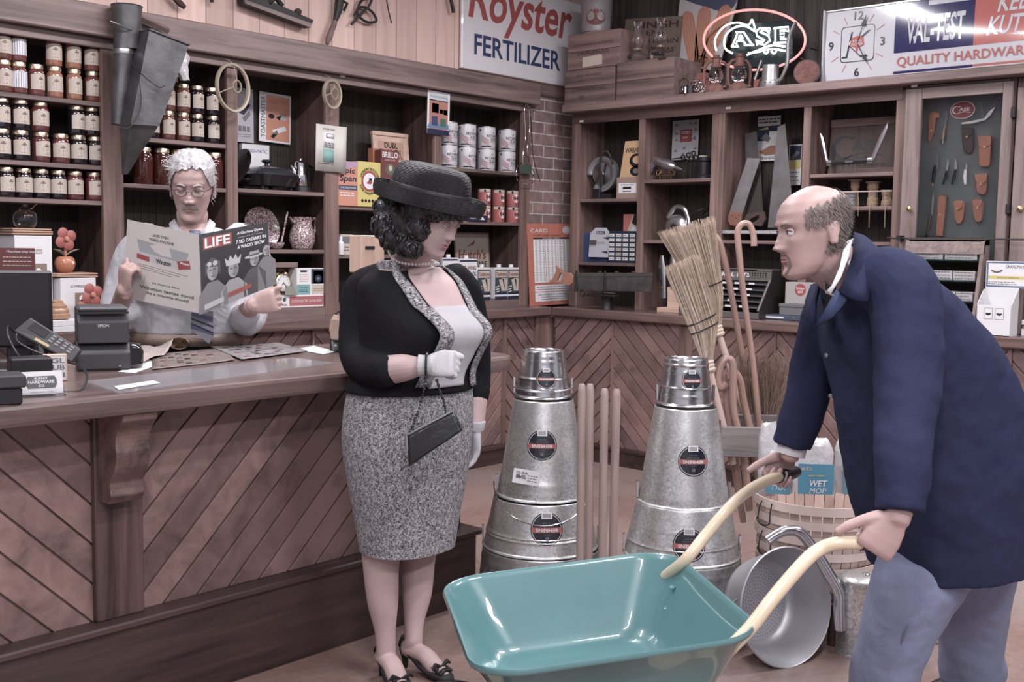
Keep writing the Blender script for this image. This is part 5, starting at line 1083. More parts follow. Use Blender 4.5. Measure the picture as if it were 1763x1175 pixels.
# ---------------------------------------------------------------- on the right counter
t, f = tR('mitre_box_saw', 'long back saw with wooden handle lying in an iron mitre box', 'saw', 1055, 525, -.15, ZR)
q = [f(989, 470), f(1124, 470), f(1121, 503), f(996, 500)]; MB(M_SAW).prism([(v.x, v.z) for v in q], -.001, .001, M_SAW).build('blade', t)
q = [f(989, 470), f(1124, 470), f(1124, 476), f(989, 476)]; MB(mat('saw_spine', (.20, .19, .19), .4, .8)).prism([(v.x, v.z) for v in q], -.004, .004).build('spine', t)
hp_ = [(971, 470), (982, 470), (988, 477), (986, 488), (981, 492), (968, 488), (952, 487), (945, 485), (953, 480), (959, 466), (957, 458), (964, 463), (971, 466)]
hh_ = [(968, 471), (970, 473), (970, 478), (968, 482), (965, 484), (963, 485), (961, 485), (960, 484), (960, 483), (962, 478), (964, 473), (965, 471), (966, 470)]
loop_handle(f, hp_, hh_, mat('orange_beech', C(196, 126, 96), .4, coat=.3), t)
mb = MB(M_IRON)
for x in (992, 1042): a, b = f(x, 466), f(x, 502); mb.tube([a, a.lerp(b, .3), b], [.006, .011, .015], 8)
mb.build('guide_post', t)
a, b = f(1010, 505), f(1070, 507); MB(M_IRON).box(((a.x+b.x)/2, .0, .095), (.24, .10, .014), b=.003).build('table', t); c = f(1045, 516); MB(M_IRON).lathe([(.05, 0), (.042, .01), (.038, .075), (.046, .088)], 18, c=(c.x, c.y, 0)).build('pedestal', t)
a = f(1003, 505); MB(M_IRON).tube([a+V((.02*math.cos(q), .0, .022*math.sin(q))) for q in [i*PI/5 for i in range(11)]], .005, 6).build('lever_ring', t)
for x in (992,): a = f(x, 502); MB(MST).tube([a, V((a.x, a.y, .002))], .006, 6).build('leg', t)
for x in (1024, 1053, 1082): a = f(x, 468); MB(M_LID).lathe([(.004, -.012), (.014, -.004), (.015, 0), (0, .002)], 12, c=(a.x, a.y+.06, a.z)).build('thumb_screw', t)
a = f(1085, 515); MB(M_CREAM).bb(-.10, -.02, .02, .06, .09+.02, .115, b=.004).build('paper_roll', t)
t, f = tR('plane_stand', 'stepped pale wooden stand holding iron hand planes', 'stand', 1150, 523, -.05, ZR)
MB(W_LIGHT).bb(-.075, .17, -.02, .14, 0, .030, b=.002).bb(-.04, .15, .05, .14, .03, .13, b=.002).bb(-.05, .13, .06, .14, .13, .165, b=.002).build('wooden_stand', t)
for i, x in enumerate((1143, 1161)):
	t2, f2 = tR('hand_plane', ('iron hand plane standing on end, left on the stand', 'second iron hand plane on stand behind broom')[i], 'plane', x, 515, .0+.02*i, ZR+.031)
	a, b = f2(x-2, 514), f2(x-4, 440); MB(MST).tube([a, a.lerp(b, .3), a.lerp(b, .75), b], [.024, .026, .025, .012], 8, flat=(1, .35)).build('sole', t2); m_ = a.lerp(b, .55); MB(M_IRON).box(m_+V((-.012, -.012, 0)), (.022, .02, .09), b=.004).build('frog', t2); MB(M_BRASS).lathe([(.009, 0), (.006, .006), (0, .007)], 10, M=MT(a.lerp(b, .25)+V((0, -.012, 0))) @ MR(PI/2, 4, 'X')).build('screw', t2)
# drill bit cabinet: sloping display
t, f = tR('drill_bit_case', 'grey metal sloping drill bit display case behind brooms and canes', 'display case', 1260, 550, -.16, ZR, turn=.0)
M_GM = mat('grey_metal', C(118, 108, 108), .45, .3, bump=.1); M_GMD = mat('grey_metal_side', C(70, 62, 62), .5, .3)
x0, x1 = f(1172, 555).x, f(1308, 565).x
prof = [(-.02, 0), (-.02, .055), (.12, .245), (.125, .30), (.30, .30), (.30, 0)]         # depth, height
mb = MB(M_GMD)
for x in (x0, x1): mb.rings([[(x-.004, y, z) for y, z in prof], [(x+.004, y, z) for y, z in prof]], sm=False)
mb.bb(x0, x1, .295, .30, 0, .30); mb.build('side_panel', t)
MB(M_GM).bb(x0, x1, -.025, .29, 0, .04, b=.003).build('base', t); MB(M_GM).bb(x0, x1, .12, .30, .29, .305, b=.003).build('top', t)
mb = MB(M_GM); mb.rings([[(x, .118, .232), (x, .123, .292), (x, .13, .292), (x, .125, .232)] for x in (x0, x1)], sm=False)
mb.text('DRILL BITS', ((x0+x1)/2+.02, .1185, .268), .026, .24, MWH, up=(0, .083, .997), shear=.2, bold=.03)
for r in range(3):
	for q in range(7):
		cx_, cz_ = x1-.15+.019*q, .280-.014*r; rr = .0055-.0012*r; mb.quad([(cx_+rr*math.cos(a), .1185+.083*(cz_-.268)-.0006, cz_+rr*math.sin(a)) for a in [i*PI/5 for i in range(10)]], MKI)
mb.quad([(x0+.01, .1175, .25), (x0+.12, .1175, .25), (x0+.12, .1205, .285), (x0+.01, .1205, .285)], MWH)
mb.build('header', t)
ins = MB(mat('case_black', (.012, .012, .014), .5)); ins.quad([(x0, -.0, .05), (x1, -.0, .05), (x1, .135, .235), (x0, .135, .235)]); ins.build('dark_backing', t)
for r in range(5):
	u = r/5+.04; y, z = lerp(-.018, .118, u), lerp(.06, .235, u); mb = MB(M_GM).bb(x0+.01, x1-.01, y-.012, y+.02, z, z+.006);
	for q in range(5): mb.box((x0+.06+.1*q, y-.012, z+.008), (.04, .003, .012), MWH)
	mb.build('tray', t)
for x in (x0+.006, x1-.006): MB(M_GM).tube([(x, -.022, .05), (x, .118, .24)], .008, 6).build('frame_rail', t)
1; MB(MWH).bb(x0+.12, x1-.1, .12, .1205, .294, .302).build('paper_strip', t)
# boxes right of it
c, w, h = fit('R', 1315, 1400, 565, 543, -.1, ZR)
t = thing('tool_case', 'flat blue grey metal tool case on counter behind man', 'case', c, RZ['R']); mb = MB(col('case_blue', 74, 84, 112, .4)).bb(-w/2, w/2, 0, .14, 0, h*.9, b=.004); mb.build('body', t); MB(MWH).bb(-w*.46, -w*.1, -.002, 0, h*.3, h*.62).build('label_plate', t); MB(MST).bb(.08*w, .13*w, -.006, 0, h*.2, h*.7, b=.002).build('latch', t)
z2 = ZR+h*.9+.0008; c, w, h = fit('R', 1341, 1400, 546, 524, -.07, z2); t = thing('metal_box', 'grey lidded metal box on the flat blue case', 'box', c, RZ['R']); MB(col('box_grey', 118, 116, 122, .4)).bb(-w/2, w/2, 0, .12, 0, h*.7, b=.003).build('body', t); MB(col('box_grey', 118, 116, 122, .4)).bb(-w/2-.003, w/2+.003, -.003, .123, h*.7, h, b=.003).build('lid', t)
z3 = z2+h+.001
def d_vis(mb, w, h):
	fd(mb, -w*.12, h*.66, h*.28, h*.28, M_REDI); mb.text('Snap', (-w*.12, -.0016, h*.72), h*.16, h*.42, MWH, shear=.1); mb.text('on', (-w*.12, -.0016, h*.56), h*.13, h*.25, MWH)
	fd(mb, w*.34, h*.45, h*.42, h*.42, MKI, -.0007); ft(mb, 'VISE', w*.3, h*.62, h*.18, MWH, w*.32, y=-.0014, bold=.03); ft(mb, 'SET', w*.3, h*.3, h*.18, MWH, w*.25, y=-.0014, bold=.03)
carton('tool_carton', 'pale carton with red disc emblem on the grey metal box', 'box', 'R', (1351, 1420, 529, 487), -.06, .12, z3, col('carton_pale', 176, 168, 168), d_vis)
# slanted glass showcase with books
t, f = tR('counter_showcase', 'slanted wooden showcase with glass front holding stacked boxes', 'showcase', 1620, 590, -.235, ZR)
x0, x1 = f(1540, 560).x, f(1676, 560).x; zt = f(1625, 412, -.12).z
prof = [(0, 0), (.11, zt-.01), (.13, zt), (.185, zt), (.195, 0)]
for x, s in ((x0, 1), (x1, -1)): MB(W_FR).rings([[(x, y, z) for y, z in prof], [(x+s*.018, y, z) for y, z in prof]], sm=False).build('side_panel', t); MB(W_FRH).bb(x0, x1, .112, .186, zt-.035, zt, b=.003).build('top', t); MB(col('case_lining', 128, 118, 128, .6)).bb(x0+.018, x1-.018, .180, .194, 0, zt-.02).build('back', t)
for u0, u1 in ((.86, .995), (.0, .08)): MB(W_FRH).rings([[(x, .11*u0-.004, (zt-.01)*u0), (x, .11*u1-.004, (zt-.01)*u1), (x, .11*u1+.012, (zt-.01)*u1), (x, .11*u0+.012, (zt-.01)*u0)] for x in (x0, x1)], sm=False).build('front_rail', t); MB(W_MED).bb(x0, x1, .0, .19, 0, .02).build('base', t)
g = MB(pane_m); g.quad([(x0+.018, .006, .02), (x1-.018, .006, .02), (x1-.018, .108, zt-.04), (x0+.018, .108, zt-.04)]); g.build('glass_front', t, solid=.003)
GRN = col('teal_velvet', 50, 92, 90, .8)
for i in range(4): u = .12+.22*i; z = zt*u; y = .11*u+.015; MB(GRN).bb(x0+.02, x1-.02, y, .18, z-.008, z, b=.002).build('shelf', t)
WB = []
rn = random.Random(3)
p0 = None
for i in range(4):
	u = .12+.22*i; z = zt*u; y = .11*u+.02; n = (3, 4, 3, 2)[i]
	for q in range(n):
		for s in range(3 if i < 3 else 2):
			if i == 3 and q == 0: pass
			ww = (x1-x0-.06)/n; loc = t.matrix_basis @ V((x0+.03+ww*(q+.5), y, z+.0007+.0165*s))
			lb = 'pale boxed knife in glass showcase, %s shelf, %s pile, %s layer' % (ORD[i]+' lowest' if i else 'bottom', ORD[q], ORD[s])
			mb = MB(MWH).bb(-ww*.47, ww*.47, 0, .06, 0, .016, b=.001); lines(mb, -ww*.4, ww*.4, [.006], .004, MGI if s else M_BROWNI, q*9+s+i*31)
			if p0 is None or True: mb.build('knife_box', None, loc, RZ['R'], label=lb, cat='box', group='boxed knives in the glass showcase')
# white carton with header
t, f = tR('display_carton', 'white cardboard counter display with grandma lettered header card', 'display', 1710, 590, -.24, ZR, turn=.0)
x0, x1 = f(1680, 575).x, f(1738, 588).x; mb = MB(MWH)
mb.bb(x0, x1, 0, .003, 0, .16); mb.bb(x0, x1, .0, .11, 0, .003)
for x in (x0, x1): mb.rings([[(x-.0015, 0, 0), (x-.0015, 0, .165), (x-.0015, .09, .24), (x-.0015, .11, .24), (x-.0015, .11, 0)], [(x+.0015, 0, 0), (x+.0015, 0, .165), (x+.0015, .09, .24), (x+.0015, .11, .24), (x+.0015, .11, 0)]], sm=False)
mb.bb(x0, x1, .107, .11, 0, .25)
for s in (-1, 1): fr(mb, (x0+x1)/2+s*.028-.022, (x0+x1)/2+s*.028+.022, .085, .145, MGI, -.0005); fr(mb, (x0+x1)/2+s*.028-.020, (x0+x1)/2+s*.028+.020, .087, .143, MWH, -.0009); mb.quad([(a, -.0014, b) for a, b in arcs((x0+x1)/2+s*.028, .118, .015, .012, PI, 2*PI, 8)], MKI)
mb.build('carton_body', t); mb = MB(MWH); hx0, hx1 = x0+.0, x1+.05; mb.bb(hx0, hx1, .108, .111, .25, .39)
fr(mb, hx0+.004, hx1-.004, .253, .386, col('header_blue', 82, 120, 168), .1074); fr(mb, hx0+.012, hx1-.012, .261, .378, MWH, .1070); ft(mb, "GRANDMA'S", hx0+(hx1-hx0)*.66, .362, .018, MKI, (hx1-hx0)*.42, y=.1064); fr(mb, hx0+.012, hx1-.012, .295, .312, M_YEL, .1066); ft(mb, 'SEWING NEEDLES', (hx0+hx1)/2, .3035, .007, M_BROWNI, (hx1-hx0)*.5, y=.1062); fp_strip(mb, arcs(hx0+.055, .352, .035, .025, 3.6, 5.9, 10), arcs(hx0+.055, .352, .024, .016, 3.6, 5.9, 10), M_BROWNI, .1064); lines(mb, hx0+.05, hx1-.03, [.270, .28], .004, MGI, 40); mb.build('header_card', t)
carton('needle_packet', 'small dark packet at far right behind the white carton', 'packet', 'R', (1757, 1790, 592, 552), -.12, .06, ZR, MWH, lambda mb, w, h: (fr(mb, -w*.5, w*.5, h*.45, h*.7, MKI), ft(mb, 'LE', -w*.3, h*.57, h*.15, MWH, w*.25)))
# ---------------------------------------------------------------- on top of the right shelving
def crate(label, px, d, depth, z, dec=None, turn=0, m=None):
	c, w, h = fit('R', *px, d, z); t = thing('wooden_crate', label, 'crate', c, RZ['R']+turn); m = m or W_CRATE
	mb = MB(m)
	for i in range(2):
		z0, z1 = h*i/2+.001, h*(i+1)/2-.001; mb.t = .3+.4*i; mb.bb(-w/2, w/2, 0, .014, z0, z1, b=.002)
	mb.t = 0
	if dec: dec(mb, w, h)
	mb.build('front_board', t)
	for s in (-1, 1): MB(m).bb(s*w/2-(.014 if s > 0 else 0), s*w/2+(0 if s > 0 else .014), .014, depth, 0, h, b=.002).build('side_board', t)
	MB(m).bb(-w/2+.014, w/2-.014, depth-.014, depth, 0, h).build('back_board', t); MB(m).bb(-w/2+.014, w/2-.014, .014, depth-.014, h-.012, h).build('top_board', t); return c, w, h
INKF = mat('faded_crate_ink', (.05, .03, .028), .8)
c1, w1, h1 = crate('dark old crate at the corner, bottom of its stack', (972, 1057, 172, 118), -.06, .34, ZT, lambda mb, w, h: (ft(mb, 'FIELD AND FOREST', 0, h*.82, h*.07, INKF, w*.5), ft(mb, 'COMMERCIAL', 0, h*.42, h*.1, INKF, w*.7), ft(mb, 'W', -w*.15, h*.2, h*.13, INKF, w*.12)))
c2, w2, h2 = crate('reddish dovetailed crate with paper tag, atop corner stack', (977, 1066, 115, 55), -.06, .34, ZT+h1+.001, lambda mb, w, h: (ft(mb, 'DYNAMITE EXPLOSIVES', 0, h*.68, h*.07, INKF, w*.75), ft(mb, 'DANGEROUS', 0, h*.45, h*.12, INKF, w*.6), fp(mb, [(-w*.2, h*.04), (w*.18, h*.08), (w*.18, h*.32), (w*.15, h*.36), (-w*.2, h*.32)], M_CREAM, -.002)), m=wood('reddish_crate_wood', (.15, .075, .062), (.30, .17, .145), 'x', .75, bump=.35))
c3, w3, h3 = crate('plain brown crate carrying two glass lamps', (1061, 1158, 170, 103), -.07, .34, ZT, lambda mb, w, h: fp(mb, [(w*.22, h*.99), (w*.38, h*.99), (w*.36, h*.95), (w*.25, h*.94)], MKI))
p = pl('R', 1026, 52, .09); t = thing('lard_pail', 'white and red printed metal pail atop the crate stack', 'pail', (p.x, p.y, ZT+h1+h2+.002))
r = .105; b = MB(mat('old_white_tin', C(158, 150, 154), .45, .2, var=.12, vscale=20)).lathe([(r*.92, 0), (r*.98, .01), (r*1.0, .04), (r*1.07, .24), (r*1.1, .245)], 30); ca = (0, 0, r*1.03, -.75)
n = 22; b.rings([[(r*1.045*math.sin(-.95+1.1*math.cos(2*PI*i/n)*.6), -r*1.045*math.cos(-.95+1.1*math.cos(2*PI*i/n)*.6), .115+.055*math.sin(2*PI*i/n)) for i in range(n)], [(r*1.046*math.sin(-.95), -r*1.046*math.cos(-.95), .115)]*n], col('pail_red', 142, 66, 62), False, False)
b.text('MITY SNEL', (0, 0, .13), .022, .12, M_CREAM, cylr=(0, 0, r*1.06, -.95), bold=.03); b.build('body', t); MB(M_RUST).lathe([(r*.93, .012), (r*.99, .016), (r*.99, .022), (r*.95, .024)], 30, cap=False).build('rust_band', t)
def lamp(label, px, z):
	p = pl('R', px, 100, .0); t = thing('oil_lamp', label, 'lamp', (p.x, p.y, z), 0, 'clear glass oil lamps on the crate')
	MB(GLASSY).lathe([(.05, 0), (.066, .012), (.072, .035), (.06, .058), (.03, .068), (.022, .075)], 24).build('font', t, sm=60); MB(M_LID).lathe([(.024, .076), (.03, .082), (.026, .095), (.0, .096)], 16).build('burner', t)
	MB(GLASSY).lathe([(.026, .097), (.04, .12), (.046, .145), (.036, .185), (.023, .225), (.026, .26), (.034, .275), (.0325, .275), (.0215, .225), (.0345, .185), (.0445, .145), (.0385, .12), (.0245, .097)], 24, cap=False).build('chimney', t, sm=60)
lamp('clear glass oil lamp, nearer the crate stack of the two', 1097, ZT+h3+.001); lamp('clear glass oil lamp, nearer the corn poster of the two', 1136, ZT+h3+.001)
def soft(name, label, cat, px, d, m, dec=None, thick=.05):
	c, w, h = fit('R', *px, d, None); mb = MB(m); n = 8; rs = []
	for s in range(2):
		g = []
	fr_ = [[(-w/2+w*i/n, -thick*.5*math.sin(PI*i/n)*math.sin(PI*j/n)**.7-.004+.006*math.sin(i*2+j), h*j/n) for i in range(n+1)] for j in range(n+1)]
	mb.rings(fr_, None, False, False, False); bk = [[(x, .01, z) for x, y, z in r_][::-1] for r_ in fr_]; mb.rings(bk, None, False, False, False)
	if dec: dec(mb, w, h)
	return mb.build(name, None, c, RZ['R'], label=label, cat=cat, sm=80)
BURL = mat('burlap', C(132, 112, 98), .95, bump=.6, bscale=300, var=.12, vscale=30)
c, w, h = fit('R', 1070, 1166, 100, 30, .33)
mb = MB(BURL).bb(-w/2, w/2, 0, .03, 0, h);
for s_, z, hh, ww in (('FINISH', .82, .17, .75), ('ENT', .62, .13, .35), ('FEED GRAIN', .42, .13, .8), ('THE TEXAS', .2, .12, .7)): ft(mb, s_, w*.08, h*z, h*hh, INKF, w*ww, bold=.02)
mb.build('feed_sack', None, c, rot=(-.05, .07, RZ['R']), label='tan feed sack with black stencilled letters behind the glass lamps', cat='sack')
# corn poster
t, f = tR('corn_sign', 'tall white sign painted with three orange corn cobs', 'sign', 1195, 105, .36)
q = [f(1160, 101), f(1170, 4), f(1173, -25), f(1270, -25), f(1268, 5), f(1235, 125)]; mb = MB(col('sign_white', 188, 182, 184)); mb.prism([(v.x, v.z) for v in q], 0, .012)
q = [f(1173, -28), f(1266, -28), f(1268, 4), f(1262, 14), f(1240, 20), f(1195, 6), f(1172, -3)]; fp(mb, [(v.x, v.z) for v in q], col('sign_blue', 70, 76, 112), -.001)
CORN = mat('corn_orange', C(206, 120, 82), .6)
for base, tip, wd_ in (((1197, 118), (1181, 19), 14), ((1203, 115), (1214, 10), 13), ((1208, 118), (1254, 8), 13)):
	a, b = f(*base), f(*tip); d = (b-a); L = d.length; d.normalize(); n_ = V((-d.z, 0, d.x)); ww = .054
	for k in range(5):
		o0, o1 = -1+.4*k, -1+.4*(k+.86)
		L_ = []; R_ = []
		for i in range(21): u = i/20; k2 = math.sqrt(max(0, 1-max(0, (u-.84)/.16)**2)); pt = a+d*(L*u); L_.append(pt+n_*ww*o0*k2*(.75+.25*min(1, u*2))); R_.append(pt+n_*ww*o1*k2*(.75+.25*min(1, u*2)))
		fp_strip(mb, [(v.x, v.z) for v in L_], [(v.x, v.z) for v in R_], CORN, -.002)
mb.build('sign_board', t)
# neon sign
t, f = tR('neon_sign', 'lit oval neon knife brand sign with pink ring and white letters', 'neon sign', 1299, 120, .24)
fn = lambda x, y, dd=.24: f(1130+x/5.687, y/5.687, dd)
NW = mat('neon_white', (.93, 1, .98), .3, emit=2.2); NP = mat('neon_pink', C(255, 150, 140), .3, emit=.75)
MB(NP).tube([fn(962+498*math.cos(a), 390+295*math.sin(a)) for a in [2*PI*i/48+2.0 for i in range(46)]], .0085, 8).build('neon_ring', t)
for pts in ([(972, 310), (940, 195), (915, 235), (880, 247), (800, 222), (700, 240), (620, 305), (572, 400), (588, 495)], [(960, 305), (880, 258), (780, 265), (700, 320), (664, 400), (680, 480), (745, 522)], [(888, 540), (1000, 490), (1130, 445), (1262, 455)], [(900, 522), (1010, 505), (1130, 480), (1266, 500)], [(1050, 505), (1075, 525), (1098, 500)], [(1125, 502), (1150, 525), (1175, 502)],
	[(735, 455), (748, 440), (792, 335), (780, 315), (855, 315), (930, 428), (955, 442), (862, 442), (868, 425), (850, 400), (792, 400), (782, 430), (802, 455), (735, 455)], [(805, 375), (822, 345), (845, 375), (805, 375)],
	[(1110, 275), (1102, 330), (1085, 300), (1030, 288), (1016, 312), (1100, 350), (1112, 400), (1060, 440), (1000, 425), (985, 442), (978, 388), (1000, 402), (1040, 415), (1060, 395), (985, 352), (978, 310), (1010, 276), (1060, 275), (1110, 275)],
	[(1150, 275), (1290, 265), (1296, 312), (1270, 298), (1210, 300), (1214, 330), (1250, 325), (1252, 365), (1215, 360), (1216, 386), (1275, 385), (1292, 360), (1286, 416), (1150, 420), (1165, 400), (1165, 290), (1150, 275)]):
	q_ = [fn(*p_) for p_ in pts]; MB(NW).tube(cml(q_, 5) if len(pts) < 12 else q_, .0064, 6).build('neon_letter', t)
MB(mat('neon_backing', (.012, .02, .024), .3)).prism([(v.x, v.z) for v in [fn(735, 250, .28), fn(1330, 190, .28), fn(1330, 620, .28), fn(735, 680, .28)]], .045, .055).build('backing_board', t)
for x, y in ((700, 350), (420, 550), (1500, 470)): MB(M_IRON).tube([fn(x, y), fn(x, y)+V((0, .1, 0))], .004, 6).build('tube_support', t)
MB(M_IRON).tube([fn(900, 660), fn(900, 850)], .006, 6).tube([fn(1250, 640), fn(1250, 850)], .006, 6).build('stand_leg', t)
# lanterns
def lantern(label, px, d, s=1, turn=0):
	p = pl('R', px, 145, d); t = thing('barn_lantern', label, 'lantern', (p.x, p.y, ZT), turn, 'rusty barn lanterns')
	k = s
	MB(M_RUST).lathe([(.07*k, 0), (.072*k, .006), (.06*k, .04), (.035*k, .055), (.03*k, .065)], 22).build('fuel_tank', t); MB(GLASSY).lathe([(.028*k, .068), (.045*k, .09), (.048*k, .115), (.036*k, .15), (.03*k, .158)], 20).build('globe', t, sm=60)
	MB(M_RUST).lathe([(.034*k, .16), (.036*k, .175), (.026*k, .185), (.028*k, .215), (.034*k, .222), (.02*k, .228), (.022*k, .24), (0, .243)], 20).build('chimney_cap', t)
	for q in (-1, 1): MB(M_RUST).tube(cml([(q*.05*k, 0, .03), (q*.072*k, 0, .06), (q*.074*k, 0, .15), (q*.055*k, 0, .19), (q*.03*k, 0, .20)], 5), .009*k, 8).build('side_tube', t)
	MB(M_IRON).tube([(-.05*k, -.01, .075), (0, -.05*k, .08), (.05*k, -.01, .075)], .002, 5).tube([(-.05*k, -.01, .14), (0, -.05*k, .145), (.05*k, -.01, .14)], .002, 5).build('guard_wire', t)
	MB(M_RUST).cyl((.05*k, -.045*k, .03), .014, .012, 12).build('filler_cap', t)
lantern('rusty barn lantern, left of the pair before neon sign', 1232, -.02, 1, -.9); lantern('rusty barn lantern, right of the pair before neon sign', 1272, .02, 1.03, -.6)
# oil can with spout, horn, rusty pail, hardware heap
t, f = tR('oil_pourer', 'galvanized oil can with tall curved spout by neon sign', 'can', 1326, 142, -.02, ZT)
MB(mat('galvanized', (.40, .40, .41), .35, .85, bump=.1, bscale=50, var=.2, vscale=14)).lathe([(.062, 0), (.064, .004), (.063, .04), (.052, .045), (.05, .13), (.05, .14), (.048, .142)], 24).build('body', t)
a = f(1344, 138); MB(MST).tube(cml([a+V((-.02, 0, 0)), a+V((.005, 0, .01)), f(1355, 110), f(1357, 70), f(1366, 45), f(1371, 40)], 6), [.012]*20+[.011]*11, 10).build('spout', t)
MB(MST).tube([f(1300, 137), f(1311, 104)], [.013, .009], 8).build('side_tube', t)
for x in (-.03, .0, .03): MB(MKI).lathe([(.005, 0), (.0, .001)], 8, M=MT((x, -math.sqrt(.0625**2-x*x)-.001, .03)) @ MR(PI/2, 4, 'X')).build('vent_hole', t)
t, f = tR('gas_tin', 'small red tin peeking out left of oil can', 'tin', 1304, 146, .05, ZT); MB(M_RED).bb(-.03, .03, 0, .08, 0, .075, b=.004).build('body', t); MB(M_BLK).cyl((0, .04, .075), .012, .015, 12).build('cap', t)
t, f = tR('rusty_pail', 'dented metal pail lying with rusty round bottom facing out', 'pail', 1388, 139, .0, ZT)
Mx = MT((0, 0, .083)) @ MR(.35, 4, 'Z') @ MR(PI/2, 4, 'X')
MB(mat('dull_zinc', (.30, .30, .31), .5, .7, var=.25, vscale=16)).lathe([(.079, 0), (.08, -.006), (.066, -.16), (.064, -.16), (.077, -.006), (.074, -.001)], 28, M=Mx, cap=False).build('side', t); MB(M_RUST).lathe([(0, -.004), (.077, -.004)], 28, M=Mx).build('bottom', t); MB(MST).lathe([(.0, -.0), (.012, .006), (0, .012)], 10, M=MT((-.05, .03, .165))).build('ear', t)
t, f = tR('trap_heap', 'tangled small steel traps with red box on shelf top', 'traps', 1188, 158, -.05, ZT)
for i in range(9):
	a = rn.uniform(-.09, .10); q = V((a, rn.uniform(-.03, .05), .03+rn.uniform(0, .05))); b1_ = rn.uniform(-1, 1); b2_ = rn.uniform(.3, 1.4); rr = rn.uniform(.02, .04)
	pts = [q+V((rr*math.cos(x)*math.cos(b1_), rr*math.cos(x)*math.sin(b1_), rr*math.sin(x)*.8)) for x in [k*PI/6 for k in range(13)]]; MB((MCH, M_IRON, MST)[i % 3]).tube(pts, .0028, 6).build('trap_jaw', t)
for i in range(6): a = V((rn.uniform(-.09, .10), rn.uniform(-.04, .03), .012)); MB((MCH, MST)[i % 2]).tube([a, a+V((rn.uniform(-.06, .06), .01, rn.uniform(.02, .08)))], .003, 6).build('trap_bar', t)
MB(M_BLK).cyl((.02, -.03, .0), .026, .055, 14).build('black_cup', t); MB(MWH).cyl((.02, -.085, -.0), .006, .04, 8).build('white_peg', t)
MB(M_RED).bb(-.05, .09, .08, .16, 0, .10, b=.006).prism([(-.03, .10), (.07, .10), (.055, .15), (.0, .15)], .09, .15).build('red_box', t)
# clock sign
a = pl('R', 1420, 133, .10); t = thing('clock_sign', 'long white lit hardware sign with square clock and lettering', 'sign', (6.37, a.y, ZT+.005), RZ['R']); t.location.z = ZT
Wd, Hh = 1.75, .44; WS = mat('sign_plastic_white', C(196, 196, 206), .12, coat=.8); BLU = mat('sign_plastic_blue', C(46, 44, 108), .12, coat=.8); SAL = mat('sign_plastic_red', C(206, 96, 88), .12, coat=.8); NUM = mat('sign_ink', C(42, 48, 66), .3)
mb = MB(WS); cyl_ = lambda z: -.011*math.sin(PI*min(1, max(0, z/Hh)))
N = 12; rs = [[(Wd*i/16, cyl_(Hh*j/N), Hh*j/N) for i in range(17)] for j in range(N+1)]; mb.rings(rs, WS, False, False, False)
def sq_(x0, x1, z0, z1, m, e=.0015):
	k = 10; mb.rings([[(x0, cyl_(lerp(z0, z1, j/k))-e, lerp(z0, z1, j/k)), (x1, cyl_(lerp(z0, z1, j/k))-e, lerp(z0, z1, j/k))] for j in range(k+1)], m, False, False, False)
def tx(s, x, z, h, w, m, e=.0038, **k_):
	n0 = len(mb.v); mb.text(s, (x, 0, z), h, w, m, **k_); mb.v[n0:] = [(q[0], cyl_(q[2])-e, q[2]) for q in mb.v[n0:]]
def pg(pts, m, e=.0025): mb.add([(x, cyl_(z)-e, z) for x, z in pts], [tuple(range(len(pts)))], m, None, False)
sq_(.43, .88, .155, Hh-.002, BLU); sq_(.88, Wd, .155, Hh-.002, SAL); sq_(.43, .88, .038, .052, BLU); sq_(.88, Wd, .04, .052, SAL)
tx('VAL-TEST', .665, .275, .155, .33, WS, bold=.03, shear=.02); pg([(.515, .37), (.56, .37), (.555, .21), (.545, .21)], WS)
tx('QUALITY HARDWARE PRODUCTS', 1.02, .10, .062, 1.14, SAL, bold=.01); tx('KEEN', 1.12, .37, .10, .22, WS, bold=.03, shear=.2); tx('KUTTER', 1.13, .25, .10, .34, WS, bold=.03, shear=.2)
sq_(.62, 1.0, Hh-.035, Hh-.008, WS, .003)
cx_, cz_ = .205, .235
for s_, dx, dz in (('12', 0, .165), ('3', .155, 0), ('6', 0, -.165), ('9', -.165, 0)): tx(s_, cx_+dx, cz_+dz, .05, None, NUM, bold=.01)
o = .105
def rr_(q): return [(cx_+sx*(q-.02)+.02*math.cos(a), cz_+sz*(q-.02)+.02*math.sin(a)) for sx, sz, a0 in ((1, 1, 0), (-1, 1, PI/2), (-1, -1, PI), (1, -1, 1.5*PI)) for a in (a0, a0+PI/6, a0+PI/3, a0+PI/2)]
A_, B_ = rr_(o), rr_(o-.004); n = len(A_); mb.add([(x, cyl_(z)-.002, z) for x, z in A_+B_], [(i, (i+1) % n, n+(i+1) % n, n+i) for i in range(n)], NUM, None, False)
for i in range(12):
	if i % 3: a = i*PI/6; c_, s_ = math.sin(a), math.cos(a); pg([(cx_+c_*.135-s_*.0016, cz_+s_*.135+c_*.0016), (cx_+c_*.185-s_*.0016, cz_+s_*.185+c_*.0016), (cx_+c_*.185+s_*.0016, cz_+s_*.185-c_*.0016), (cx_+c_*.135+s_*.0016, cz_+s_*.135-c_*.0016)], SAL)
tx('K', cx_+.002, cz_-.004, .15, .165, NUM, .0032, bold=.02, shear=.2); tx('K', cx_-.004, cz_+.002, .145, .155, WS, .0042, bold=.005, shear=.2)
pg([(cx_-.035, cz_+.035), (cx_, cz_+.045), (cx_+.035, cz_+.035), (cx_+.042, cz_-.01), (cx_+.01, cz_-.025), (cx_, cz_-.06), (cx_-.01, cz_-.025), (cx_-.045, cz_-.01)], SAL, .0052); tx('KEEN', cx_, cz_+.015, .014, .055, WS, .006, bold=.02); tx('KUTTER', cx_, cz_-.004, .014, .07, WS, .006, bold=.02)
mb.build('sign_face', t, sm=80)
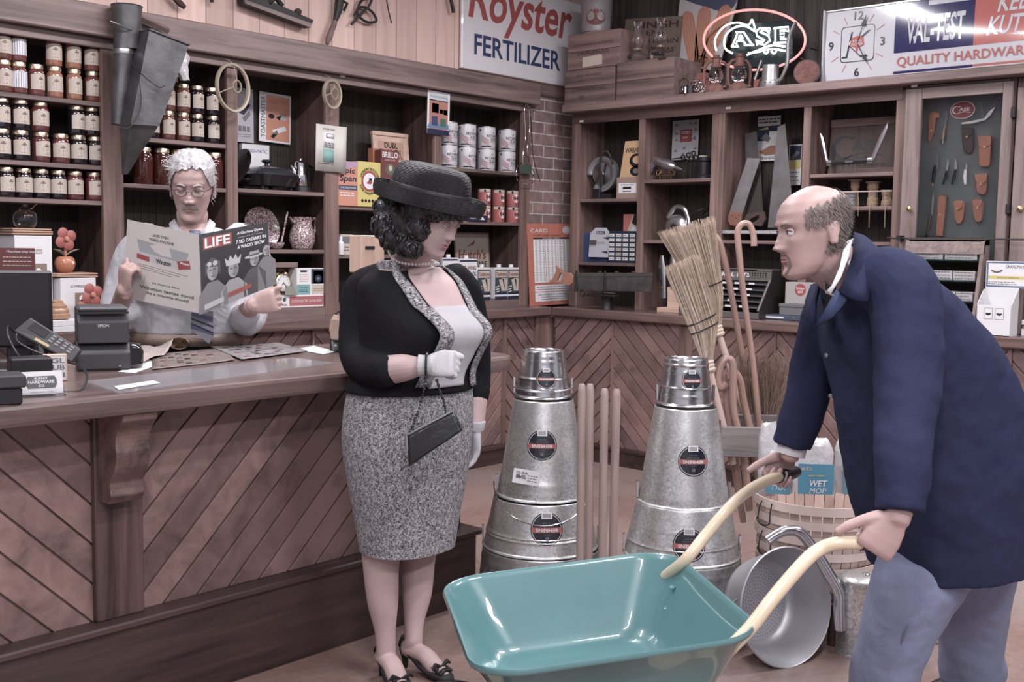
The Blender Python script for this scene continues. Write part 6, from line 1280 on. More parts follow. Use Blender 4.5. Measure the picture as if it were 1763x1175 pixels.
MB(mat('sign_frame', C(205, 205, 210), .3, .6)).bb(-.008, 0, -.035, .12, -.0, Hh+.008).bb(0, Wd, -.01, .12, Hh, Hh+.008).bb(0, Wd, .06, .12, 0, Hh).build('housing', t)
hd = MB(NUM)
for a, L in ((.32, .17), (2.62, .14)): c_, s_ = math.sin(a), math.cos(a); hd.tube([(cx_, -.019, cz_), (cx_+c_*L*.75, -.020, cz_+s_*L*.75)], .002, 5); hd.prism([(cx_+c_*L*.62-s_*.012, cz_+s_*L*.62+c_*.012), (cx_+c_*L, cz_+s_*L), (cx_+c_*L*.62+s_*.012, cz_+s_*L*.62-c_*.012)], -.022, -.019)
hd.build('clock_hands', t)
# ---------------------------------------------------------------- things on the front counter
ZF = 1.0405
def tC(name, label, cat, px, py, z=ZF, rz=0, group=None):
	p = onz(px, py, z); return thing(name, label, cat, p, rz, group), p
FACE = math.atan2(F_.y, F_.x)-PI/2       # turn that makes local -y face the camera side
M_GREYP = col('charcoal_plastic', 62, 62, 68, .45); M_GREYP2 = col('slate_plastic', 78, 78, 86, .4); M_DK = col('dark_plastic', 34, 34, 38, .4)
# receipt printers
t, p = tC('receipt_printer', 'charcoal receipt printer standing on the counter before the old man', 'printer', 176, 634, rz=-.42)
k = .0021
def pr_body(z0, h, w, d):
	mb = MB(M_GREYP); pf = [(-d/2, z0), (-d/2, z0+h*.62), (-d/2+.012, z0+h*.75), (-d/2+.04, z0+h), (d/2, z0+h), (d/2, z0)]
	mb.rings([[(x, y, z) for y, z in pf] for x in (-w/2, w/2)], sm=False); return mb
pr_body(.006, .088, .17, .2).build('printer_body', t, bev=.004); MB(M_DK).bb(-.08, .08, -.09, .09, 0, .006).build('rubber_base', t)
t2, p2 = tC('receipt_printer', 'second charcoal receipt printer stacked on top of the first', 'printer', 176, 634, ZF, rz=-.42); t2.location = (p.x, p.y, ZF+.0948)
mb = pr_body(0, .118, .165, .185); mb.build('printer_body', t2, bev=.004)
mb = MB(M_GREYP2); mb.bb(-.080, .080, -.094, .09, .108, .124, b=.006); mb.build('cover', t2)
mb = MB(MWH); mb.text('EPSON', (.0, -.0935, .06), .009, .034, MWH); mb.build('badge', t2); MB(M_DK).bb(-.082, .082, -.0932, -.09, .1, .108).build('paper_slot', t2)
t, p = tC('tape_roll', 'glossy black rounded plastic device beside the receipt printers', 'device', 224, 634)
MB(mat('glossy_black', (.012, .012, .014), .12, coat=1)).lathe([(.035, 0), (.045, .01), (.046, .06), (.035, .085), (0, .09)], 20).build('body', t, sm=60); MB(M_DK).lathe([(.03, -.012), (.033, 0), (.03, .012)], 18, c=(0, 0, 0), M=MT((-.01, -.035, .045)) @ MR(PI/2, 4, 'X')).build('dial', t)
# monitor seen from behind, sign card
t, p = tC('computer_monitor', 'black computer monitor seen from behind at left end of counter', 'monitor', 20, 640, rz=FACE+.25)
p = onz(20, 640, ZF); a = ony(-25, 600, p.y); b = ony(85, 600, p.y); tp = ony(40, 466, p.y).z; wd_ = (b-a).length
MB(M_BLK).bb(-wd_*.5, wd_*.5, 0, .03, tp-.26-ZF, tp-ZF, b=.008).build('screen_case', t, (.0, 0, 0)); MB(M_BLK).bb(-.04, .04, .02, .05, .01, .2, b=.004).build('stand_neck', t); MB(M_BLK).bb(-.1, .1, -.06, .1, 0, .012, b=.004).build('stand_foot', t)
t.location.x = (a.x+b.x)/2+.0
t, p = tC('membership_sign', 'maroon membership benefits sign card standing behind the monitor', 'sign', 25, 622, rz=FACE+.15)
z0, z1 = ony(25, 465, p.y).z-ZF, ony(25, 427, p.y).z-ZF; a = ony(-30, 450, p.y); b = ony(57, 450, p.y); w = (b-a).length; t.location = ((a.x+b.x)/2, p.y, ZF)
mb = MB(col('maroon_card', 122, 56, 56, .5)).bb(-w/2, w/2, 0, .003, z0-.03, z1); mb.text('Membership benefits:', (.06, -.001, z1-.014), .011, .13, MWH); lines(mb, -w*.1, w*.45, [z1-.035, z1-.05, z1-.065], .003, M_CREAM, 51); mb.build('sign_card', t); MB(mat('clear_acrylic', (.9, .9, .92), .05, trans=1)).bb(-w/2, w/2, .004, .006, 0, z1).bb(-w/2, w/2, -.03, .03, 0, .004).build('acrylic_holder', t)
# card terminal on its stand, black boxes, wooden block, cable
t, p = tC('card_terminal', 'charcoal card payment terminal tilted on a black stand with cable', 'card terminal', 75, 648)
f = lambda x, y, d: ond(x, y, d)-p
dd = dep(p)-.02
q = [f(22, 570, dd), f(52, 546, dd+.03), f(140, 601, dd+.03), f(122, 624, dd)]
n = (q[1]-q[0]).cross(q[3]-q[0]).normalized()
n = n if n.dot(F_) < 0 else -n
mb = MB(M_GREYP); mb.rings([[v-n*.028 for v in q], q], sm=False); mb.build('terminal_body', t, bev=.006)
def on(u, v): return q[0].lerp(q[3], u).lerp(q[1].lerp(q[2], u), v)+n*.0012
MB(M_DK).quad([on(.12, .45), on(.42, .45), on(.42, .9), on(.12, .9)]).build('screen', t)
mb = MB(col('key_pale', 128, 128, 134))
for i in range(4):
	for j in range(3): mb.quad([on(.50+.11*i, .42+.17*j), on(.57+.11*i, .42+.17*j), on(.57+.11*i, .53+.17*j), on(.50+.11*i, .53+.17*j)])
mb.build('keypad', t); MB(col('yellow_sticker', 196, 170, 108)).quad([on(.33, .12), on(.58, .12), on(.58, .26), on(.33, .26)]).build('yellow_label', t)
MB(M_BLK).tube([on(.45, .5)-n*.03, V((.0, .02, .10)), V((0, .0, .02))], .022, 10).bb(-.05, .05, -.05, .05, 0, .02, b=.004).build('swivel_stand', t)
cb = MB(M_BLK); cb.tube(cml([f(25, 572, dd), f(14, 562, dd-.05), f(14, 580, dd-.1), f(30, 610, dd-.12), f(60, 640, dd-.2), f(95, 672, dd-.3)]+[f(118, 684, dd-.33), f(140, 672, dd-.3), f(150, 650, dd-.2), f(140, 632, dd-.12), f(110, 622, dd-.06), f(60, 605, dd-.05), f(30, 588, dd-.03), f(28, 575, dd)], 7), .0036, 7); cb.v = [(x, y, max(z, .0005)) for x, y, z in cb.v]; cb.build('cable', t)
t, p = tC('scanner_box', 'black plastic box under the tilted card terminal', 'box', 52, 662, rz=-.3); MB(M_DK).bb(-.06, .06, -.045, .045, 0, .085, b=.005).build('box', t)
t, p = tC('black_box', 'low black device at far left edge of counter', 'device', 4, 694, rz=-.3); MB(M_DK).bb(-.09, .045, -.05, .06, 0, .045, b=.004).build('lower_case', t); MB(M_GREYP).bb(-.09, .055, -.055, .06, .0455, .08, b=.004).build('upper_case', t)
t, p = tC('word_block', 'small pale wooden block with printed letters by black box', 'block', 96, 657, rz=-.35)
mb = MB(W_LIGHT).bb(-.035, .035, 0, .025, 0, .085, b=.002); fr(mb, -.034, .03, .003, .08, MWH)
for s_, z in (('LGL', .066), ('&UB', .044), ('IGI', .02)): mb.text(s_, (0, -.0012, z), .016, .055, MGI, bold=.02)
mb.build('block', t)
t, p = tC('card_holder', 'clear holder of white hardware store business cards near counter edge', 'card holder', 72, 682, rz=-.28)
mb = MB(MWH).box((0, .01, .036), (.115, .012, .066), rot=(-.25, 0, 0)); mb.v = mb.v
def slant(x, z): return (x, .0028-.255*(.036-z)*-1-.0005, z)
S_ = lambda mb, s, x, z, h, w, m, **k_: mb.text(s, (x, .0035+(z-.036)*.255-.0008, z), h, w, m, up=(0, .247, .969), **k_)
pts = [(-.042, .032), (-.036, .022), (.036, .022), (.042, .032), (.042, .046), (.036, .056), (-.036, .056), (-.042, .046)]
mb.quad([(x, .0035+(z-.036)*.255-.0004, z) for x, z in pts], col('logo_grey', 92, 92, 104)); S_(mb, 'BURNEY', 0, .050, .0065, .036, MWH, bold=.02); S_(mb, 'HARDWARE', 0, .040, .009, .07, MWH, bold=.02); S_(mb, 'CO', 0, .029, .0075, .016, MWH, bold=.02); S_(mb, '555 000 000', -.0, .012, .003, .06, MGI)
mb.build('cards', t); ac = MB(mat('clear_acrylic', (.9, .9, .92), .05, trans=1)); ac.bb(-.062, .062, -.022, .035, 0, .004); ac.bb(-.062, .062, -.022, -.019, .004, .022); ac.build('acrylic_holder', t)
# desk mat, papers
t, p = tC('acrylic_sheet', 'clear acrylic sheet lying flat on the counter top', 'sheet', 300, 650)
q = [onz(148, 658, ZF), onz(205, 678, ZF), onz(575, 626, ZF), onz(505, 617, ZF)]
mb = MB(mat('counter_acrylic', (.86, .86, .90), .06, trans=.75, alpha=.45)); mb.rings([[v-p for v in q], [v-p+V((0, 0, .003)) for v in q]], sm=False); mb.build('sheet', t)
def paper(label, pts, m, h=.0012, curl=0, name='paper', z=ZF, cat='paper', dec=None, fold=0):
	q = [onz(*a, z) for a in pts]; c = (q[0]+q[2])/2; n = 10; rs = []
	for j in range(n+1):
		row = []
		for i in range(n+1):
			v = q[0].lerp(q[1], i/n).lerp(q[3].lerp(q[2], i/n), j/n); u = i/n
			row.append(v-c+V((0, 0, h+curl*(abs(u-.5)*2)**3*(.4+.6*j/n)+fold*abs(math.sin(u*7+j*.5)))))
		rs.append(row)
	mb = MB(m); mb.rings(rs, m, False, False, False)
	if dec: dec(mb, rs)
	o = mb.build(name, None, c, label=label, cat=cat, solid=.001); return o
NEWS = mat('newsprint', C(168, 150, 142), .8, var=.15, vscale=60)
def d_mag(mb, rs, ms=(MGI, M_MAROON, MKI)):
	rn = random.Random(5)
	for k in range(26):
		i, j = rn.randint(1, 8), rn.randint(1, 8); a, b, c_, d_ = rs[j][i], rs[j][i+1], rs[j+1][i+1], rs[j+1][i]; e = V((0, 0, .0012)); mb.quad([a+e, a.lerp(b, .8)+e, a.lerp(c_, .6)+e, a.lerp(d_, .5)+e], ms[k % 3])
paper('crumpled old newspaper pages beside the printers', ((205, 640), (290, 614), (300, 600), (215, 602)), NEWS, .004, .03, 'newspaper', cat='newspaper', fold=.012)
paper('folded white sheet under the crumpled newspaper', ((203, 641), (232, 643), (292, 622), (270, 612)), MWH, .001, .0)
paper('open brown magazine left of the tie on the counter', ((262, 638), (404, 622), (385, 600), (262, 612)), mat('mag_brown', C(124, 106, 98), .5, var=.35, vscale=40), .003, .004, 'magazine', cat='magazine', dec=d_mag)
paper('pale grey patterned magazine right of the tie on the counter', ((416, 622), (530, 607), (478, 593), (362, 600)), mat('mag_grey', C(142, 136, 138), .4, var=.45, vscale=70), .006, .002, 'magazine', cat='magazine', dec=d_mag)
paper('white paper sheet near the wooden dispenser', ((508, 602), (556, 611), (578, 606), (540, 596)), MWH, .0015)
paper('narrow white label strip under the acrylic sheet edge', ((196, 668), (204, 674), (276, 662), (264, 658)), MWH, .0045)
# wooden candy dispenser, mostly hidden behind the woman
t, p = tC('candy_dispenser', 'pale wooden candy dispenser with clear globe behind the woman', 'dispenser', 620, 604)
W_PL = wood('blond_wood', (.50, .30, .19), (.66, .43, .29), 'z', .45, coat=.3, bump=.1)
dq = dep(p); f = lambda x, y, d=dq: ond(x, y, d)-p
c = f(652, 520, dq+.06); r = .150; MB(W_PL).lathe([(r, -.015), (r, .015)], 40, M=MT(c) @ MR(PI/2, 4, 'X') @ MR(-.2, 4, 'Y')).build('round_back', t, bev=.004)
a, b, e = f(614, 405, dq+.1), f(695, 405, dq+.1), f(614, 470, dq+.1); MB(W_PL).bb(a.x, b.x, a.y-.03, a.y+.05, e.z, a.z, b=.004).build('top_block', t); c2 = f(658, 427, dq+.06); MB(M_DK).bb(c2.x-.02, c2.x+.03, a.y-.034, a.y-.028, c2.z-.008, c2.z+.006).build('slot', t)
MB(W_PL).bb(c.x-.05, c.x+.12, .05, .12, 0, c.z-.1).build('stem', t)
a, b, e = f(546, 548, dq), f(563, 548, dq), f(554, 582, dq); MB(W_PL).bb(a.x, b.x+.02, -.0, .06, e.z, a.z, b=.003).build('side_knob', t); MB(M_DK).bb(a.x, b.x+.1, -.0, .06, 0, e.z).build('metal_base', t)
c = f(594, 562, dq-.05); MB(GLASSY).lathe([(.05, -c.z+.002), (.058, -.05), (.066, -.015), (.062, .02), (.045, .05), (.02, .068), (0, .07)], 26, c=tuple(c)).build('glass_globe', t, sm=60)
for i in range(26):
	a_ = i*2.4; rr = .038*math.sqrt((i % 9)/9+.1); MB((col('candy_pink', 190, 120, 130, .3), col('candy_violet', 140, 110, 160, .3), MWH)[i % 3]).lathe([(0, -.008), (.007, -.004), (.008, 0), (.007, .004), (0, .008)], 8, c=(c.x+rr*math.cos(a_), c.y+rr*math.sin(a_), -0+.012+.016*(i//9))).build('candy', t, sm=80)
# ---------------------------------------------------------------- bucket towers
def galv_mat(name, base, rough, sc):
	m = bpy.data.materials.new(name); MATS[name] = m; n, l, b = nodes(m); v = coords(n, l, (1, 1, 1))
	x = tex(n, l, 'Voronoi', v, Scale=sc); w = tex(n, l, 'Noise', v, Scale=9.0, Detail=4.0)
	f = mth(n, l, 'ADD', mth(n, l, 'MULTIPLY', x.outputs['Color'], .5), mth(n, l, 'MULTIPLY', w.outputs['Fac'], .6))
	ramp(n, l, f, [(.25, base*.6), (.85, base*1.3)], b.inputs['Base Color']); b.inputs['Metallic'].default_value = .8
	ramp(n, l, f, [(.25, rough+.12), (.85, rough-.06)], b.inputs['Roughness']); return m
GAL = galv_mat('galvanized_steel', .66, .34, 130.0); GALN = mat('bright_tin', (.56, .56, .58), .22, .95, bump=.05, bscale=30); GALD = galv_mat('galvanized_old', .42, .42, 60.0)
STK = col('sticker_navy', 30, 34, 52, .35, coat=.4); STR = col('sticker_red', 196, 92, 84, .4)
def sticker(par, prof_r, zc, a0, R0, up=-1):
	"""round label with upside-down lettering wrapped on a leaning side; prof_r(z) radius"""
	mb = MB(STK); n = 32
	def pt(u, v, e): z = zc+v; r = prof_r(z)+e; a = a0+u/prof_r(zc); return (r*math.cos(a), r*math.sin(a), z)
	mb.rings([[pt(R0*k*math.cos(2*PI*i/n), R0*k*math.sin(2*PI*i/n), .0012) for i in range(n)] for k in (1, .75, .5, .25, .01)], None, False, False)
	ro = [pt(R0*.93*math.cos(2*PI*i/n), R0*.93*math.sin(2*PI*i/n), .0016) for i in range(n)]; ri = [pt(R0*.90*math.cos(2*PI*i/n), R0*.90*math.sin(2*PI*i/n), .0016) for i in range(n)]
	mb.add(ro+ri, [(i, (i+1) % n, n+(i+1) % n, n+i) for i in range(n)], MWH, None, False)
	def strip(u0, u1, v0, v1, m, e): k = 10; mb.rings([[pt(lerp(u0, u1, i/k), v, e) for i in range(k+1)] for v in (v0, v1)], m, False, False, False)
	strip(-R0*.95, R0*.95, -R0*.22, R0*.08, STR, .0018)
	def tx(s, u, v, h, w, m):
		vs, fs, x0, x1, y0, y1 = txt(s, .03); kk = w/(x1-x0); kh = h/(y1-y0)
		mb.add([pt(u-((x-x0)*kk-w/2), v-((y-y0)*kh-h/2), .0024) for x, y in vs], fs, m, None, False)
	tx('BEHRENS', 0, -R0*.07, R0*.2, R0*1.35, MWH); tx('METALWARE', 0, R0*.2, R0*.10, R0*.8, MGI); tx('HEAVY DUTY', 0, R0*.36, R0*.07, R0*.55, MGI); tx('B', 0, -R0*.58, R0*.22, R0*.22, MGI); tx('QUALITY', 0, -R0*.33, R0*.07, R0*.4, MGI)
	strip(-R0*.34, R0*.34, R0*.6, R0*1.0, MWH, .0026)
	for i in range(9): strip(-R0*.27+R0*.06*i, -R0*.27+R0*.06*i+R0*(.02+.015*(i % 2)), R0*.66, R0*.92, MKI, .003)
	mb.build('label', par)
def bucket(label, base, rt, rb, h, m, st, bands=(.62, .70), ears=True, bail=None, bottom_open=True, turn=0):
	t = thing('metal_bucket', label, 'bucket', base, turn)
	pr = [(rb+.004, 0), (rb+.006, .004), (rb+.004, .008)]
	N = 30; z = .010
	R_ = lambda q: lerp(rb, rt, q/h)
	for i in range(N+1):
		q = lerp(.010, h-.004, i/N); r = R_(q)
		for b in bands: r += .0035*math.exp(-((q/h-b)/.012)**2)
		pr.append((r, q))
	pr += [(rt, h), (rt-.002, h+.002), (rt-.004, h), (rt-.005, h-.012), (0, h-.012)]
	MB(m).lathe(pr, 48).build('side', t, sm=50)
	ac = -PI/2+YAW-PI/2
	if st:
		zc, da, R0 = st; sticker(t, lambda q: R_(q)+.0008, h*zc, PI+YAW+da-turn, R0)
	if ears:
		for s in (1, -1):
			a = YAW-PI/2+(0 if s > 0 else PI); e = MB(GALN); c = V((math.cos(a), math.sin(a), 0)); tn = V((-c.y, c.x, 0)); q = c*(R_(.03)+.004)
			e.rings([[q+tn*.018+V((0, 0, .015)), q-tn*.018+V((0, 0, .015)), q-tn*.012+V((0, 0, .075)), q+tn*.012+V((0, 0, .075))], [q+c*.006+tn*.018+V((0, 0, .015)), q+c*.006-tn*.018+V((0, 0, .015)), q+c*.008-tn*.012+V((0, 0, .075)), q+c*.008+tn*.012+V((0, 0, .075))]], sm=False); e.build('ear', t)
	if bail:
		drop, out = bail; pts = []
		for i in range(17):
			a = YAW+PI/2+PI*i/16; rr = rb+.014; pts.append(V((rr*math.cos(a), rr*math.sin(a), .045-drop*math.sin(PI*i/16))))
			pts[-1] += V((math.cos(YAW+PI), math.sin(YAW+PI), 0))*out*math.sin(PI*i/16)
		MB(GALN).tube(pts, .0028, 7).build('bail_handle', t)
	return t
def tower(cx, D, tiers, which):
	k = D/FOC; z0 = 0
	for (name, px, ytop, ybot, rt, rb, m, st, bands, bail, ears) in tiers:
		a, b = ond(px, ytop, D), ond(px, ybot, D); c = ond(cx, ybot, D); ax = ond((px+cx)/2, ybot, D)
		bucket(name, (ax.x, ax.y, max(0, b.z)), rt*k, rb*k, a.z-max(0, b.z)-.002, m, st, bands, ears, bail)
D1 = 4.42
tower(932, D1, [('large weathered washtub, lowest of the left bucket tower', 926, 936, 1062, 100, 112, GALD, None, (.45, .5, .85), None, False),
	('wide galvanized tub with label, second lowest in left tower', 928, 851, 937, 81, 98, GAL, (.58, .09, .062), (.30, .36), None, True),
	('tall galvanized bucket with barcode sticker in left tower', 934, 684, 850, 51, 77, GAL, (.58, -.05, .058), (.10, .15, .2), (.12, .03), True),
	('small shiny pail on top of the left bucket tower', 937, 602, 682, 36, 48, GALN, (.45, .1, .040), (.9, .78, .42, .22), (.012, .004), True)], 0)
D2 = 4.38
tower(1174, D2, [('large weathered washtub, lowest of the right bucket tower', 1172, 951, 1066, 97, 108, GALD, None, (.45, .85), None, False),
	('wide galvanized tub with label, second lowest in right tower', 1172, 860, 952, 80, 99, GAL, (.42, -.02, .062), (.62, .3), None, True),
	('tall galvanized bucket with scratched label in right tower', 1178, 697, 862, 53, 78, GAL, (.50, .07, .058), (.08, .14), None, True),
	('small shiny pail on top of the right bucket tower', 1184, 616, 695, 37, 47, GALN, (.58, .12, .040), (.88, .72, .40, .2), None, True)], 1)
# barcode sticker on the tall left bucket
q = ond(906, 822, D1-.172); mb = MB(MWH); mb.bb(-.052, .052, 0, .0012, -.028, .028); lines(mb, -.04, .0, [-.008, -.004, .0], .006, MGI, 61); mb.text('02-RR', (-.018, -.0014, .014), .010, .045, MKI); lines(mb, .005, .045, [-.015, -.005, .005], .003, MGI, 62)
mb.build('price_sticker', bpy.data.objects['metal_bucket.002'], q-bpy.data.objects['metal_bucket.002'].location, rot=(-.17, .10, FACE-.22))
# four tool handles standing behind the wheelbarrow
for i, (x, y, xb) in enumerate(((1002, 661, 998), (1016, 661, 1013), (1041, 669, 1035), (1062, 670, 1052))):
	D = 4.12+.04*(i % 2); b_ = ond(xb, 1090, D); a = ond(x, y, D); fl = onz(xb, 1080, 0); base = V((b_.x, b_.y, .0))
	t = thing('tool_handle_pole', 'pale round wooden pole standing by the buckets, %s from the left' % ORD[i], 'pole', base, 0, 'wooden poles between the bucket towers')
	MB(wood('ash_pole', (.30, .205, .175), (.44, .31, .265), 'z', .5, bump=.1)).tube([V((0, 0, 0)), (a-base)*.97, (a-base)*.992, a-base], [.0155, .0152, .0135, .009], 14).build('shaft', t)
# ---------------------------------------------------------------- rack with brooms, canes, twig broom
STRAW = mat('broom_straw', C(222, 192, 168), .7, var=.18, vscale=40); STRAW2 = mat('broom_straw_dark', C(186, 156, 130), .7, var=.18, vscale=40)
def broom(label, neck, shoulder, topl, topr, D, hand_end, seed, n=520, sew=()):
	rn = random.Random(seed); nk = ond(*neck, D); t = thing('corn_broom', label, 'broom', nk)
	f = lambda x, y, d=D: ond(x, y, d)-nk
	tl, tr = f(*topl), f(*topr); sl, sr = f(*shoulder[0]), f(*shoulder[1]); nl, nr = f(neck[0]-9, neck[1]), f(neck[0]+9, neck[1])
	dv = V((F_.x, F_.y, 0)).normalized()
	for m, cnt, nm in ((STRAW, int(n*.6), 'bristles'), (STRAW2, int(n*.4), 'under_bristles')):
		mb = MB(m)
		for i in range(cnt):
			u = rn.random(); w = rn.uniform(-1, 1); L = rn.uniform(.93, 1.03)
			dp = .035*w*math.sqrt(max(0, 1-(2*u-1)**2))
			p0 = nl.lerp(nr, u)+dv*dp*.5; p1 = sl.lerp(sr, u)+dv*dp*1.1; p2 = tl.lerp(tr, u)+dv*dp*1.1+V((rn.uniform(-.012, .012), rn.uniform(-.01, .01), 0)); p2 = p1+(p2-p1)*L
			pm = p0.lerp(p1, .5)+(p1-p0).cross(dv).normalized()*0
			pts = [p0, p0.lerp(p1, .45)+(p1-nk*0-p0)*.0, p1, p1.lerp(p2, .55), p2]
			ax = (p2-p0).normalized().cross(dv).normalized(); r = rn.uniform(.0010, .0017)
			vs = []
			for j, q in enumerate(pts):
				rr = r*(1.2, 1.2, 1.1, 1, .6)[j]; vs += [q+ax*rr, q-ax*rr*.5+dv*rr, q-ax*rr*.5-dv*rr]
			fs = [(3*j+k, 3*j+(k+1) % 3, 3*j+3+(k+1) % 3, 3*j+3+k) for j in range(4) for k in range(3)]
			mb.add(vs, fs)
		mb.build(nm, t, kind='stuff')
	core = MB(STRAW2); rs = []
	for a, b, th in ((nl, nr, .02), (nl.lerp(sl, .5), nr.lerp(sr, .5), .03), (sl, sr, .034), (sl.lerp(tl, .55), sr.lerp(tr, .55), .028), (sl.lerp(tl, .93), sr.lerp(tr, .93), .02)):
		c = (a+b)/2; h = (b-a)/2*.93; rs.append([c+h*math.cos(q)+dv*th*.8*math.sin(q) for q in [k*PI/10 for k in range(20)]])
	core.rings(rs); core.build('bristle_core', t)
	for s in sew:
		u = s; a = sl.lerp(tl, u)-(sr-sl)*.02; b = sr.lerp(tr, u)+(sr-sl)*.02; mb = MB(M_BLK); c = (a+b)/2; h = (b-a)/2; mb.tube([c+h*math.cos(q)+dv*.040*math.sin(q) for q in [k*PI/12 for k in range(25)]], .0028, 6); mb.build('stitching', t)
	c = f(neck[0], neck[1]); hd = f(*hand_end)-c; hn = hd.normalized()
	wr = MB(STRAW);
	for k in range(3): q = c+hn*(.006+.016*k); wr.lathe([(.024, -.008), (.028, 0), (.024, .008)], 14, M=MT(q) @ hn.to_track_quat('Z', 'Y').to_matrix().to_4x4())
	wr.build('binding', t)
	MB(wood('broom_stick', (.46, .30, .23), (.60, .42, .33), 'z', .5, bump=.08)).tube([c-hn*.03, c+hd], .0145, 12).build('stick', t)
	return t
broom('tall straw broom standing bristles up, behind the shorter broom', (1233, 562), ((1206, 520), (1245, 505)), (1135, 402), (1228, 374), 4.95, (1300, 760), 1, 640, (.16,))
broom('shorter straw broom standing bristles up, right above the pails', (1218, 622), ((1192, 580), (1236, 560)), (1146, 462), (1202, 440), 4.72, (1262, 800), 2, 640, (.04, .16))
CANE = wood('cane_wood', (.29, .15, .105), (.48, .275, .20), 'z', .4, scale=.5, coat=.4, bump=.1)
def cane(label, pts, D, r=.0135, D2=None):
	n = len(pts); q = [ond(x, y, lerp(D, D2 or D, i/(n-1))) for i, (x, y) in enumerate(pts)]; p = q[-1]; t = thing('walking_cane', label, 'cane', p, 0, 'wooden canes in the rack')
	c = cml([v-p for v in q], 6); MB(CANE).tube(c, [r*1.05]*(len(c)-1)+[r*.9], 10).build('shaft', t); return t
cane('tall wooden cane whose hooked top stands beside the stooping face', ((1298, 424), (1297, 405), (1290, 387), (1278, 386), (1270, 400), (1273, 440), (1278, 490), (1290, 580), (1300, 660), (1312, 800)), 5.0)
cane('tall wooden cane whose hook hides behind the broom bristles', ((1210, 420), (1220, 402), (1236, 412), (1246, 440), (1258, 500), (1272, 580), (1284, 650), (1300, 800)), 5.05)
cane('lower cane with big hook in front of the rack canes', ((1250, 660), (1240, 668), (1236, 650), (1243, 625), (1254, 618), (1262, 632), (1262, 700), (1270, 740), (1282, 800), (1290, 880)), 4.75, .0155)
cane('short cane with wide hook right of the tower top', ((1228, 650), (1234, 642), (1244, 645), (1254, 700), (1262, 760), (1275, 860)), 4.8, .0155)
cane('low cane curving right toward the twig broom', ((1258, 640), (1264, 640), (1274, 656), (1280, 690), (1290, 735), (1302, 800), (1315, 880)), 4.78, .0150)
cane('knobbly cane stub leaning by the tall right bucket', ((1236, 690), (1244, 700), (1250, 735), (1262, 790), (1280, 900)), 4.85, .014)
TWIG = mat('brown_twigs', C(150, 116, 98), .85, var=.3, vscale=60)
def twig():
	rn = random.Random(9); D = 5.05; base = ond(1312, 790, D); t = thing('twig_broom', 'brown twig besom standing bristles up beside the canes', 'broom', base); mb = MB(TWIG)
	for i in range(620):
		u = rn.random(); top = ond(lerp(1262, 1362, u)+rn.uniform(-4, 4), rn.uniform(608, 660)+12*abs(u-.5), D+rn.uniform(-.06, .06))-base; b0 = V((rn.uniform(-.05, .05), rn.uniform(-.04, .04), -.12)); m1 = b0.lerp(top, .5)+V((rn.uniform(-.03, .03), rn.uniform(-.03, .03), 0)); mb.tube([b0, m1, top, top+V((rn.uniform(-.02, .02), rn.uniform(-.02, .02), rn.uniform(.0, .04)))], [.0016, .0013, .001, .0004], 3)
	mb.build('twigs', t, kind='stuff'); MB(CANE).tube([V((0, 0, -.1)), V((.02, 0, -.75))], .013, 8).build('stick', t); MB(M_IRON).lathe([(.05, -.012), (.052, 0), (.05, .012)], 14, c=(0, 0, -.09)).build('binding', t)
twig()
GREYW = wood('grey_barn_wood', (.10, .085, .08), (.26, .225, .215), 'x', .75, bump=.4)
t = thing('tool_rack', 'weathered grey wooden rack holding brooms and canes', 'rack', (0, 0, 0)); D = 4.66
a, b = ond(1240, 735, D), ond(1345, 738, D); base = V((a.x, a.y, 0)); t.location = base; dx = (b-a); dx.z = 0; ln = dx.length+.08; ang = math.atan2(dx.y, dx.x); t.rotation_euler = (0, 0, ang)
h0 = ond(1280, 788, D).z; h1 = a.z
MB(GREYW).bb(0, ln, -.012, .012, h0, h1, b=.003).build('front_board', t); MB(GREYW).bb(0, ln, .34, .364, h0, h1, b=.003).build('back_board', t); MB(GREYW).bb(-.02, 0, -.012, .364, h0, h1).bb(ln, ln+.02, -.012, .364, h0, h1, b=.003).build('end_board', t)
for x in (-.03, ln):
	for y in (-.012, .33): MB(W_DARKZ).bb(x, x+.03, y, y+.034, 0, h1+.03, b=.003).build('leg', t)
MB(W_DARK).bb(0, ln, 0, .36, .02, .04).build('bottom_board', t)
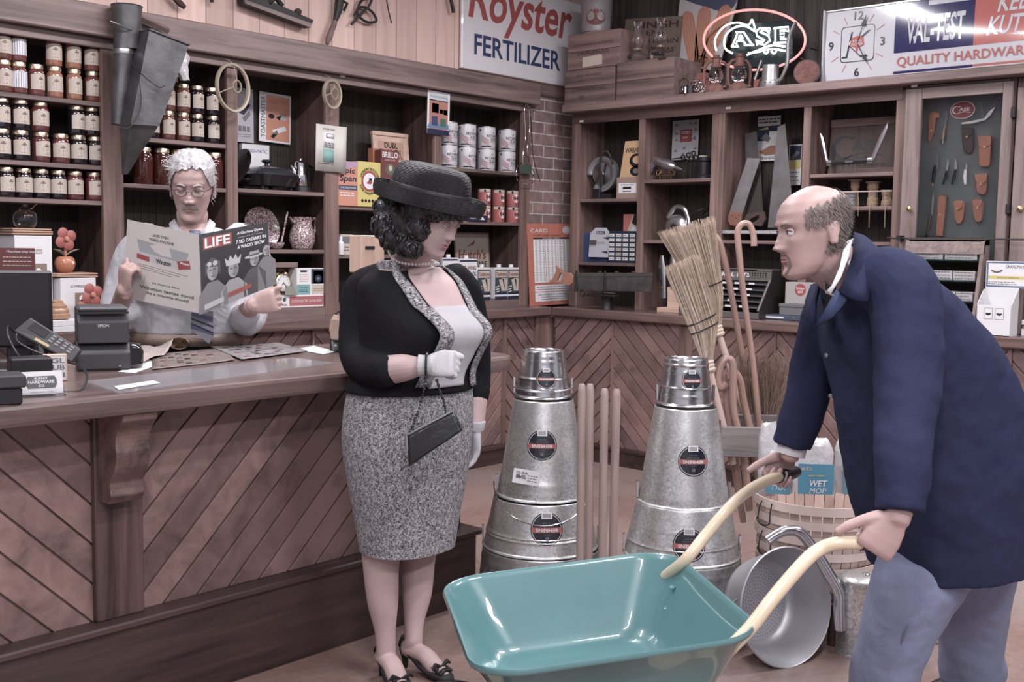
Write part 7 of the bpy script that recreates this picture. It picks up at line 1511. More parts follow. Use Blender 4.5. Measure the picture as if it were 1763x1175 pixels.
# ---------------------------------------------------------------- baskets, mop packs
BASK = wood('basket_splint', (.62, .47, .38), (.78, .63, .54), 'd', .6, scale=.4, bump=.1); BASK2 = wood('basket_stave', (.50, .35, .275), (.66, .49, .40), 'z', .6, scale=.5, bump=.1)
D = 4.42; cb = ond(1404, 990, D); base = V((cb.x, cb.y, 0)); k = D/FOC
def zof(y, x=1404): return ond(x, y, D).z
ys = [849, 868, 889, 910, 930, 951, 968]
rad = lambda z: lerp(.215, .243, z/ .52) if z < .52 else .243
for i, (y0, y1) in enumerate(((852, 884), (890, 925), (931, 968))):
	pass
def basket(label, z0, z1, r0, r1, handle):
	t = thing('bushel_basket', label, 'basket', (base.x, base.y, z0), 0, 'stacked splint baskets'); h = z1-z0; n = 36
	st = MB(BASK2)
	for i in range(n):
		a0, a1 = 2*PI*(i+.04)/n, 2*PI*(i+.96)/n; st.t = random.Random(i).uniform(.1, 1)
		rs = [[(lerp(r0, r1, u)*math.cos(a), lerp(r0, r1, u)*math.sin(a), h*u) for a in (a0, (a0+a1)/2, a1)] for u in (0, .5, 1)]; st.rings(rs, None, False, False, False, sm=False)
	st.build('staves', t, solid=.004)
	for u, w in ((.90, .034), (.38, .030)):
		z = h*u; r = lerp(r0, r1, u)+.006; MB(BASK).lathe([(r, z-w/2), (r+.004, z-w/2), (r+.004, z+w/2), (r, z+w/2)], 48).build('hoop', t)
	MB(BASK2).lathe([(r0, .002), (0, .002)], 36).build('bottom', t)
	a = YAW+PI*.5+.45; c = V((math.cos(a), math.sin(a), 0)); tn = V((-c.y, c.x, 0)); q = c*(r1+.012)
	MB(M_IRON).tube(cml([q+tn*.03+V((0, 0, h*.95)), q+tn*.034+c*.01+V((0, 0, h*.6)), q+tn*.03+c*.012+V((0, 0, h*.25)), q-tn*.03+c*.012+V((0, 0, h*.2)), q-tn*.034+c*.01+V((0, 0, h*.6)), q-tn*.03+V((0, 0, h*.95))], 5), .0026, 6).build('wire_handle', t)
zt_ = zof(848); hb = (zt_-.17)/3
for i in range(3): basket('splint bushel basket, %s of the stack behind watering can' % ('lowest', 'middle', 'topmost')[i], .17+hb*i, .17+hb*(i+1)-.004+(.0), .212+.008*i, .228+.008*i, i)
t = thing('basket_stand', 'low dark wooden platform under the basket stack', 'stand', (base.x, base.y, 0)); MB(W_DARK).bb(-.2, .2, -.2, .2, .14, .168, b=.004).build('top', t)
for sx in (-1, 1):
	for sy in (-1, 1): MB(W_DARKZ).bb(sx*.17-.02, sx*.17+.02, sy*.17-.02, sy*.17+.02, 0, .14).build('leg', t)
PLAS = mat('clear_wrap', (.70, .69, .71), .12, trans=.25, coat=.6, bump=.9, bscale=22); MOPB = col('mop_label_blue', 66, 150, 186, .35, coat=.4)
def pack(label, x0, x1, y0, y1, D, txts, tilt, lab=True, seed=0):
	a = ond((x0+x1)/2, y1, D); w = (x1-x0)*D/FOC; h = (y1-y0)*D/FOC; t = thing('mop_pack', label, 'mop pack', (a.x, a.y, a.z), FACE+tilt, 'wrapped mop heads in the top basket'); mb = MB(PLAS); rs = []; rn = random.Random(seed); N = 14
	for j in range(10):
		u = j/9; ww = w/2*(1 if u < .8 else 1-.25*(u-.8)/.2); th = .055*(1-.55*u)
		rs.append([(ww*abs(math.cos(q))**.6*(1 if math.cos(q) > 0 else -1)*(1+.02*rn.uniform(-1, 1)), th*math.sin(q)+.006*rn.uniform(-1, 1), h*u+.012*(rn.uniform(-1, 1) if j == 9 else 0)) for q in [2*PI*i/N for i in range(N)]])
	mb.rings(rs); mb.build('wrapped_mop', t, sm=80)
	if lab:
		lb = MB(MOPB); W2 = w*.44; Y = lambda z: -.062-.001+.55*.055*(z/h)*.75
		lb.rings([[(x, Y(z)-.004*math.cos(x/W2*1.2), z) for x in [W2*(-1+i/4) for i in range(9)]] for z in (.002, h*.3, h*.58)], MOPB, False, False, False)
		for s_, z, hh, ww, sh, al, m in txts: lb.text(s_, (al*W2, Y(h*z)-.0065, h*z), hh*h, ww*W2, m, bold=.03, shear=sh)
		lb.build('label', t)
pack('wrapped wet mop pack with number 32 on blue label', 1364, 1432, 757, 846, D-.10, (('#32', .49, .07, .6, 0, -.55, M_CREAM), ('super cotton', .36, .05, .9, .2, .0, M_YEL), ('WET', .22, .12, 1.0, .15, .1, MWH), ('MOP', .08, .10, .9, .15, .1, MWH)), -.05, seed=1)
pack('wrapped wet mop pack at right, partly behind the coat', 1433, 1496, 750, 846, D-.06, (('WET', .40, .15, 1.1, .15, .1, MWH), ('MOP', .2, .15, 1.1, .15, .1, MWH)), .2, seed=2)
pack('wrapped wet mop pack at left behind the far hand', 1318, 1365, 776, 846, D-.02, (('WET', .52, .18, 1.2, .15, .2, MWH), ('MOP', .2, .18, 1.2, .15, .2, MWH)), -.35, seed=3)
pack('tall clear bag of white mop yarn rising behind the hand', 1303, 1336, 728, 850, D+.04, (), -.3, False, seed=4)
# ---------------------------------------------------------------- perforated pan, watering can
p = onz(1352, 1143, 0); R_ = .212; dq = dep(p)
t = thing('colander_pan', 'big grey aluminium pan with perforated bottom lying on its side', 'pan', (p.x, p.y, 0));
ALU = mat('spun_aluminium', (.42, .42, .45), .42, .6, bump=.05, bscale=60, var=.1, vscale=6)
axis = (-V((F_.x, F_.y, 0)).normalized()*.86+V((RT.x, RT.y, 0)).normalized()*.48+V((0, 0, .17))).normalized()
c = V((0, 0, R_*.985)); Mx = MT(c) @ axis.to_track_quat('Z', 'Y').to_matrix().to_4x4()
MB(ALU).lathe([(.138, -.165), (.150, -.160), (.165, -.13), (R_*.985, -.004), (R_, 0), (R_+.004, -.004), (R_+.001, -.010), (R_*.98, -.012), (.168, -.136), (.154, -.168), (.138, -.171)], 64, M=Mx, cap=False).build('wall', t, sm=60)
mb = MB(mat('perforated_plate', (.55, .55, .59), .4, .5)); mb.lathe([(.142, -.166), (0, -.166)], 48, M=Mx);
for ring in range(1, 11):
	n = ring*6
	for i in range(n):
		a = 2*PI*i/n+ring*.4; x, y = ring*.0128*math.cos(a), ring*.0128*math.sin(a); mb.add([Mx @ V((x+.0019*math.cos(q), y+.0019*math.sin(q), -.1654)) for q in [k*PI/3 for k in range(6)]], [tuple(range(6))], MKI, None, False)
mb.build('perforated_bottom', t)
for s, dirv in ((1, 1), (-1, -1)):
	lp = []
	for i in range(11):
		a = -.9+1.8*i/10; lp.append(Mx @ V((dirv*(R_+.0+.05*math.cos(a*1.7)-.012), .055*math.sin(a)*1.2, -.02-.02*math.cos(a))))
	MB(GALN).tube(lp, .005, 7).build('loop_handle', t)
p = onz(1480, 1124, 0); t = thing('watering_can', 'tall galvanized can with long curved spout beside the pan', 'watering can', p); k = dep(p)/FOC; f = lambda x, y, d=0: ond(x, y, dep(p)+d)-p
r = 41*k; hh = f(1478, 992).z
pr = [(r*1.03, 0), (r*1.04, .006), (r, .012)]+[(r*(1-.05*u), hh*u) for u in (.05, .3, .6, .95)]+[(r*.98, hh*.97), (r*.97, hh), (r*.8, hh+.014), (r*.35, hh+.022), (0, hh+.022)]
MB(GAL).lathe(pr, 40).build('body', t, sm=50)
sp = cml([f(1446, 1085, -.05), f(1445, 1050, -.05), f(1444, 1020, -.05), f(1425, 985, -.05), f(1400, 945, -.05), f(1378, 918, -.05), f(1355, 914, -.05), f(1338, 920, -.05), f(1326, 928, -.05)], 5); n = len(sp)
MB(GALN).tube(sp, [lerp(.024, .018, i/n) for i in range(n)], 14).build('spout', t); MB(GALN).lathe([(.019, -.01), (.0195, 0), (.019, .012)], 16, M=MT(sp[-1]) @ (sp[-1]-sp[-3]).to_track_quat('Z', 'Y').to_matrix().to_4x4()).build('spout_tip', t)
c = f(1462, 992); MB(GALN).lathe([(.012, 0), (.014, .006), (.006, .012), (0, .013)], 12, c=(-.02, -.02, hh+.018)).build('lid_knob', t); MB(GALN).tube(cml([f(1500, 1000), f(1520, 1010), f(1525, 1060), f(1510, 1090)], 5), .008, 8).build('handle', t)
# crate behind the far leg and white sign at the right edge
t = thing('wooden_crate', 'low pale wooden crate on the floor behind the jeans', 'crate', onz(1612, 1108, 0), .1); MB(W_LIGHT).bb(-.01, .07, -.02, .14, 0, .07, b=.004).build('box', t)
p = onz(1730, 968, 0); t = thing('price_board', 'white board with black digits low at right edge of shop', 'sign', (p.x, p.y, 0), RZ['R']); w = .40; h0, h1 = .005, .16
mb = MB(MWH).bb(-.16, w, 0, .012, h0, h1); mb.text('65', (.05, -.001, .11), .07, .09, MKI, bold=.02); mb.build('board', t)
t = thing('splint_basket', 'pale wooden basket behind white board at right edge', 'basket', (p.x+.2, p.y-.1, 0)); MB(BASK).lathe([(.13, 0), (.14, .004), (.17, .22), (.175, .225), (.165, .225), (.135, .02)], 30).build('body', t); MB(BASK2).lathe([(.172, .19), (.18, .19), (.18, .225), (.172, .225)], 30).build('hoop', t)
# ---------------------------------------------------------------- wheelbarrow
TEAL = mat('teal_paint', (.088, .195, .205), .30, coat=.7, bump=.02, bscale=300, var=.05, vscale=5); CREAMP = mat('cream_paint', C(232, 206, 164), .32, coat=.5)
zL, zR = .52, .585
A, B_, C_, D_ = onz(748, 1002, zL), onz(838, 1170, zL), onz(1284, 1098, zR), onz(1182, 950, zR)
ctr = (A+B_+C_+D_)/4; fw = ((A+B_)/2-(C_+D_)/2); Lr = fw.length; fw.normalize(); sd = ((B_+C_)/2-(A+D_)/2); Wd_ = sd.length; sd = (sd-fw*sd.dot(fw)).normalized(); up = sd.cross(fw); up = up if up.z > 0 else -up
t = thing('wheelbarrow', 'teal steel wheelbarrow with cream tube handles pushed by stooping man', 'wheelbarrow', (ctr.x, ctr.y, 0)); o = V((ctr.x, ctr.y, 0))
def rr(L, W, rad, dz, shift=0, n=8):
	pts = []
	for sx, sy, a0 in ((1, 1, 0), (-1, 1, PI/2), (-1, -1, PI), (1, -1, 1.5*PI)):
		for i in range(n+1):
			a = a0+PI/2*i/n; pts.append(ctr-o+fw*(sx*(L/2-rad)+rad*math.cos(a)+shift)+sd*(sy*(W/2-rad)+rad*math.sin(a))+up*dz)
	return pts
L0, W0 = Lr, Wd_
secs = [(L0+.012, W0+.012, .125, -.008, 0), (L0+.02, W0+.02, .13, .0, 0), (L0+.012, W0+.012, .125, .008, 0), (L0, W0, .12, .006, 0), (L0-.015, W0-.015, .115, -.008, 0), (L0-.12, W0-.10, .10, -.10, .0), (L0-.20, W0-.17, .09, -.175, .0), (L0-.235, W0-.20, .085, -.198, .0), (L0-.28, W0-.25, .075, -.21, .0), (L0-.45, W0-.40, .03, -.212, .0)]
tm = MB(TEAL); ins = [rr(*s) for s in secs]; outs = [[v+up*(-.003)+(v-(ctr-o)).normalized()*.003 for v in r_] for r_ in ins[4:]]
tm.rings(outs[::-1]+ins, None, True, True); tm.build('tray', t, sm=60)
bl = MB(GALN)
for px, py in ((1163, 983), (1147, 1010), (896, 1112)): pass
def intray(u, v, dz): return ctr-o+fw*u+sd*v+up*dz
for u, v, dz in ((-L0/2+.045, -W0*.30, -.06), (-L0/2+.065, -W0*.30, -.12), (L0*.25, W0*.22, -.207)): bl = MB(TEAL); bl.lathe([(.009, 0), (.009, .004), (.004, .009), (0, .01)], 10, M=MT(intray(u, v, dz)) @ up.to_track_quat('Z', 'Y').to_matrix().to_4x4()); bl.build('bolt', t)
hn_, hf_ = onz(1500, 935, .775), onz(1352, 818, .775)
def handle(pxs, zs, name='handle_tube'):
	q = [onz(x, y, z)-o for (x, y), z in zip(pxs, zs)]; return q
qn = handle([(1498, 934), (1470, 935), (1440, 936), (1412, 946), (1385, 968), (1334, 1027), (1293, 1080), (1258, 1116), (1230, 1144), (1217, 1180)], [.775, .775, .772, .755, .73, .655, .585, .535, .48, .36])
qf = handle([(1352, 818), (1332, 824), (1310, 833), (1285, 848), (1255, 875), (1215, 922), (1180, 965)], [.775, .775, .768, .755, .735, .665, .60])
qn += [qn[-1]+V((-.0, .0, -.16)), V((qn[-1].x, qn[-1].y, .02))]; qf += [intray(-L0/2+.06, -W0/2+.02, -.10), intray(-L0/2+.10, -W0/2+.08, -.22), V((intray(-L0/2+.10, -W0/2+.08, 0).x, intray(-L0/2+.10, -W0/2+.08, 0).y, .02))]
for q in (qn, qf): MB(CREAMP).tube(cml(q, 5), .0175, 12).build('handle_tube', t)
for q in (qn, qf): d = (q[0]-q[1]).normalized(); MB(M_BLK).tube([q[0]+d*.075, q[0]+d*.05, q[0], q[1]*.6+q[0]*.4], [.018, .0215, .021, .0205], 12).build('grip', t)
wc = intray(L0/2+.02, 0, 0); wc.z = .185; ax = sd
MxW = MT(wc) @ ax.to_track_quat('Z', 'Y').to_matrix().to_4x4()
pr = [(.185-.045+.045*math.cos(a), .045*math.sin(a)) for a in [2*PI*i/16 for i in range(17)]]; MB(M_BLK).lathe(pr, 40, M=MxW, cap=False).build('tyre', t, sm=60); MB(CREAMP).lathe([(.02, -.05), (.10, -.02), (.10, .02), (.02, .05)], 30, M=MxW).build('wheel_rim', t)
for s in (-1, 1):
	MB(CREAMP).tube([intray(-L0/2+.02, s*(W0/2-.10), -.245), intray(L0/2-.12, s*.10, -.245), wc+sd*s*.07+V((0, 0, .01)), wc+sd*s*.07+fw*.03], .015, 10).build('frame_tube', t)
a = intray(-L0/2+.12, W0/2-.10, -.20); MB(CREAMP).rings([[a, a+fw*.12, a+V((-.02, 0, -.2))], [a+sd*.004, a+fw*.12+sd*.004, a+V((-.02, 0, -.2))+sd*.004]], sm=False).build('brace_plate', t)
# ---------------------------------------------------------------- figures
FH = V((F_.x, F_.y, 0)).normalized(); RH = V((FH.y, -FH.x, 0)); ZV = V((0, 0, 1))
def dirv(a): a = R(a); return RH*math.sin(a)-FH*math.cos(a)
SKINW = mat('skin_fair', (.42, .305, .30), .5, var=.06, vscale=14, bump=.04, bscale=400); SKINM = mat('skin_ruddy', (.40, .275, .262), .48, var=.10, vscale=11, bump=.06, bscale=350); SKINO = mat('skin_aged', (.41, .285, .265), .5, var=.10, vscale=16, bump=.12, bscale=220); STOCK = mat('stocking', (.40, .29, .285), .42, var=.04, vscale=10)
EYEW = mat('eye_white', (.62, .60, .60), .15, coat=.5); IRIS = mat('iris', (.04, .05, .055), .1, coat=.6)
def fuse(o, vox, it=4, f=.5):
	m = o.modifiers.new('fuse', 'REMESH'); m.mode = 'VOXEL'; m.voxel_size = vox; m.use_smooth_shade = True
	if it: s = o.modifiers.new('smooth', 'SMOOTH'); s.factor = f; s.iterations = it
	return o
def crease(o, st, sc):
	tx = bpy.data.textures.new('folds', 'CLOUDS'); tx.noise_scale = sc; tx.noise_depth = 2
	d = o.modifiers.new('folds', 'DISPLACE'); d.texture = tx; d.strength = st; d.mid_level = .5; d.texture_coords = 'LOCAL'; return o
def spl(vals, n):
	out = []
	for i in range(len(vals)-1):
		p0, p1, p2, p3 = vals[max(0, i-1)], vals[i], vals[i+1], vals[min(len(vals)-1, i+2)]
		for j in range(n):
			t = j/n; out.append(max(.0005, .5*(2*p1+(p2-p0)*t+(2*p0-5*p1+4*p2-p3)*t*t+(3*p1-p0-3*p2+p3)*t**3)))
	return out+[vals[-1]]
def limb(mb, pts, rr, n=16, flat=None, up=None, rnd=True):
	P = cml(pts, 6); Q = spl(rr, 6)
	if rnd:
		d0 = (P[0]-P[1]).normalized(); d1 = (P[-1]-P[-2]).normalized()
		P = [P[0]+d0*Q[0]*.8, P[0]+d0*Q[0]*.5]+P+[P[-1]+d1*Q[-1]*.5, P[-1]+d1*Q[-1]*.8]; Q = [Q[0]*.45, Q[0]*.86]+Q+[Q[-1]*.86, Q[-1]*.45]
	mb.tube(P, Q, n, flat=flat, up=up)
def stack(mb, rings, n=40, sub=5, e=2.4, fn=None, ret=False):
	"""body loft: rings (centre, lateral vec, forward vec, halfwidth, front depth, back depth)"""
	K = len(rings); out = []
	C_ = cml([r[0] for r in rings], sub); col_ = lambda k: spl([r[k] for r in rings], sub)
	w, f, b = col_(3), col_(4), col_(5)
	for i in range(len(C_)):
		t = i/sub; k = min(K-2, int(t)); u = t-k; L = rings[k][1].lerp(rings[k+1][1], u).normalized(); Fw = rings[k][2].lerp(rings[k+1][2], u).normalized(); row = []
		for j in range(n):
			a = 2*PI*j/n; s, c = math.sin(a), math.cos(a); dd = f[i] if c > 0 else b[i]
			p = C_[i]+L*(w[i]*abs(s)**(2/e)*(1 if s > 0 else -1))+Fw*(dd*abs(c)**(2/e)*(1 if c > 0 else -1))
			if fn: p = fn(p, t, a, L, Fw)
			row.append(p)
		out.append(row)
	if ret: return out
	mb.rings(out); return out
def frame(f, roll=0):
	f = f.normalized(); x = (-f).cross(ZV).normalized(); z = x.cross(-f).normalized()
	m = Matrix((x, -f, z)).transposed().to_4x4()
	return m @ MR(roll, 4, 'Y')
HT = [(-.121, .012, .064, -.040), (-.116, .026, .082, -.024), (-.104, .040, .090, .000), (-.085, .051, .087, .026), (-.064, .059, .088, .048), (-.042, .065, .089, .064), (-.015, .071, .089, .080), (.010, .0735, .087, .091), (.030, .0745, .092, .097), (.055, .075, .088, .099), (.080, .070, .074, .091), (.100, .055, .050, .071), (.112, .035, .022, .043), (.1185, .012, .000, .020)]
def htab(z):
	if z <= HT[0][0]: return HT[0][1:]
	for a, b in zip(HT, HT[1:]):
		if z <= b[0]:
			u = (z-a[0])/(b[0]-a[0]); return tuple(lerp(a[i], b[i], u) for i in (1, 2, 3))
	return HT[-1][1:]
def hpt(z, a, o, off=0):
	w, f, b = htab(z); s, c = math.sin(a), math.cos(a); jw = o.get('jaw', 0)*math.exp(-((z+.09)/.03)**2); w = (w+jw)*o.get('wide', 1)
	cy = (b-f)/2; d = (b+f)/2; e = 2.25
	x = (w+off)*abs(s)**(2/e)*(1 if s > 0 else -1); y = cy-(d+off)*abs(c)**(2/e)*(1 if c > 0 else -1)
	if c > 0 and off < .003:
		G = lambda v, m_, sg: math.exp(-((v-m_)/sg)**2)
		nl = o.get('nose', 1); k = 0
		prof = 0
		for zz, am in ((.026, .004), (.012, .007), (-.004, .013), (-.018, .0195), (-.030, .0235)): prof = max(prof, am*G(z, zz, .011))
		prof = max(prof, .0225*G(z, -.034, .006)); k += prof*nl*G(x, 0, .0085+.010*max(0, min(1, (.02-z)/.055)))
		k += .010*nl*(G(x, .0135, .006)+G(x, -.0135, .006))*G(z, -.034, .007)
		k -= o.get('sock', .009)*(G(x, .031, .016)+G(x, -.031, .016))*G(z, .008, .011)
		k += o.get('brow', .004)*(G(x, .028, .020)+G(x, -.028, .020))*G(z, .028, .007)
		k += .004*(G(x, .044, .016)+G(x, -.044, .016))*G(z, -.016, .014)
		k += o.get('lip', .0055)*G(x, 0, .020)*(G(z, -.0585, .0045)+1.1*G(z, -.0695, .005)); k -= .003*G(x, 0, .024)*G(z, -.0645, .0022)
		k -= .004*G(x, 0, .025)*G(z, -.081, .006); k += .006*G(x, 0, .017)*G(z, -.101, .011)
		k += o.get('cheek', 0)*(G(x, .048, .02)+G(x, -.048, .02))*G(z, -.05, .022)
		k -= o.get('fold', 0)*(G(abs(x), .026+.35*max(0, -.035-z), .003))*G(z, -.05, .014)
		y -= k
	return V((x, y, z))
def head(mb, M, o):
	n = 108; zs = [-.121+(.2395)*(.5-.5*math.cos(PI*i/78)) for i in range(79)]
	an = [(lambda u: 2*PI*(u-.10*math.sin(2*PI*u)))(j/n)+0 for j in range(n)]
	an = [2*PI*j/n-.45*math.sin(2*PI*j/n) for j in range(n)]
	mb.rings([[M @ hpt(z, a, o) for a in an] for z in zs])
	for s in (-1, 1):                                         # ears
		e = MT((s*.0745*o.get('wide', 1), .012, -.006)) @ MR(s*.35, 4, 'Z') @ MR(-.15, 4, 'X'); k = o.get('ear', 1); rs = []
		for (z, w) in ((-.031, .006), (-.026, .011), (-.012, .013), (.004, .018), (.018, .019), (.027, .014), (.031, .006)): rs.append([M @ e @ V((s*(.006*math.cos(a)+.004*(1+math.sin(a))), w*k*math.sin(a)+.006, z*k)) for a in [2*PI*i/12 for i in range(12)]])
		mb.rings(rs)
def face_parts(par, M, o, skin, look=0, lid=.35, browc=None, lipc=None, browt=.0035, lash=True):
	for s in (-1, 1):
		c = V((s*.031, -.0745+o.get('eyein', 0), .007)); e = MB(EYEW); r = .0118
		T = M @ MT(c) @ MR(look, 4, 'Z') @ MR(PI/2, 4, 'X')
		e.lathe([(r*math.sin(q), -r*math.cos(q)) for q in [PI*i/14 for i in range(15)]], 18, M=T); e.lathe([(0, r*1.03), (.0055, r*.91)][::-1], 14, m=IRIS, M=T); e.build('eye', par, sm=80)
		ld = MB(skin); rs = []
		for i in range(9):                                     # upper lid: part of a ball hinged at the eye's corners
			th = lerp(1.75, lerp(.95, -.50, lid), i/8); rs.append([M @ (c+V((1.12*r*1.08*math.cos(q), -1.10*r*math.sin(q)*math.cos(th), 1.10*r*math.sin(q)*math.sin(th)))) for q in [PI*j/12 for j in range(13)]])
		ld.rings(rs, None, False, False, False); ld.build('eyelid', par, solid=.0012, sm=80)
		if lash:
			la = MB(IRIS); la.tube([v-(M.to_3x3() @ V((0, .0008, 0))) for v in rs[-1][1:-1]], .0009, 5); la.build('eyelashes', par)
		if browc:
			b = MB(browc); b.tube([M @ (hpt(z, math.asin(max(-1, min(1, x/.078))), o)+V((0, -.002, 0))) for x, z in ((s*.012, .0225), (s*.022, .0275), (s*.034, .0285), (s*.046, .023))], [browt*.7, browt, browt, browt*.4], 7, flat=(1, .6)); b.build('eyebrow', par)
	if lipc:
		l = MB(lipc)
		for z, am, sg in ((-.0595, .0040, 1), (-.0690, .0046, -1)):
			P_ = []
			for i in range(9):
				x = lerp(-.0235, .0235, i/8); zz = z+(.0035*(abs(x)/.0235)**2*-sg*1.0); P_.append(M @ (hpt(zz, math.asin(x/.066), o)+V((0, .0008, 0))))
			l.tube(P_, [am*.8*(.2+.8*math.sin(PI*i/8)) for i in range(9)], 8)
		l.build('lips', par)
def hand(mb, w, d, n, s=1, curl=(.6, .6, .6, .6), side=1, thumb=(.7, .6, .3), grow=0, spread=.06, wl=.03):
	"""w wrist, d towards the knuckles, n out of the back of the hand, side=+1 thumb on d x n side"""
	d = d.normalized(); n = (n-d*n.dot(d)).normalized(); x = d.cross(n)*side; g = grow
	P_ = lambda a, b, c: w+(d*a+x*b+n*c)*s
	rs = []
	for a, hw, th, oz in ((-wl, .026, .021, 0), (0, .027, .020, 0), (.02, .036, .0185, 0), (.05, .042, .0165, .002), (.078, .043, .0145, .002), (.090, .039, .010, 0)):
		rs.append([P_(a, (hw+g)*abs(math.cos(q))**.75*(1 if math.cos(q) > 0 else -1), oz+(th+g)*math.sin(q)*.82) for q in [2*PI*i/18 for i in range(18)]])
	mb.rings(rs)
	for i, (b, L, r) in enumerate(((.031, .074, .0092), (.0105, .083, .0094), (-.0105, .077, .0090), (-.031, .061, .0080))):
		p = P_(.074, b, .001); an = 0; c = curl[i]; sp = spread*(1.5-i); pts = [P_(.055, b*.9, .001), p]; dd = d+x*sp
		for k, fr_ in enumerate((.46, .31, .25)):
			an += c*(.95, 1.15, .75)[k]; v = (dd*math.cos(an)-n*math.sin(an)).normalized(); p = p+v*(L*fr_*s); pts.append(p)
		rr = [(r+g)*s*q for q in (1.05, 1.1, 1.0, .93, .74)]; mb.tube(pts, rr, 10); q = pts[-1]; v = (pts[-1]-pts[-2]).normalized(); mb.tube([q-v*.002, q+v*rr[-1]*.55, q+v*rr[-1]*.85], [rr[-1], rr[-1]*.8, rr[-1]*.35], 10)
	a1, a2, a3 = thumb; p0 = P_(.012, .022, -.006); v1 = (d*math.cos(a1)+x*math.sin(a1)*.9-n*.35*a2).normalized(); p1 = p0+v1*.045*s; v2 = (v1*math.cos(a3)+(d*.8-x*.5-n*.4).normalized()*math.sin(a3)).normalized(); p2 = p1+v2*.034*s; v3 = (v2*math.cos(a3*.8)+(d*.6-x*.7-n*.3).normalized()*math.sin(a3*.8)).normalized(); p3 = p2+v3*.026*s
	mb.tube([p0, p0.lerp(p1, .5), p1, p2, p3, p3+v3*.005*s], [(q+g)*s for q in (.017, .0155, .0118, .0108, .0085, .004)], 10)
	return P_
def cloth(name, c, bump=.25, sc=700, fold=.35, fs=6, rough=.85):
	m = bpy.data.materials.new(name); MATS[name] = m; n, l, b = nodes(m); v = coords(n, l, (1, 1, 1)); a = tex(n, l, 'Noise', v, Scale=sc, Detail=2.0); q = tex(n, l, 'Noise', v, Scale=fs, Detail=3.0, Distortion=1.5)
	ramp(n, l, a.outputs['Fac'], [(.35, [x*.78 for x in c]), (.65, [min(1, x*1.22) for x in c])], b.inputs['Base Color']); b.inputs['Roughness'].default_value = rough; b.inputs['Sheen Weight'].default_value = .08 if c[0] > .1 else 0; b.inputs['Specular IOR Level'].default_value = .5 if c[0] > .1 else .15
	h = mth(n, l, 'ADD', mth(n, l, 'MULTIPLY', a.outputs['Fac'], bump*.02), mth(n, l, 'MULTIPLY', q.outputs['Fac'], fold)); bp = n.new('ShaderNodeBump'); bp.inputs['Strength'].default_value = .5; bp.inputs['Distance'].default_value = .03; l.new(h, bp.inputs['Height']); l.new(bp.outputs['Normal'], b.inputs['Normal']); return m
def tweed(name, sc=1):
	m = bpy.data.materials.new(name); MATS[name] = m; n, l, b = nodes(m)
	h = tex(n, l, 'Noise', coords(n, l, (90*sc, 90*sc, 520*sc)), Scale=1.0, Detail=2.0); w = tex(n, l, 'Noise', coords(n, l, (420*sc, 420*sc, 70*sc)), Scale=1.0, Detail=2.0); g = tex(n, l, 'Noise', coords(n, l, (60*sc, 60*sc, 45*sc)), Scale=1.0, Detail=1.0)
	f = mth(n, l, 'ADD', mth(n, l, 'MULTIPLY', h.outputs['Fac'], .75), mth(n, l, 'ADD', mth(n, l, 'MULTIPLY', w.outputs['Fac'], .55), mth(n, l, 'MULTIPLY', g.outputs['Fac'], .25)))
	ramp(n, l, f, [(.66, (.015, .015, .022)), (.76, (.13, .125, .14)), (.88, (.50, .48, .50))], b.inputs['Base Color']); b.inputs['Roughness'].default_value = .9
	bp = n.new('ShaderNodeBump'); bp.inputs['Strength'].default_value = .5; bp.inputs['Distance'].default_value = .004; l.new(f, bp.inputs['Height']); l.new(bp.outputs['Normal'], b.inputs['Normal']); return m
def hair_mat(name, c0, c1, rough=.4, sc=(160, 160, 20)):
	m = bpy.data.materials.new(name); MATS[name] = m; n, l, b = nodes(m); x = tex(n, l, 'Noise', coords(n, l, sc), Scale=1.0, Detail=3.0, Distortion=.8)
	ramp(n, l, x.outputs['Fac'], [(.35, c0), (.65, c1)], b.inputs['Base Color']); b.inputs['Roughness'].default_value = rough; bp = n.new('ShaderNodeBump'); bp.inputs['Strength'].default_value = .7; bp.inputs['Distance'].default_value = .006; l.new(x.outputs['Fac'], bp.inputs['Height']); l.new(bp.outputs['Normal'], b.inputs['Normal']); return m
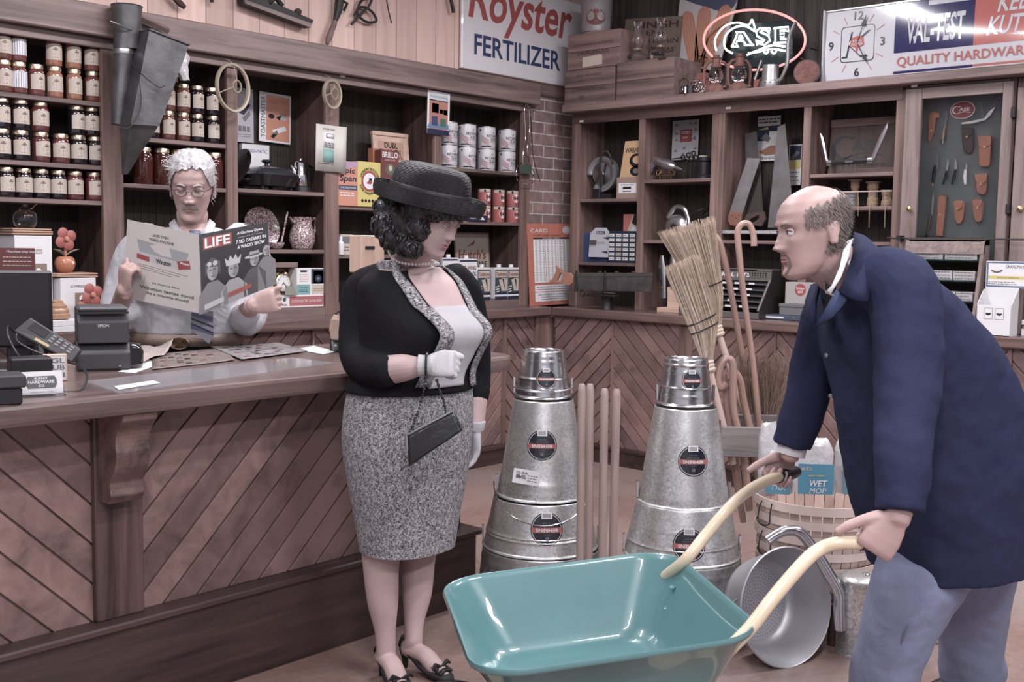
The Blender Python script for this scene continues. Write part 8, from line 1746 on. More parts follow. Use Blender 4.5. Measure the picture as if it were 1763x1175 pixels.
def hair_cap(par, M, o, m, cond, off, strands=0, sl=.02, seed=1, sm=None, wid=.0008, sdir=None):
	mb = MB(m); nz, na = 92, 216; vs = {}; V_ = []; F = []
	def P(i, j):
		z = -.085+.203*i/nz; a = 2*PI*(j % na)/na; q = (i, j % na)
		if q not in vs: vs[q] = len(V_); q_ = hpt(min(z, .1182), a, o, off(z, a)); q_.z += off(z, a)*max(0, min(1, (z-.085)/.03)); V_.append(M @ q_)
		return vs[q]
	quads = []
	for i in range(nz):
		for j in range(na):
			z = -.085+.203*(i+.5)/nz; a = 2*PI*(j+.5)/na
			if cond(z, a): F.append((P(i, j), P(i, j+1), P(i+1, j+1), P(i+1, j))); quads.append((z, a))
	q = MB(m); top = [P(nz, j) for j in range(na)] if cond(.118, 0) or cond(.118, PI) else None
	if top: F.append(tuple(top))
	mb.add(V_, F); rn = random.Random(seed)
	M3 = M.to_3x3()
	for k in range(strands):
		z, a = quads[rn.randrange(len(quads))]; a += rn.uniform(-.04, .04); z += rn.uniform(-.003, .003); p = hpt(min(z, .118), a, o, off(z, a)); out = V((p.x, p.y-.0, max(0, p.z)*.5)).normalized(); sd_ = sdir(p) if sdir else V((0, .3, -.8))
		t = (sd_+out*.18+V((rn.uniform(-.25, .25), rn.uniform(-.25, .25), rn.uniform(-.25, .25)))).normalized(); sdv = t.cross(out).normalized(); L = sl*rn.uniform(.6, 1.25)
		b0, b1, b2 = p, p+t*L*.5+out*L*.10, p+t*L+out*L*.06; mb.add([M @ (b0-sdv*wid), M @ (b0+sdv*wid), M @ (b1+sdv*wid), M @ (b1-sdv*wid), M @ b2], [(0, 1, 2, 3), (3, 2, 4)], sm)
	return mb.build('hair', par, sm=80)
def angd(a): return (a+PI) % (2*PI)-PI
# ================================================================ woman in the black jacket
OW = V((2.58, 2.72, 0)); W_ = thing('person', 'person in black jacket, tweed skirt and black brimmed hat looking down at wheelbarrow', 'person', OW)
g = lambda x, y, D=3.80: ond(x, y, D)-OW
fw_ = dirv(48); lf = RH*math.cos(R(48))+FH*math.sin(R(48))
MH = MT(g(746, 372, 3.66)) @ frame(dirv(61)*math.cos(R(27))-ZV*math.sin(R(27)), .04); ow = {'nose': .85, 'cheek': .004, 'jaw': .006, 'brow': .0015, 'sock': .007, 'lip': .006, 'wide': 1.04}
T_rings = [(g(703, 452, 3.83), lf, fw_, .075, .075, .07), (g(706, 468, 3.83), lf, fw_, .150, .085, .085), (g(710, 488, 3.83), lf, fw_, .205, .115, .115), (g(716, 525, 3.83), lf, fw_, .220, .160, .135), (g(722, 562, 3.83), lf, fw_, .222, .215, .145), (g(720, 602, 3.83), lf, fw_, .218, .190, .148), (g(710, 640, 3.83), lf, fw_, .222, .172, .150), (g(704, 670, 3.83), lf, fw_, .236, .182, .162)]
TD_ = list(zip(cml([r[0] for r in T_rings], 8), *[spl([r[k] for r in T_rings], 8) for k in (3, 4, 5)]))
def tpt(t, a, off=0):
	t8 = t*8; k = min(len(TD_)-2, int(t8)); u = t8-k; q = [lerp(TD_[k][i], TD_[k+1][i], u) for i in (1, 2, 3)]; c = TD_[k][0].lerp(TD_[k+1][0], u); s, co_ = math.sin(a), math.cos(a); e = 2.3; d = q[1] if co_ > 0 else q[2]
	bust = .022*math.exp(-((t-4.1)/.8)**2)*(math.exp(-((a-.5)/.38)**2)+math.exp(-((a+.5)/.38)**2)) if co_ > 0 else 0
	return c+lf*((q[0]+off)*abs(s)**(2/e)*(1 if s > 0 else -1))+fw_*((d+off+bust)*abs(co_)**(2/e)*(1 if co_ > 0 else -1))
def tgrid(t0, t1, a0, a1, off, nt=24, na=12): return [[tpt(lerp(t0, t1, i/nt), lerp(a0(lerp(t0, t1, i/nt)), a1(lerp(t0, t1, i/nt)), j/na), off) for j in range(na+1)] for i in range(nt+1)]
# body: head, neck, chest, arms, legs, feet in one surface
b = MB(SKINW); head(b, MH, ow)
limb(b, [g(724, 420, 3.73), g(716, 438, 3.775), g(705, 462, 3.82)], [.052, .056, .072], 24)
b.rings([[tpt(t, 2*PI*j/36, -.012) for j in range(36)] for t in [.3+.3*i for i in range(22)]])
limb(b, [g(640, 505, 3.86), g(624, 570, 3.83), g(622, 622, 3.75), g(654, 637, 3.62), g(694, 634, 3.565), g(722, 631, 3.545)], [.052, .050, .044, .048, .045, .030], 18)
limb(b, [g(800, 500, 4.0), g(812, 580, 4.03), g(818, 650, 4.03), g(817, 700, 4.0), g(818, 738, 3.97)], [.055, .056, .05, .044, .030], 18)
hip = g(700, 780, 3.86)
limb(b, [g(668, 800, 3.80), g(660, 900, 3.80), g(656, 968, 3.80), g(659, 1035, 3.80), g(663, 1085, 3.80), g(665, 1128, 3.80)], [.10, .085, .064, .054, .037, .033], 22)
limb(b, [g(726, 800, 3.96), g(724, 900, 3.95), g(720, 960, 3.93), g(718, 1020, 3.92), g(713, 1070, 3.90), g(712, 1105, 3.88)], [.10, .085, .062, .053, .036, .032], 22)
def foot(b, ank, fdir, sgn=1):
	h = V((ank.x, ank.y, .075)); toe = V((ank.x, ank.y, 0))+fdir*.155+V((0, 0, .018)); limb(b, [ank, h-fdir*.02, h.lerp(toe, .35)+V((0, 0, .015)), h.lerp(toe, .7)+V((0, 0, .004)), toe], [.034, .036, .034, .034, .022], 14, flat=(.8, 1), up=(0, 0, 1))
fR, fL = dirv(28), dirv(50); aR, aL = g(665, 1128, 3.80), g(712, 1105, 3.88); foot(b, aR, fR); foot(b, aL, fL)
fuse(b.build('body', W_), .0034, 4)
face_parts(W_, MH, ow, SKINW, .15, .88, mat('brow_dark', (.05, .035, .03), .7), mat('lips_rose', (.36, .155, .16), .35), .0022)
# white top, jacket, trims
j = MB(cloth('black_jacket_knit', (.0075, .0075, .0095), .3, 600, .2, 7)); j.rings([[tpt(t, 2*PI*k/40, .006) for k in range(40)] for t in [.85+6.15*i/30 for i in range(31)]])
limb(j, [g(650, 486, 3.85), g(626, 506, 3.86), g(619, 560, 3.83), g(617, 608, 3.78), g(632, 634, 3.68), g(664, 640, 3.58)], [.066, .076, .070, .066, .060, .053], 20, rnd=True)
limb(j, [g(782, 482, 3.95), g(800, 515, 4.0), g(812, 580, 4.03), g(816, 640, 4.04), g(816, 676, 4.02)], [.064, .070, .066, .062, .058], 20)
crease(fuse(j.build('jacket', W_), .005, 4), .007, .08)
TOPM = cloth('white_knit', (.40, .39, .42), .2, 900, .15, 8); aL0 = lambda t: -.34-.02*t; aR0 = lambda t: .20+.02*t
tp = MB(TOPM); tp.rings(tgrid(2.95, 6.5, lambda t: -.30, lambda t: .28, .011, 26, 14), None, False, False, False); tp.build('white_top', W_, solid=.003, sm=80)
sk = MB(SKINW); sk.rings(tgrid(.55, 3.05, lambda t: -.62+.10*t, lambda t: .60-.10*t, .0105, 20, 14), None, False, False, False); sk.build('chest_skin', W_, solid=.002, sm=80)
TW = tweed('black_white_tweed', 1.7); TW2 = tweed('black_white_tweed_trim', 1.2)
def trim(path, w, nm, side):
	m = MB(TW2); rs = []
	for i in range(len(path)-1):
		(t0, a0), (t1, a1) = path[i], path[i+1]
		for k in range(6): u = k/6; t, a = lerp(t0, t1, u), lerp(a0, a1, u); rs.append([tpt(t, a+side*w*q, .014+.004*math.sin(PI*(q))) for q in (0, .33, .66, 1)])
	m.rings(rs, None, False, False, False); m.build(nm, W_, solid=.006, sm=80)
trim([(.35, -.98), (.75, -.80), (1.4, -.60), (2.2, -.44), (2.9, -.38), (3.2, -.30), (4.2, -.24), (5.4, -.22), (6.6, -.30)], .24, 'right_trim', -1)
trim([(.35, .95), (.75, .76), (1.4, .55), (2.2, .40), (2.9, .34), (3.2, .25), (4.2, .28), (5.4, .36), (6.9, .50)], .24, 'left_trim', 1)
cm = MB(TW2); cm.tube([tpt(.42, q, .008) for q in [.90+(2*PI-1.80)*i/20 for i in range(21)]], .013, 8, flat=(1.3, .6)); cm.build('collar_trim', W_)
# skirt
s_rings = [(g(707, 650, 3.84), lf, fw_, .226, .172, .150), (g(704, 700, 3.84), lf, fw_, .240, .184, .168), (g(702, 760, 3.84), lf, fw_, .240, .182, .175), (g(702, 830, 3.84), lf, fw_, .218, .168, .160), (g(702, 890, 3.84), lf, fw_, .192, .150, .148), (g(702, 942, 3.84), lf, fw_, .172, .138, .136)]
sm_ = MB(TW); ro = stack(sm_, s_rings, 48, 6, 2.35, None, True); ri = [[v.lerp(sum(r_, V((0, 0, 0)))/len(r_), .04) for v in r_] for r_ in ro[::-1][:8]]; sm_.rings(ro+ri, None, True, True); sm_.build('skirt', W_, sm=70)
wb = MB(M_BLK);
# pearls
pn = MB(mat('pearl_white', (.66, .62, .62), .2, coat=.6)); N_ = 46
for i in range(N_):
	a = 2*PI*i/N_; c = V((0, 0, 0)); base = g(712, 442, 3.775); q = base+lf*(.082*math.sin(a))+fw_*(.086*math.cos(a))+ZV*(-.034*math.cos(a)+.012*math.cos(2*a)); pn.lathe([(0, -.0058), (.0041, -.0041), (.0058, 0), (.0041, .0041), (0, .0058)], 8, c=tuple(q))
pn.build('pearl_necklace', W_, sm=80)
# gloves
GLV = cloth('white_glove', (.44, .43, .46), .15, 900, .12, 30); h = MB(GLV)
w1 = g(736, 630, 3.535); hand(h, w1, RH*.95+ZV*.12-FH*.25, -FH*.86+ZV*.45, 1.0, (1.15, 1.2, 1.2, 1.2), -1, (.6, .9, .8), .0022); h.tube([w1-RH*.03, w1, w1+RH*.02], [.036, .034, .036], 16); fuse(h.build('glove', W_), .0028, 3)
h = MB(GLV); w2 = g(817, 742, 3.97); hand(h, w2, -ZV*.97-RH*.10, RH*.80+FH*.5, 1.02, (.28, .25, .30, .36), -1, (.35, .6, .25), .0022, .02); h.tube([w2+ZV*.035, w2+ZV*.02, w2], [.040, .038, .033], 16); fuse(h.build('glove', W_), .0028, 3)
# hat
HM = MT(g(738, 344, 3.66)) @ frame(dirv(58)*math.cos(R(13))-ZV*math.sin(R(13)), .03)
def straw_mat():
	m = bpy.data.materials.new('black_straw'); n, l, b = nodes(m); b.inputs['Specular IOR Level'].default_value = .25; t = n.new('ShaderNodeTexCoord'); w = n.new('ShaderNodeTexWave'); w.bands_direction = 'Z'; w.inputs['Scale'].default_value = 70; w.inputs['Distortion'].default_value = 1.2; l.new(t.outputs['Object'], w.inputs['Vector'])
	ramp(n, l, w.outputs['Fac'], [(.2, (.005, .005, .006)), (.8, (.022, .021, .025))], b.inputs['Base Color']); b.inputs['Roughness'].default_value = .55; bp = n.new('ShaderNodeBump'); bp.inputs['Strength'].default_value = .6; bp.inputs['Distance'].default_value = .004; l.new(w.outputs['Fac'], bp.inputs['Height']); l.new(bp.outputs['Normal'], b.inputs['Normal']); return m
hat = thing('brimmed_hat_root', '', '')
bpy.data.objects.remove(hat)
ht = MB(straw_mat()); pr = [(.125, .004), (.150, -.012), (.172, -.012), (.182, .004), (.185, .030), (.188, .031), (.189, .006), (.181, -.018), (.155, -.022), (.128, -.010), (.136, .004), (.134, .040), (.128, .075), (.118, .098), (.100, .110), (.060, .115), (0, .116)]
ht.lathe(pr, 64); ho = ht.build('brimmed_hat', W_, sm=50); ho.matrix_local = HM @ Matrix.Diagonal((.93, 1.04, 1.0, 1))
rb = MB(col('black_ribbon', 20, 20, 24, .5)); rb.lathe([(.1375, .004), (.1385, .006), (.1370, .036), (.1355, .038)], 56); q = rb.build('ribbon', ho);
bw = MB(col('black_ribbon', 20, 20, 24, .5)); bw.tube([(.10, -.092, .012), (.115, -.098, .022), (.125, -.085, .016)], [.008, .014, .006], 8).tube([(.112, -.085, .010), (.13, -.07, .014), (.138, -.055, .018)], [.006, .012, .005], 8); bw.build('bow', ho)
# hair
HB = hair_mat('black_wavy_hair', (.006, .006, .007), (.030, .028, .030), .32, (70, 70, 40)); hb = MB(HB); rn = random.Random(4)
blobs = [(690, 352, 34, 3.74), (668, 362, 27, 3.74), (662, 388, 24, 3.72), (678, 408, 26, 3.70), (700, 420, 22, 3.66), (712, 428, 15, 3.62), (700, 382, 36, 3.68), (722, 392, 22, 3.61), (724, 362, 32, 3.62), (750, 356, 26, 3.58), (772, 360, 18, 3.56), (792, 366, 12, 3.56), (790, 362, 16, 3.66), (770, 356, 26, 3.70), (735, 352, 44, 3.70), (680, 385, 30, 3.80), (700, 405, 26, 3.80)]
for x, y, r, D in blobs:
	c = g(x, y, D); r *= D/FOC; hb.lathe([(r*math.sin(q), -r*math.cos(q)) for q in [PI*i/8 for i in range(9)]], 12, c=tuple(c))
fuse(hb.build('hair_mass', W_), .007, 3)
hl = MB(HB)
for i in range(420):
	x, y, r, D = blobs[rn.randrange(13)]; c = g(x, y, D); r *= D/FOC; th = rn.uniform(0, 2*PI); v = (RH*math.cos(th)+ZV*math.sin(th)-FH*rn.uniform(.1, 1.0)).normalized(); p = c+v*r*.98; tn = v.cross(FH*.3+ZV).normalized(); dn = (ZV*-1+RH*rn.uniform(-.5, .3)); dn = (dn-v*dn.dot(v)).normalized(); L = rn.uniform(.02, .05); pts = [p+dn*L*(u-.3)+tn*.007*math.sin(u*5+i)-v*.010*(2*u-1)**2 for u in (0, .25, .5, .75, 1)]; hl.tube(pts, [.0015, .005, .006, .0045, .001], 6)
hl.build('hair_curls', W_, sm=80, kind='stuff')
# shoes
SHOE = mat('black_suede', (.010, .010, .012), .6)
def shoe(ank, fd):
	m = MB(SHOE); lat = V((-fd.y, fd.x, 0)); b0 = V((ank.x, ank.y, 0)); rs = []
	for u, w, z0, z1 in ((-.055, .012, .07, .118), (-.048, .028, .066, .112), (-.02, .034, .060, .098), (.02, .035, .042, .075), (.06, .038, .022, .052), (.10, .042, .008, .044), (.135, .040, .003, .040), (.165, .030, .003, .032), (.185, .012, .004, .020)):
		c = b0+fd*u; rs.append([c+lat*w*math.cos(q)+ZV*lerp(z0, z1, .5+.5*math.sin(q)) for q in [2*PI*i/16 for i in range(16)]])
	m.rings(rs); m.build('shoe', W_, sm=60)
	hl_ = MB(SHOE); c = b0-fd*.04; hl_.tube([c+ZV*.068, c+ZV*.03, c], [.022, .011, .009], 10); hl_.build('shoe_heel', W_)
	bo = MB(SHOE)
	for k in range(5): c = b0+fd*(.115+.010*k)+ZV*(.046-.003*k); bo.tube([c-lat*.030, c+ZV*.007, c+lat*.030], .005, 6)
	c = b0+fd*.135+ZV*.05; bo.tube([c, c+lat*.03+ZV*.012, c+lat*.045], [.004, .009, .003], 6).tube([c, c-lat*.03+ZV*.012, c-lat*.045], [.004, .009, .003], 6); bo.build('shoe_bow', W_)
shoe(aR, fR); shoe(aL, fL)
# purse on its beaded chain
pp = g(748, 758, 3.52)+OW; PU = thing('purse', 'black leather clutch purse hanging from gloved hand on beaded chain', 'purse', pp); f = lambda x, y, d=3.52: ond(x, y, d)-pp
q = [f(700, 752), f(782, 708), f(798, 740), f(704, 803)]; mb = MB(mat('black_leather', (.010, .010, .012), .32, coat=.3, bump=.15, bscale=60)); rs = []
for o_, k in ((-.030, .86), (-.024, .97), (0, 1.0), (.024, .97), (.03, .86)): c = sum(q, V((0, 0, 0)))/4; rs.append([c+(v-c)*k+FH*o_ for v in [q[0], q[0].lerp(q[1], .5), q[1], q[1].lerp(q[2], .5), q[2], q[2].lerp(q[3], .5), q[3], q[3].lerp(q[0], .5)]])
mb.rings(rs); o_ = mb.build('bag', PU, sm=40, bev=.006)
fr2 = MB(MST); fr2.tube([f(699, 748, 3.49), f(701, 775, 3.49)], .005, 8).tube([f(700, 750, 3.5), f(782, 707, 3.5)], .004, 8); fr2.build('clasp_frame', PU)
mat('black_beads', (.02, .02, .022), .25, coat=.5)
for pts in ([f(735, 624, 3.515), f(733, 645, 3.505), f(728, 680, 3.50), f(716, 720, 3.50), f(703, 750, 3.50)], [f(752, 655, 3.50), f(757, 672, 3.50), f(764, 692, 3.51), f(768, 715, 3.51)]):
	cc = cml(pts, 7)
	ch = MB(MATS['black_beads'])
	for i, v in enumerate(cc): r = .0058 if i % 4 == 0 else .0038; ch.lathe([(0, -r), (r*.8, -r*.6), (r, 0), (r*.8, r*.6), (0, r)], 7, c=tuple(v))
	ch.build('chain', PU)
wr = MB(mat('black_beads', (.02, .02, .022), .25)); wc = g(735, 630, 3.535)+OW-pp
wr.tube([wc+ZV*.041*math.cos(a)-FH*.041*math.sin(a) for a in [2*PI*i/16 for i in range(17)]], .0045, 6); wr.build('wrist_loop', PU)
# ================================================================ stooping man in the navy coat
OM = V((3.6, 1.28, 0)); Mn = thing('person', 'balding person in navy coat and jeans stooping to push the wheelbarrow', 'person', OM)
g = lambda x, y, D=3.15: ond(x, y, D)-OM
am = -80; fm_ = dirv(am); lm = RH*math.cos(R(am))+FH*math.sin(R(am))         # lm: his left, towards the camera
MM = MT(g(1400, 399, 3.03)) @ frame(dirv(-80)*math.cos(R(8))-ZV*math.sin(R(8)), -.03) @ Matrix.Scale(1.04, 4); om = {'nose': 1.12, 'jaw': .004, 'brow': .006, 'sock': .010, 'lip': .004, 'wide': 1.05, 'ear': .98, 'fold': .001}
Dn_ = dep(onz(1505, 935, .775)); b = MB(SKINM); head(b, MM, om)
limb(b, [g(1410, 436, 3.04), g(1440, 460, 3.08), g(1474, 494, 3.13)], [.068, .070, .072], 22)
limb(b, [g(1495, 520, 3.15), g(1545, 600, 3.17), g(1600, 740, 3.22), g(1640, 840, 3.3)], [.08, .12, .14, .14], 20)
limb(b, [g(1545, 545, 2.97), g(1562, 580, 2.94), g(1562, 690, 2.83), g(1554, 800, Dn_+.025), g(1545, 892, Dn_-.026)], [.045, .045, .042, .038, .033], 18)
limb(b, [g(1450, 540, 3.3), g(1418, 590, 3.38), g(1398, 650, 3.44), g(1378, 715, 3.46), g(1361, 782, 3.48)], [.06, .058, .05, .044, .032], 18)
Dn = dep(onz(1505, 935, .775)); wn = g(1541, 893, Dn-.030); hand(b, wn, -ZV*.80-RH*.50, -FH*.97+ZV*.2, 1.12, (1.35, 1.4, 1.4, 1.4), 1, (.85, -.1, .25), .001, .03)
Df = dep(onz(1340, 821, .775)); wf = g(1356, 784, Df+.03); hand(b, wf, -ZV*.85-RH*.45, FH*.97+ZV*.2, 1.08, (1.2, 1.3, 1.3, 1.3), -1, (.8, .0, .15), .001, .03)
fuse(b.build('body', Mn), .0036, 4)
face_parts(Mn, MM, om, SKINM, 0, .36, mat('brow_brown', (.10, .075, .06), .8), mat('lips_pale', (.30, .165, .155), .4), .0026)
go = MB(mat('stubble', (.16, .12, .105), .9))
for a0 in (-1, 1):
	P_ = [MM @ (hpt(z, math.asin(x/.075), om)+V((0, -.0006, 0))) for x, z in ((.004*a0, -.050), (.016*a0, -.052), (.026*a0, -.060), (.029*a0, -.074), (.022*a0, -.092), (.010*a0, -.104))]; go.tube(P_, [.002, .0032, .003, .0026, .004, .005], 7, flat=(1, .5))
go.build('beard', Mn)
HN = hair_mat('short_brown_grey_hair', (.10, .078, .070), (.20, .165, .15), .6);
def cM(z, a):
	z += .004*math.sin(a*31)+.003*math.sin(a*53+z*200); a = abs(angd(a))+.05*math.sin(z*330); return (a > 1.05 and z < .100 and z > -.055-.0*a and (a > 1.72 or z > .012)) and not (z > .060+.040*min(1, max(0, (a-1.2)/1.4)) and a < 2.75)
hair_cap(Mn, MM, om, HN, cM, lambda z, a: .0042, 3800, .014, 3, None, .0007)
# coat
COAT = cloth('navy_twill', (.021, .025, .058), .3, 800, .30, 5); nb = fm_
def cr(x, y, D, w, f, bk, tilt):
	fv = (fm_*math.cos(R(tilt))-ZV*math.sin(R(tilt))); return (g(x, y, D), lm, fv, w, f, bk)
c = MB(COAT)
stack(c, [cr(1470, 452, 3.10, .095, .085, .08, 35), cr(1486, 486, 3.12, .20, .110, .10, 40), cr(1508, 525, 3.14, .255, .150, .140, 38), cr(1538, 570, 3.17, .265, .188, .175, 34), cr(1572, 645, 3.20, .265, .225, .225, 28), cr(1600, 745, 3.24, .27, .245, .265, 18), cr(1618, 840, 3.27, .275, .245, .31, 12), cr(1632, 905, 3.29, .275, .235, .32, 9), cr(1638, 962, 3.30, .268, .225, .31, 8)], 44, 5, 2.3)
limb(c, [g(1500, 478, 3.00), g(1548, 500, 2.93), g(1562, 580, 2.89), g(1558, 690, 2.83), g(1554, 790, Dn_+.02), g(1550, 884, Dn_-.02)], [.085, .098, .090, .080, .070, .060], 20, rnd=False)
limb(c, [g(1462, 505, 3.26), g(1432, 545, 3.34), g(1416, 595, 3.40), g(1397, 655, 3.45), g(1380, 715, 3.47), g(1364, 768, 3.485)], [.08, .088, .082, .074, .066, .060], 20, rnd=False)
nk_ = (g(1420, 424, 3.06)-g(1478, 490, 3.12)).normalized(); nf = (fm_-nk_*fm_.dot(nk_)).normalized()
c.rings([[g(*q)+lm*(r_*math.cos(a))+nf*(r_*1.02*math.sin(a)) for a in [2*PI*i/28 for i in range(28)]] for q, r_ in (((1478, 486, 3.12), .110), ((1466, 470, 3.10), .098), ((1455, 454, 3.09), .090), ((1450, 447, 3.085), .084))])
crease(fuse(c.build('coat', Mn), .0065, 5), .022, .14)
# collar, lapel, placket seam, pockets
cl = MB(COAT)
cl.rings([[g(1472, 402, 3.09), g(1490, 408, 3.04), g(1500, 418, 3.01)], [g(1470, 440, 3.0), g(1492, 440, 2.94), g(1512, 442, 2.93)], [g(1456, 482, 2.93), g(1480, 500, 2.90), g(1494, 520, 2.895)], [g(1444, 502, 2.925), g(1462, 513, 2.90), g(1480, 519, 2.895)]], None, False, False, False); cl.build('collar', Mn, solid=.012, sm=80)
lp = MB(cloth('navy_lining', (.05, .065, .13), .3, 800, .2, 6)); lp.rings([[g(1440, 500, 2.945), g(1462, 512, 2.92)], [g(1424, 530, 2.955), g(1450, 528, 2.925)], [g(1406, 562, 2.975), g(1434, 546, 2.94)]], None, False, False, False); lp.build('lapel', Mn, solid=.010, sm=80)
lp = MB(COAT); lp.rings([[g(1412, 486, 3.16), g(1398, 492, 3.2)], [g(1404, 520, 3.12), g(1388, 520, 3.19)], [g(1402, 556, 3.06), g(1386, 552, 3.17)]], None, False, False, False); lp.build('lapel', Mn, solid=.010, sm=80)
for x, y, D in ((1423, 612, 2.985), (1430, 682, 2.975)): MB(MST).lathe([(.006, 0), (.006, .003), (0, .004)], 10, M=MT(g(x, y, D)) @ (-FH*.7-RH*.7).to_track_quat('Z', 'Y').to_matrix().to_4x4()).build('snap_button', Mn)
for pts, r_ in ((((1553, 500), (1572, 502), (1592, 503)), .0022), (((1500, 640), (1497, 560), (1512, 505)), .0016), (((1600, 660), (1602, 760), (1594, 880)), .0014)): MB(COAT)
# shirt collar and tie
sh = MB(cloth('white_shirt_cloth', (.58, .57, .60), .1, 900, .1, 10)); sh.rings([[g(*q)+lm*(.080*math.cos(a))+nf*(.082*math.sin(a)) for a in [2*PI*i/28 for i in range(28)]] for q in ((1460, 462, 3.095), (1446, 443, 3.08))], None, False, False)
sh.rings([[g(1466, 412, 3.02), g(1452, 430, 2.985)], [g(1460, 444, 2.98), g(1446, 460, 2.965)], [g(1448, 478, 2.945), g(1432, 492, 2.945)], [g(1430, 508, 2.945), g(1424, 500, 2.955)]], None, False, False, False); sh.rings([[g(1418, 482, 3.06), g(1424, 494, 3.0)], [g(1424, 508, 2.99), g(1430, 512, 2.965)]], None, False, False, False); sh.build('shirt_collar', Mn, solid=.006, sm=80)
ti = MB(col('tie_black', 28, 28, 32, .5)); ti.rings([[g(1422, 488, 2.985), g(1438, 494, 2.952)], [g(1424, 506, 2.975), g(1436, 510, 2.95)], [g(1422, 520, 2.97), g(1446, 522, 2.94)], [g(1420, 545, 2.985), g(1436, 545, 2.955)]], None, False, False, False); ti.build('tie', Mn, solid=.008)
tis = MB(col('tie_stripe', 150, 142, 130, .5)); tis.quad([g(1422, 500, 2.962), g(1437, 508, 2.941), g(1437, 512, 2.941), g(1422, 505, 2.962)]); tis.build('tie_stripe', Mn, solid=.002)
cf = MB(cloth('white_shirt_cloth2', (.58, .57, .60), .1, 900, .1, 10)); p0, p1 = g(1365, 768, 3.485), g(1361, 783, 3.487); cf.tube([p0, p1], .045, 16); cf.build('shirt_cuff', Mn)
# jeans
DEN = cloth('faded_denim', (.165, .185, .285), .35, 900, .45, 7); jn = MB(DEN)
limb(jn, [g(1660, 860, 3.32), g(1620, 930, 3.26), g(1582, 1000, 3.20), g(1548, 1080, 3.20), g(1526, 1150, 3.22), g(1518, 1222, 3.24)], [.17, .150, .128, .108, .100, .098], 26)
limb(jn, [g(1690, 880, 3.48), g(1682, 950, 3.52), g(1676, 1010, 3.57), g(1674, 1070, 3.64), g(1672, 1125, 3.68), g(1674, 1160, 3.70)], [.16, .138, .125, .112, .104, .106], 26)
crease(fuse(jn.build('jeans', Mn), .006, 4), .016, .10)
se = MB(col('denim_seam', 108, 112, 140, .8));
for pts, D in ((((1640, 985), (1585, 985), (1578, 1040), (1553, 1110), (1528, 1190)), 3.09),): se.tube(cml([g(1592, 985, 3.095), g(1578, 1030, 3.085), g(1558, 1090, 3.095), g(1538, 1150, 3.125), g(1526, 1215, 3.145)], 6), .0035, 5)
se.tube(cml([g(1657, 975, 3.42), g(1672, 1030, 3.47), g(1684, 1090, 3.545), g(1688, 1150, 3.60)], 6), .0035, 5); se.build('side_seam', Mn)
mat('dark_boot', (.02, .022, .03), .5)
for x, y, D, a in ((1516, 1262, 3.25, -75), (1668, 1172, 3.71, -75)):
	bt = MB(MATS['dark_boot']); p = g(x, y, D); p.z = 0; fd = dirv(a); lat = V((-fd.y, fd.x, 0)); rs = []
	for u, w, z1 in ((-.09, .03, .06), (-.07, .046, .12), (-.02, .048, .13), (.04, .046, .10), (.10, .050, .075), (.16, .044, .055), (.19, .02, .035)): rs.append([p+fd*u+lat*w*math.cos(q)+ZV*(z1*(.5+.5*math.sin(q))) for q in [2*PI*i/16 for i in range(16)]])
	bt.rings(rs); bt.build('boot', Mn, sm=60)
# ================================================================ old man reading the magazine
OO = ond(335, 600, 4.85); OO.z = 0; Od = thing('person', 'white haired person in white shirt and blue tie reading a magazine behind counter', 'person', OO)
g = lambda x, y, D=4.78: ond(x, y, D)-OO
fo = dirv(6); lo = RH*math.cos(R(6))+FH*math.sin(R(6))
MO = MT(g(331, 321, 4.72)) @ frame(dirv(9)*math.cos(R(17))-ZV*math.sin(R(17)), .02) @ Matrix.Scale(1.17, 4); oo = {'nose': 1.1, 'jaw': .0, 'brow': .004, 'sock': .011, 'lip': .003, 'wide': .98, 'ear': 1.3, 'fold': .002, 'cheek': -.003}
b = MB(SKINO); head(b, MO, oo); limb(b, [g(331, 368, 4.75), g(331, 395, 4.79), g(331, 425, 4.8)], [.066, .066, .09], 22); limb(b, [g(331, 430, 4.8), g(331, 520, 4.8), g(331, 620, 4.82)], [.15, .16, .15], 22, flat=(.7, 1))
hl_w = g(214, 500, 4.52); hand(b, hl_w, ZV*.80+RH*.12-FH*.15, -FH*.70-RH*.62, 1.08, (1.0, 1.0, 1.0, 1.0), -1, (.5, .6, .3), .001, .02)
hr_w = g(436, 526, 4.54); hand(b, hr_w, RH*.86+ZV*.20-FH*.1, -FH*.82+ZV*.10, 1.10, (.95, .95, 1.0, 1.05), -1, (.35, .2, .15), .001, .03)
limb(b, [g(203, 545, 4.72), g(206, 530, 4.66), hl_w], [.045, .040, .033], 16); limb(b, [g(415, 545, 4.70), g(426, 536, 4.64), hr_w], [.045, .040, .033], 16)
fuse(b.build('body', Od), .004, 4)
face_parts(Od, MO, oo, SKINO, 0, .80, mat('brow_white', (.42, .40, .40), .8), mat('lips_aged', (.30, .17, .16), .45), .0034)
ms = MB(mat('moustache', (.30, .255, .245), .8))
for s in (-1, 1):
	for k in range(16):
		x0 = s*(.002+.0015*k); P_ = [MO @ (hpt(z, math.asin(x/.075), oo)+V((0, -.003, 0))) for x, z in ((x0, -.047), (x0*1.12+s*.003, -.053), (x0*1.25+s*.006, -.060-.0004*k))]; ms.tube(P_, [.0016, .0022, .0008], 5)
ms.build('moustache', Od)
HWm = hair_mat('white_hair', (.26, .25, .26), (.48, .465, .48), .6, (140, 30, 60))
def cO(z, a):
	a0 = angd(a); a = abs(a0); return z > (.078+.008*math.sin(a0*3+1)+.003*math.sin(a0*17) if a < .6 else lerp(.074, .012, (a-.6)/.55) if a < 1.15 else (.012 if a < 1.5 else -.05))
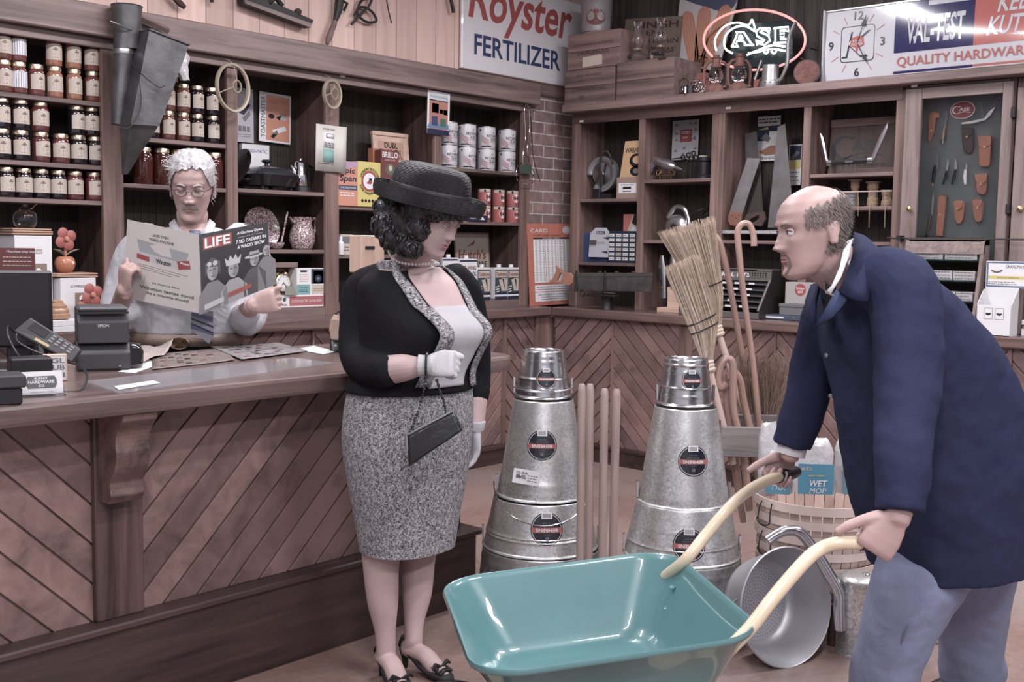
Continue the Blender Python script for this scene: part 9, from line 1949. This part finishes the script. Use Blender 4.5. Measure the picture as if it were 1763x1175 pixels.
hair_cap(Od, MO, oo, HWm, cO, lambda z, a: .006+.007*max(0, min(1, (z-.05)/.05))+.0015*math.sin(a*9+z*60), 900, .024, 5, None, .0008, lambda p: V((-.8, .5, -.15)) if p.z > .07 else V((0, .6, -.6)))
# glasses
gl = MB(mat('thin_dark_rim', (.05, .045, .045), .3, .8))
for s in (-1, 1):
	gl.tube([MO @ V((s*.030+.021*math.cos(q), -.097+.01*abs(math.cos(q))*(1 if math.cos(q)*s > 0 else 0), .000+.014*math.sin(q))) for q in [2*PI*i/24 for i in range(25)]], .0011, 6); gl.tube([MO @ V(v) for v in ((s*.051, -.088, .004), (s*.068, -.06, .008), (s*.082, .0, .010))], .0012, 6)
gl.tube([MO @ V(v) for v in ((-.009, -.098, .002), (0, -.103, .006), (.009, -.098, .002))], .0012, 6); gl.build('glasses_frame', Od)
# shirt
SHT = cloth('white_cotton_shirt', (.46, .45, .49), .15, 900, .5, 6); s = MB(SHT)
stack(s, [(g(331, 392, 4.80), lo, fo, .095, .085, .09), (g(331, 402, 4.80), lo, fo, .17, .10, .10), (g(330, 418, 4.80), lo, fo, .235, .12, .12), (g(329, 450, 4.80), lo, fo, .245, .15, .13), (g(327, 500, 4.80), lo, fo, .235, .165, .13), (g(325, 545, 4.80), lo, fo, .228, .17, .13), (g(323, 572, 4.80), lo, fo, .225, .165, .13)], 40, 5, 2.3)
limb(s, [g(255, 412, 4.82), g(232, 440, 4.84), g(212, 490, 4.84), g(200, 545, 4.80), g(208, 552, 4.72), g(222, 540, 4.66)], [.075, .082, .078, .072, .066, .052], 18)
limb(s, [g(408, 412, 4.82), g(432, 445, 4.84), g(440, 500, 4.84), g(428, 548, 4.78), g(420, 548, 4.70), g(428, 540, 4.64)], [.075, .082, .076, .070, .062, .050], 18)
crease(fuse(s.build('shirt', Od), .006, 4), .016, .09)
co_ = MB(SHT)
for sg in (-1, 1): co_.rings([[g(331+sg*30, 378, 4.76), g(331+sg*40, 386, 4.72)], [g(331+sg*22, 395, 4.69), g(331+sg*34, 404, 4.665)], [g(331+sg*6, 403, 4.655), g(331+sg*18, 416, 4.645)]], None, False, False, False)
co_.build('shirt_collar', Od, solid=.008, sm=80)
TB = col('tie_blue', 92, 98, 138, .45); TS = col('tie_silver', 150, 152, 172, .45); TN = col('tie_navy', 44, 48, 92, .45)
kn = MB(TB); kn.rings([[g(326, 398, 4.655), g(345, 398, 4.655)], [g(330, 410, 4.64), g(341, 410, 4.64)]], None, False, False, False); kn.build('tie_knot', Od, solid=.014)
te = MB(TS); q0, q1, q2, q3, q4 = g(330, 536, 4.585), g(367, 536, 4.585), g(368, 578, 4.585), g(360, 592, 4.585), g(329, 568, 4.585); te.quad([q0, q4, q3, q2, q1])
for a, bq, m in ((.0, .22, TB), (.36, .44, TN), (.62, .70, TN), (.72, .92, TB)): te.quad([q0.lerp(q4, a)-FH*.002, q0.lerp(q4, bq)-FH*.002, q1.lerp(q2, min(1, bq+.25))-FH*.002, q1.lerp(q2, a+.25 if a+.25 < 1 else 1)-FH*.002], m)
te.build('tie', Od, solid=.006)
bl_ = MB(mat('tan_belt', (.20, .145, .125), .5, bump=.2, bscale=90)); bl_.rings([[g(323, y, 4.80)+lo*(.236*math.sin(a))+fo*(.178*math.cos(a)) for a in [2*PI*i/40 for i in range(40)]] for y in (571, 591)], None, False, False); bl_.build('belt', Od, solid=.006, sm=80)
bk_ = MB(mat('old_brass', (.16, .11, .075), .35, .8)); bk_.lathe([(.042, 0), (.044, .003), (.038, .006), (.034, .004), (0, .005)], 26, sy=.62, M=MT(g(323, 585, 4.80)+fo*.186) @ fo.to_track_quat('Z', 'Y').to_matrix().to_4x4()); bk_.build('belt_buckle', Od)
tr = MB(cloth('dark_denim', (.016, .018, .032), .3, 900, .3, 7)); stack(tr, [(g(323, 575, 4.80), lo, fo, .226, .168, .135), (g(323, 620, 4.81), lo, fo, .235, .17, .15), (g(323, 700, 4.82), lo, fo, .23, .16, .16)], 36, 4, 2.3);
for sg in (-1, 1): limb(tr, [g(323, 680, 4.82)+lo*sg*.11, V((0, 0, .5))+lo*sg*.12+(g(323, 680, 4.82)*.0), V((0, 0, .03))+lo*sg*.13], [.12, .09, .08], 16)
tr.build('trousers', Od, sm=70)
# magazine
mp = ond(342, 470, 4.46); MG = thing('magazine', 'open vintage magazine held up by the white haired person', 'magazine', mp); f = lambda x, y, d: ond(x, y, d)-mp
def page(c00, c10, c11, c01, bow):
	def P_(u, v, e=0): p = c00.lerp(c10, u).lerp(c01.lerp(c11, u), v); return p+FH*(-bow*math.sin(PI*u)-e)
	return P_
LP_ = page(f(219, 378, 4.60), f(342, 404, 4.46), f(347, 541, 4.46), f(212, 512, 4.60), .0012); RP_ = page(f(343, 404, 4.46), f(462, 382, 4.60), f(465, 494, 4.60), f(348, 541, 4.46), .0012)
PAPER = mat('aged_magazine_paper', C(196, 186, 184), .5); COVER = col('cover_black', 40, 38, 44, .3, coat=.3)
def pmesh(P_, m):
	mb = MB(m); mb.rings([[P_(u/10, v/8) for u in range(11)] for v in range(9)], m, False, False, False); mb.rings([[P_(u/10, v/8, -.004) for u in range(11)][::-1] for v in range(9)], PAPER, False, False, False); return mb
def pg(mb, P_, pts, m, e=.0012): mb.add([P_(u, v, e*.6) for u, v in pts], [tuple(range(len(pts)))], m, None, False)
def ptx(mb, P_, s, u, v, hh, ww, m, shear=0, e=.0022, bold=.02):
	vs, fs, x0, x1, y0, y1 = txt(s, bold); mb.add([P_(u+((x-x0)/(x1-x0)-.5)*ww+shear*((y-y0)/(y1-y0)-.5)*hh, v-((y-y0)/(y1-y0)-.5)*hh, e*.6) for x, y in vs], fs, m, None, False)
def el(u, v, a, b, n=20): return [(u+a*math.cos(2*PI*i/n), v+b*math.sin(2*PI*i/n)) for i in range(n)]
m = pmesh(LP_, PAPER); INK = col('ad_ink', 96, 92, 96, .6); CR = col('ad_red', 170, 66, 60, .5); CG = col('ad_grey', 150, 154, 160, .5)
ptx(m, LP_, '...AND THEN', .47, .13, .035, .24, INK); ptx(m, LP_, 'THERE WAS ONE', .49, .19, .035, .34, INK)
pg(m, LP_, [(.15, .22), (.86, .27), (.80, .42), (.20, .38)], CG); pg(m, LP_, [(.20, .37), (.80, .41), (.82, .49), (.17, .46)], col('ad_pale', 180, 178, 182, .5), .0016); pg(m, LP_, [(.16, .40), (.33, .42), (.33, .48), (.16, .46)], CR, .002); pg(m, LP_, [(.70, .40), (.86, .36), (.88, .46), (.72, .50)], CR, .002)
ptx(m, LP_, 'Winston', .52, .45, .06, .20, MKI, e=.0026); ptx(m, LP_, 'Winston', .80, .41, .03, .12, MWH, e=.0026)
for k in range(3): pg(m, LP_, [(.18, .525+.024*k), (.84-.1*k, .56+.024*k), (.84-.1*k, .565+.024*k), (.18, .53+.024*k)], INK)
ptx(m, LP_, 'it\'s what\'s up front', .55, .74, .03, .35, INK); ptx(m, LP_, 'Winston tastes good', .56, .82, .055, .70, INK, bold=.03); ptx(m, LP_, 'like a cigarette should!', .57, .88, .045, .55, INK, bold=.03)
m.build('back_cover', MG, sm=80)
m = pmesh(RP_, COVER); pg(m, RP_, [(.05, .05), (.46, .05), (.46, .21), (.05, .21)], CR); ptx(m, RP_, 'LIFE', .255, .13, .125, .36, MWH, e=.003, bold=.05)
ptx(m, RP_, 'A Glorious Opera', .73, .09, .05, .38, MWH); ptx(m, RP_, 'presented in 12 Evenings', .73, .145, .025, .36, CG); ptx(m, RP_, '7 SID CAESARS IN', .74, .205, .05, .44, MWH); ptx(m, RP_, 'A WACKY SHOW', .74, .28, .05, .40, MWH)
G1, G2, G3, G4 = [col('photo_grey%d' % i, q, q-2, q+2, .4) for i, q in enumerate((150, 118, 78, 176))]
def fig(u, v, s, hat, body):
	pg(m, RP_, [(u-.20*s, 1.0), (u-.19*s, v+.30*s), (u-.07*s, v+.17*s), (u+.07*s, v+.17*s), (u+.19*s, v+.30*s), (u+.20*s, 1.0)], body, .0014); pg(m, RP_, el(u, v+.04*s, .075*s, .115*s), G1, .0020); pg(m, RP_, el(u+.03*s, v+.06*s, .035*s, .085*s), G2, .0023)
	pg(m, RP_, [(u-.045*s, v+.02*s), (u-.01*s, v+.015*s), (u-.01*s, v+.03*s), (u-.045*s, v+.035*s)], G3, .0026); pg(m, RP_, [(u+.015*s, v+.015*s), (u+.05*s, v+.02*s), (u+.05*s, v+.035*s), (u+.015*s, v+.03*s)], G3, .0026); pg(m, RP_, [(u-.03*s, v+.10*s), (u+.035*s, v+.10*s), (u, v+.115*s)], G3, .0026)
	if hat == 'cap': pg(m, RP_, [(u-.10*s, v+.10*s), (u-.10*s, v-.06*s), (u, v-.13*s), (u+.11*s, v-.06*s), (u+.11*s, v+.12*s), (u+.07*s, v+.0*s), (u-.06*s, v-.02*s)], G3, .003); [pg(m, RP_, el(u+q*s, v-.05*s, .032*s, .03*s), G4, .0034) for q in (-.04, .04)]
	if hat == 'crown': pg(m, RP_, [(u-.10*s, v-.02*s), (u-.12*s, v-.14*s), (u-.07*s, v-.09*s), (u-.04*s, v-.16*s), (u, v-.10*s), (u+.04*s, v-.16*s), (u+.07*s, v-.09*s), (u+.12*s, v-.14*s), (u+.10*s, v-.02*s)], G4, .003)
	if hat == 'straw': pg(m, RP_, el(u-.01*s, v-.03*s, .16*s, .03*s), G4, .003); pg(m, RP_, [(u-.09*s, v-.03*s), (u-.08*s, v-.11*s), (u+.08*s, v-.11*s), (u+.09*s, v-.03*s)], G1, .0034); pg(m, RP_, [(u-.09*s, v-.035*s), (u+.09*s, v-.035*s), (u+.088*s, v-.06*s), (u-.088*s, v-.06*s)], G3, .0038)
fig(.96, .40, .7, None, G2); fig(.78, .48, .85, 'straw', G3); fig(.47, .52, 1.0, 'crown', G1); fig(.17, .46, 1.05, 'cap', G2)
pg(m, RP_, [(.38, .86), (.72, .84), (.72, .90), (.38, .92)], CR, .003); pg(m, RP_, [(.04, .90), (.32, .88), (.32, .95), (.04, .97)], G4, .0036)
m.build('front_cover', MG, sm=80)
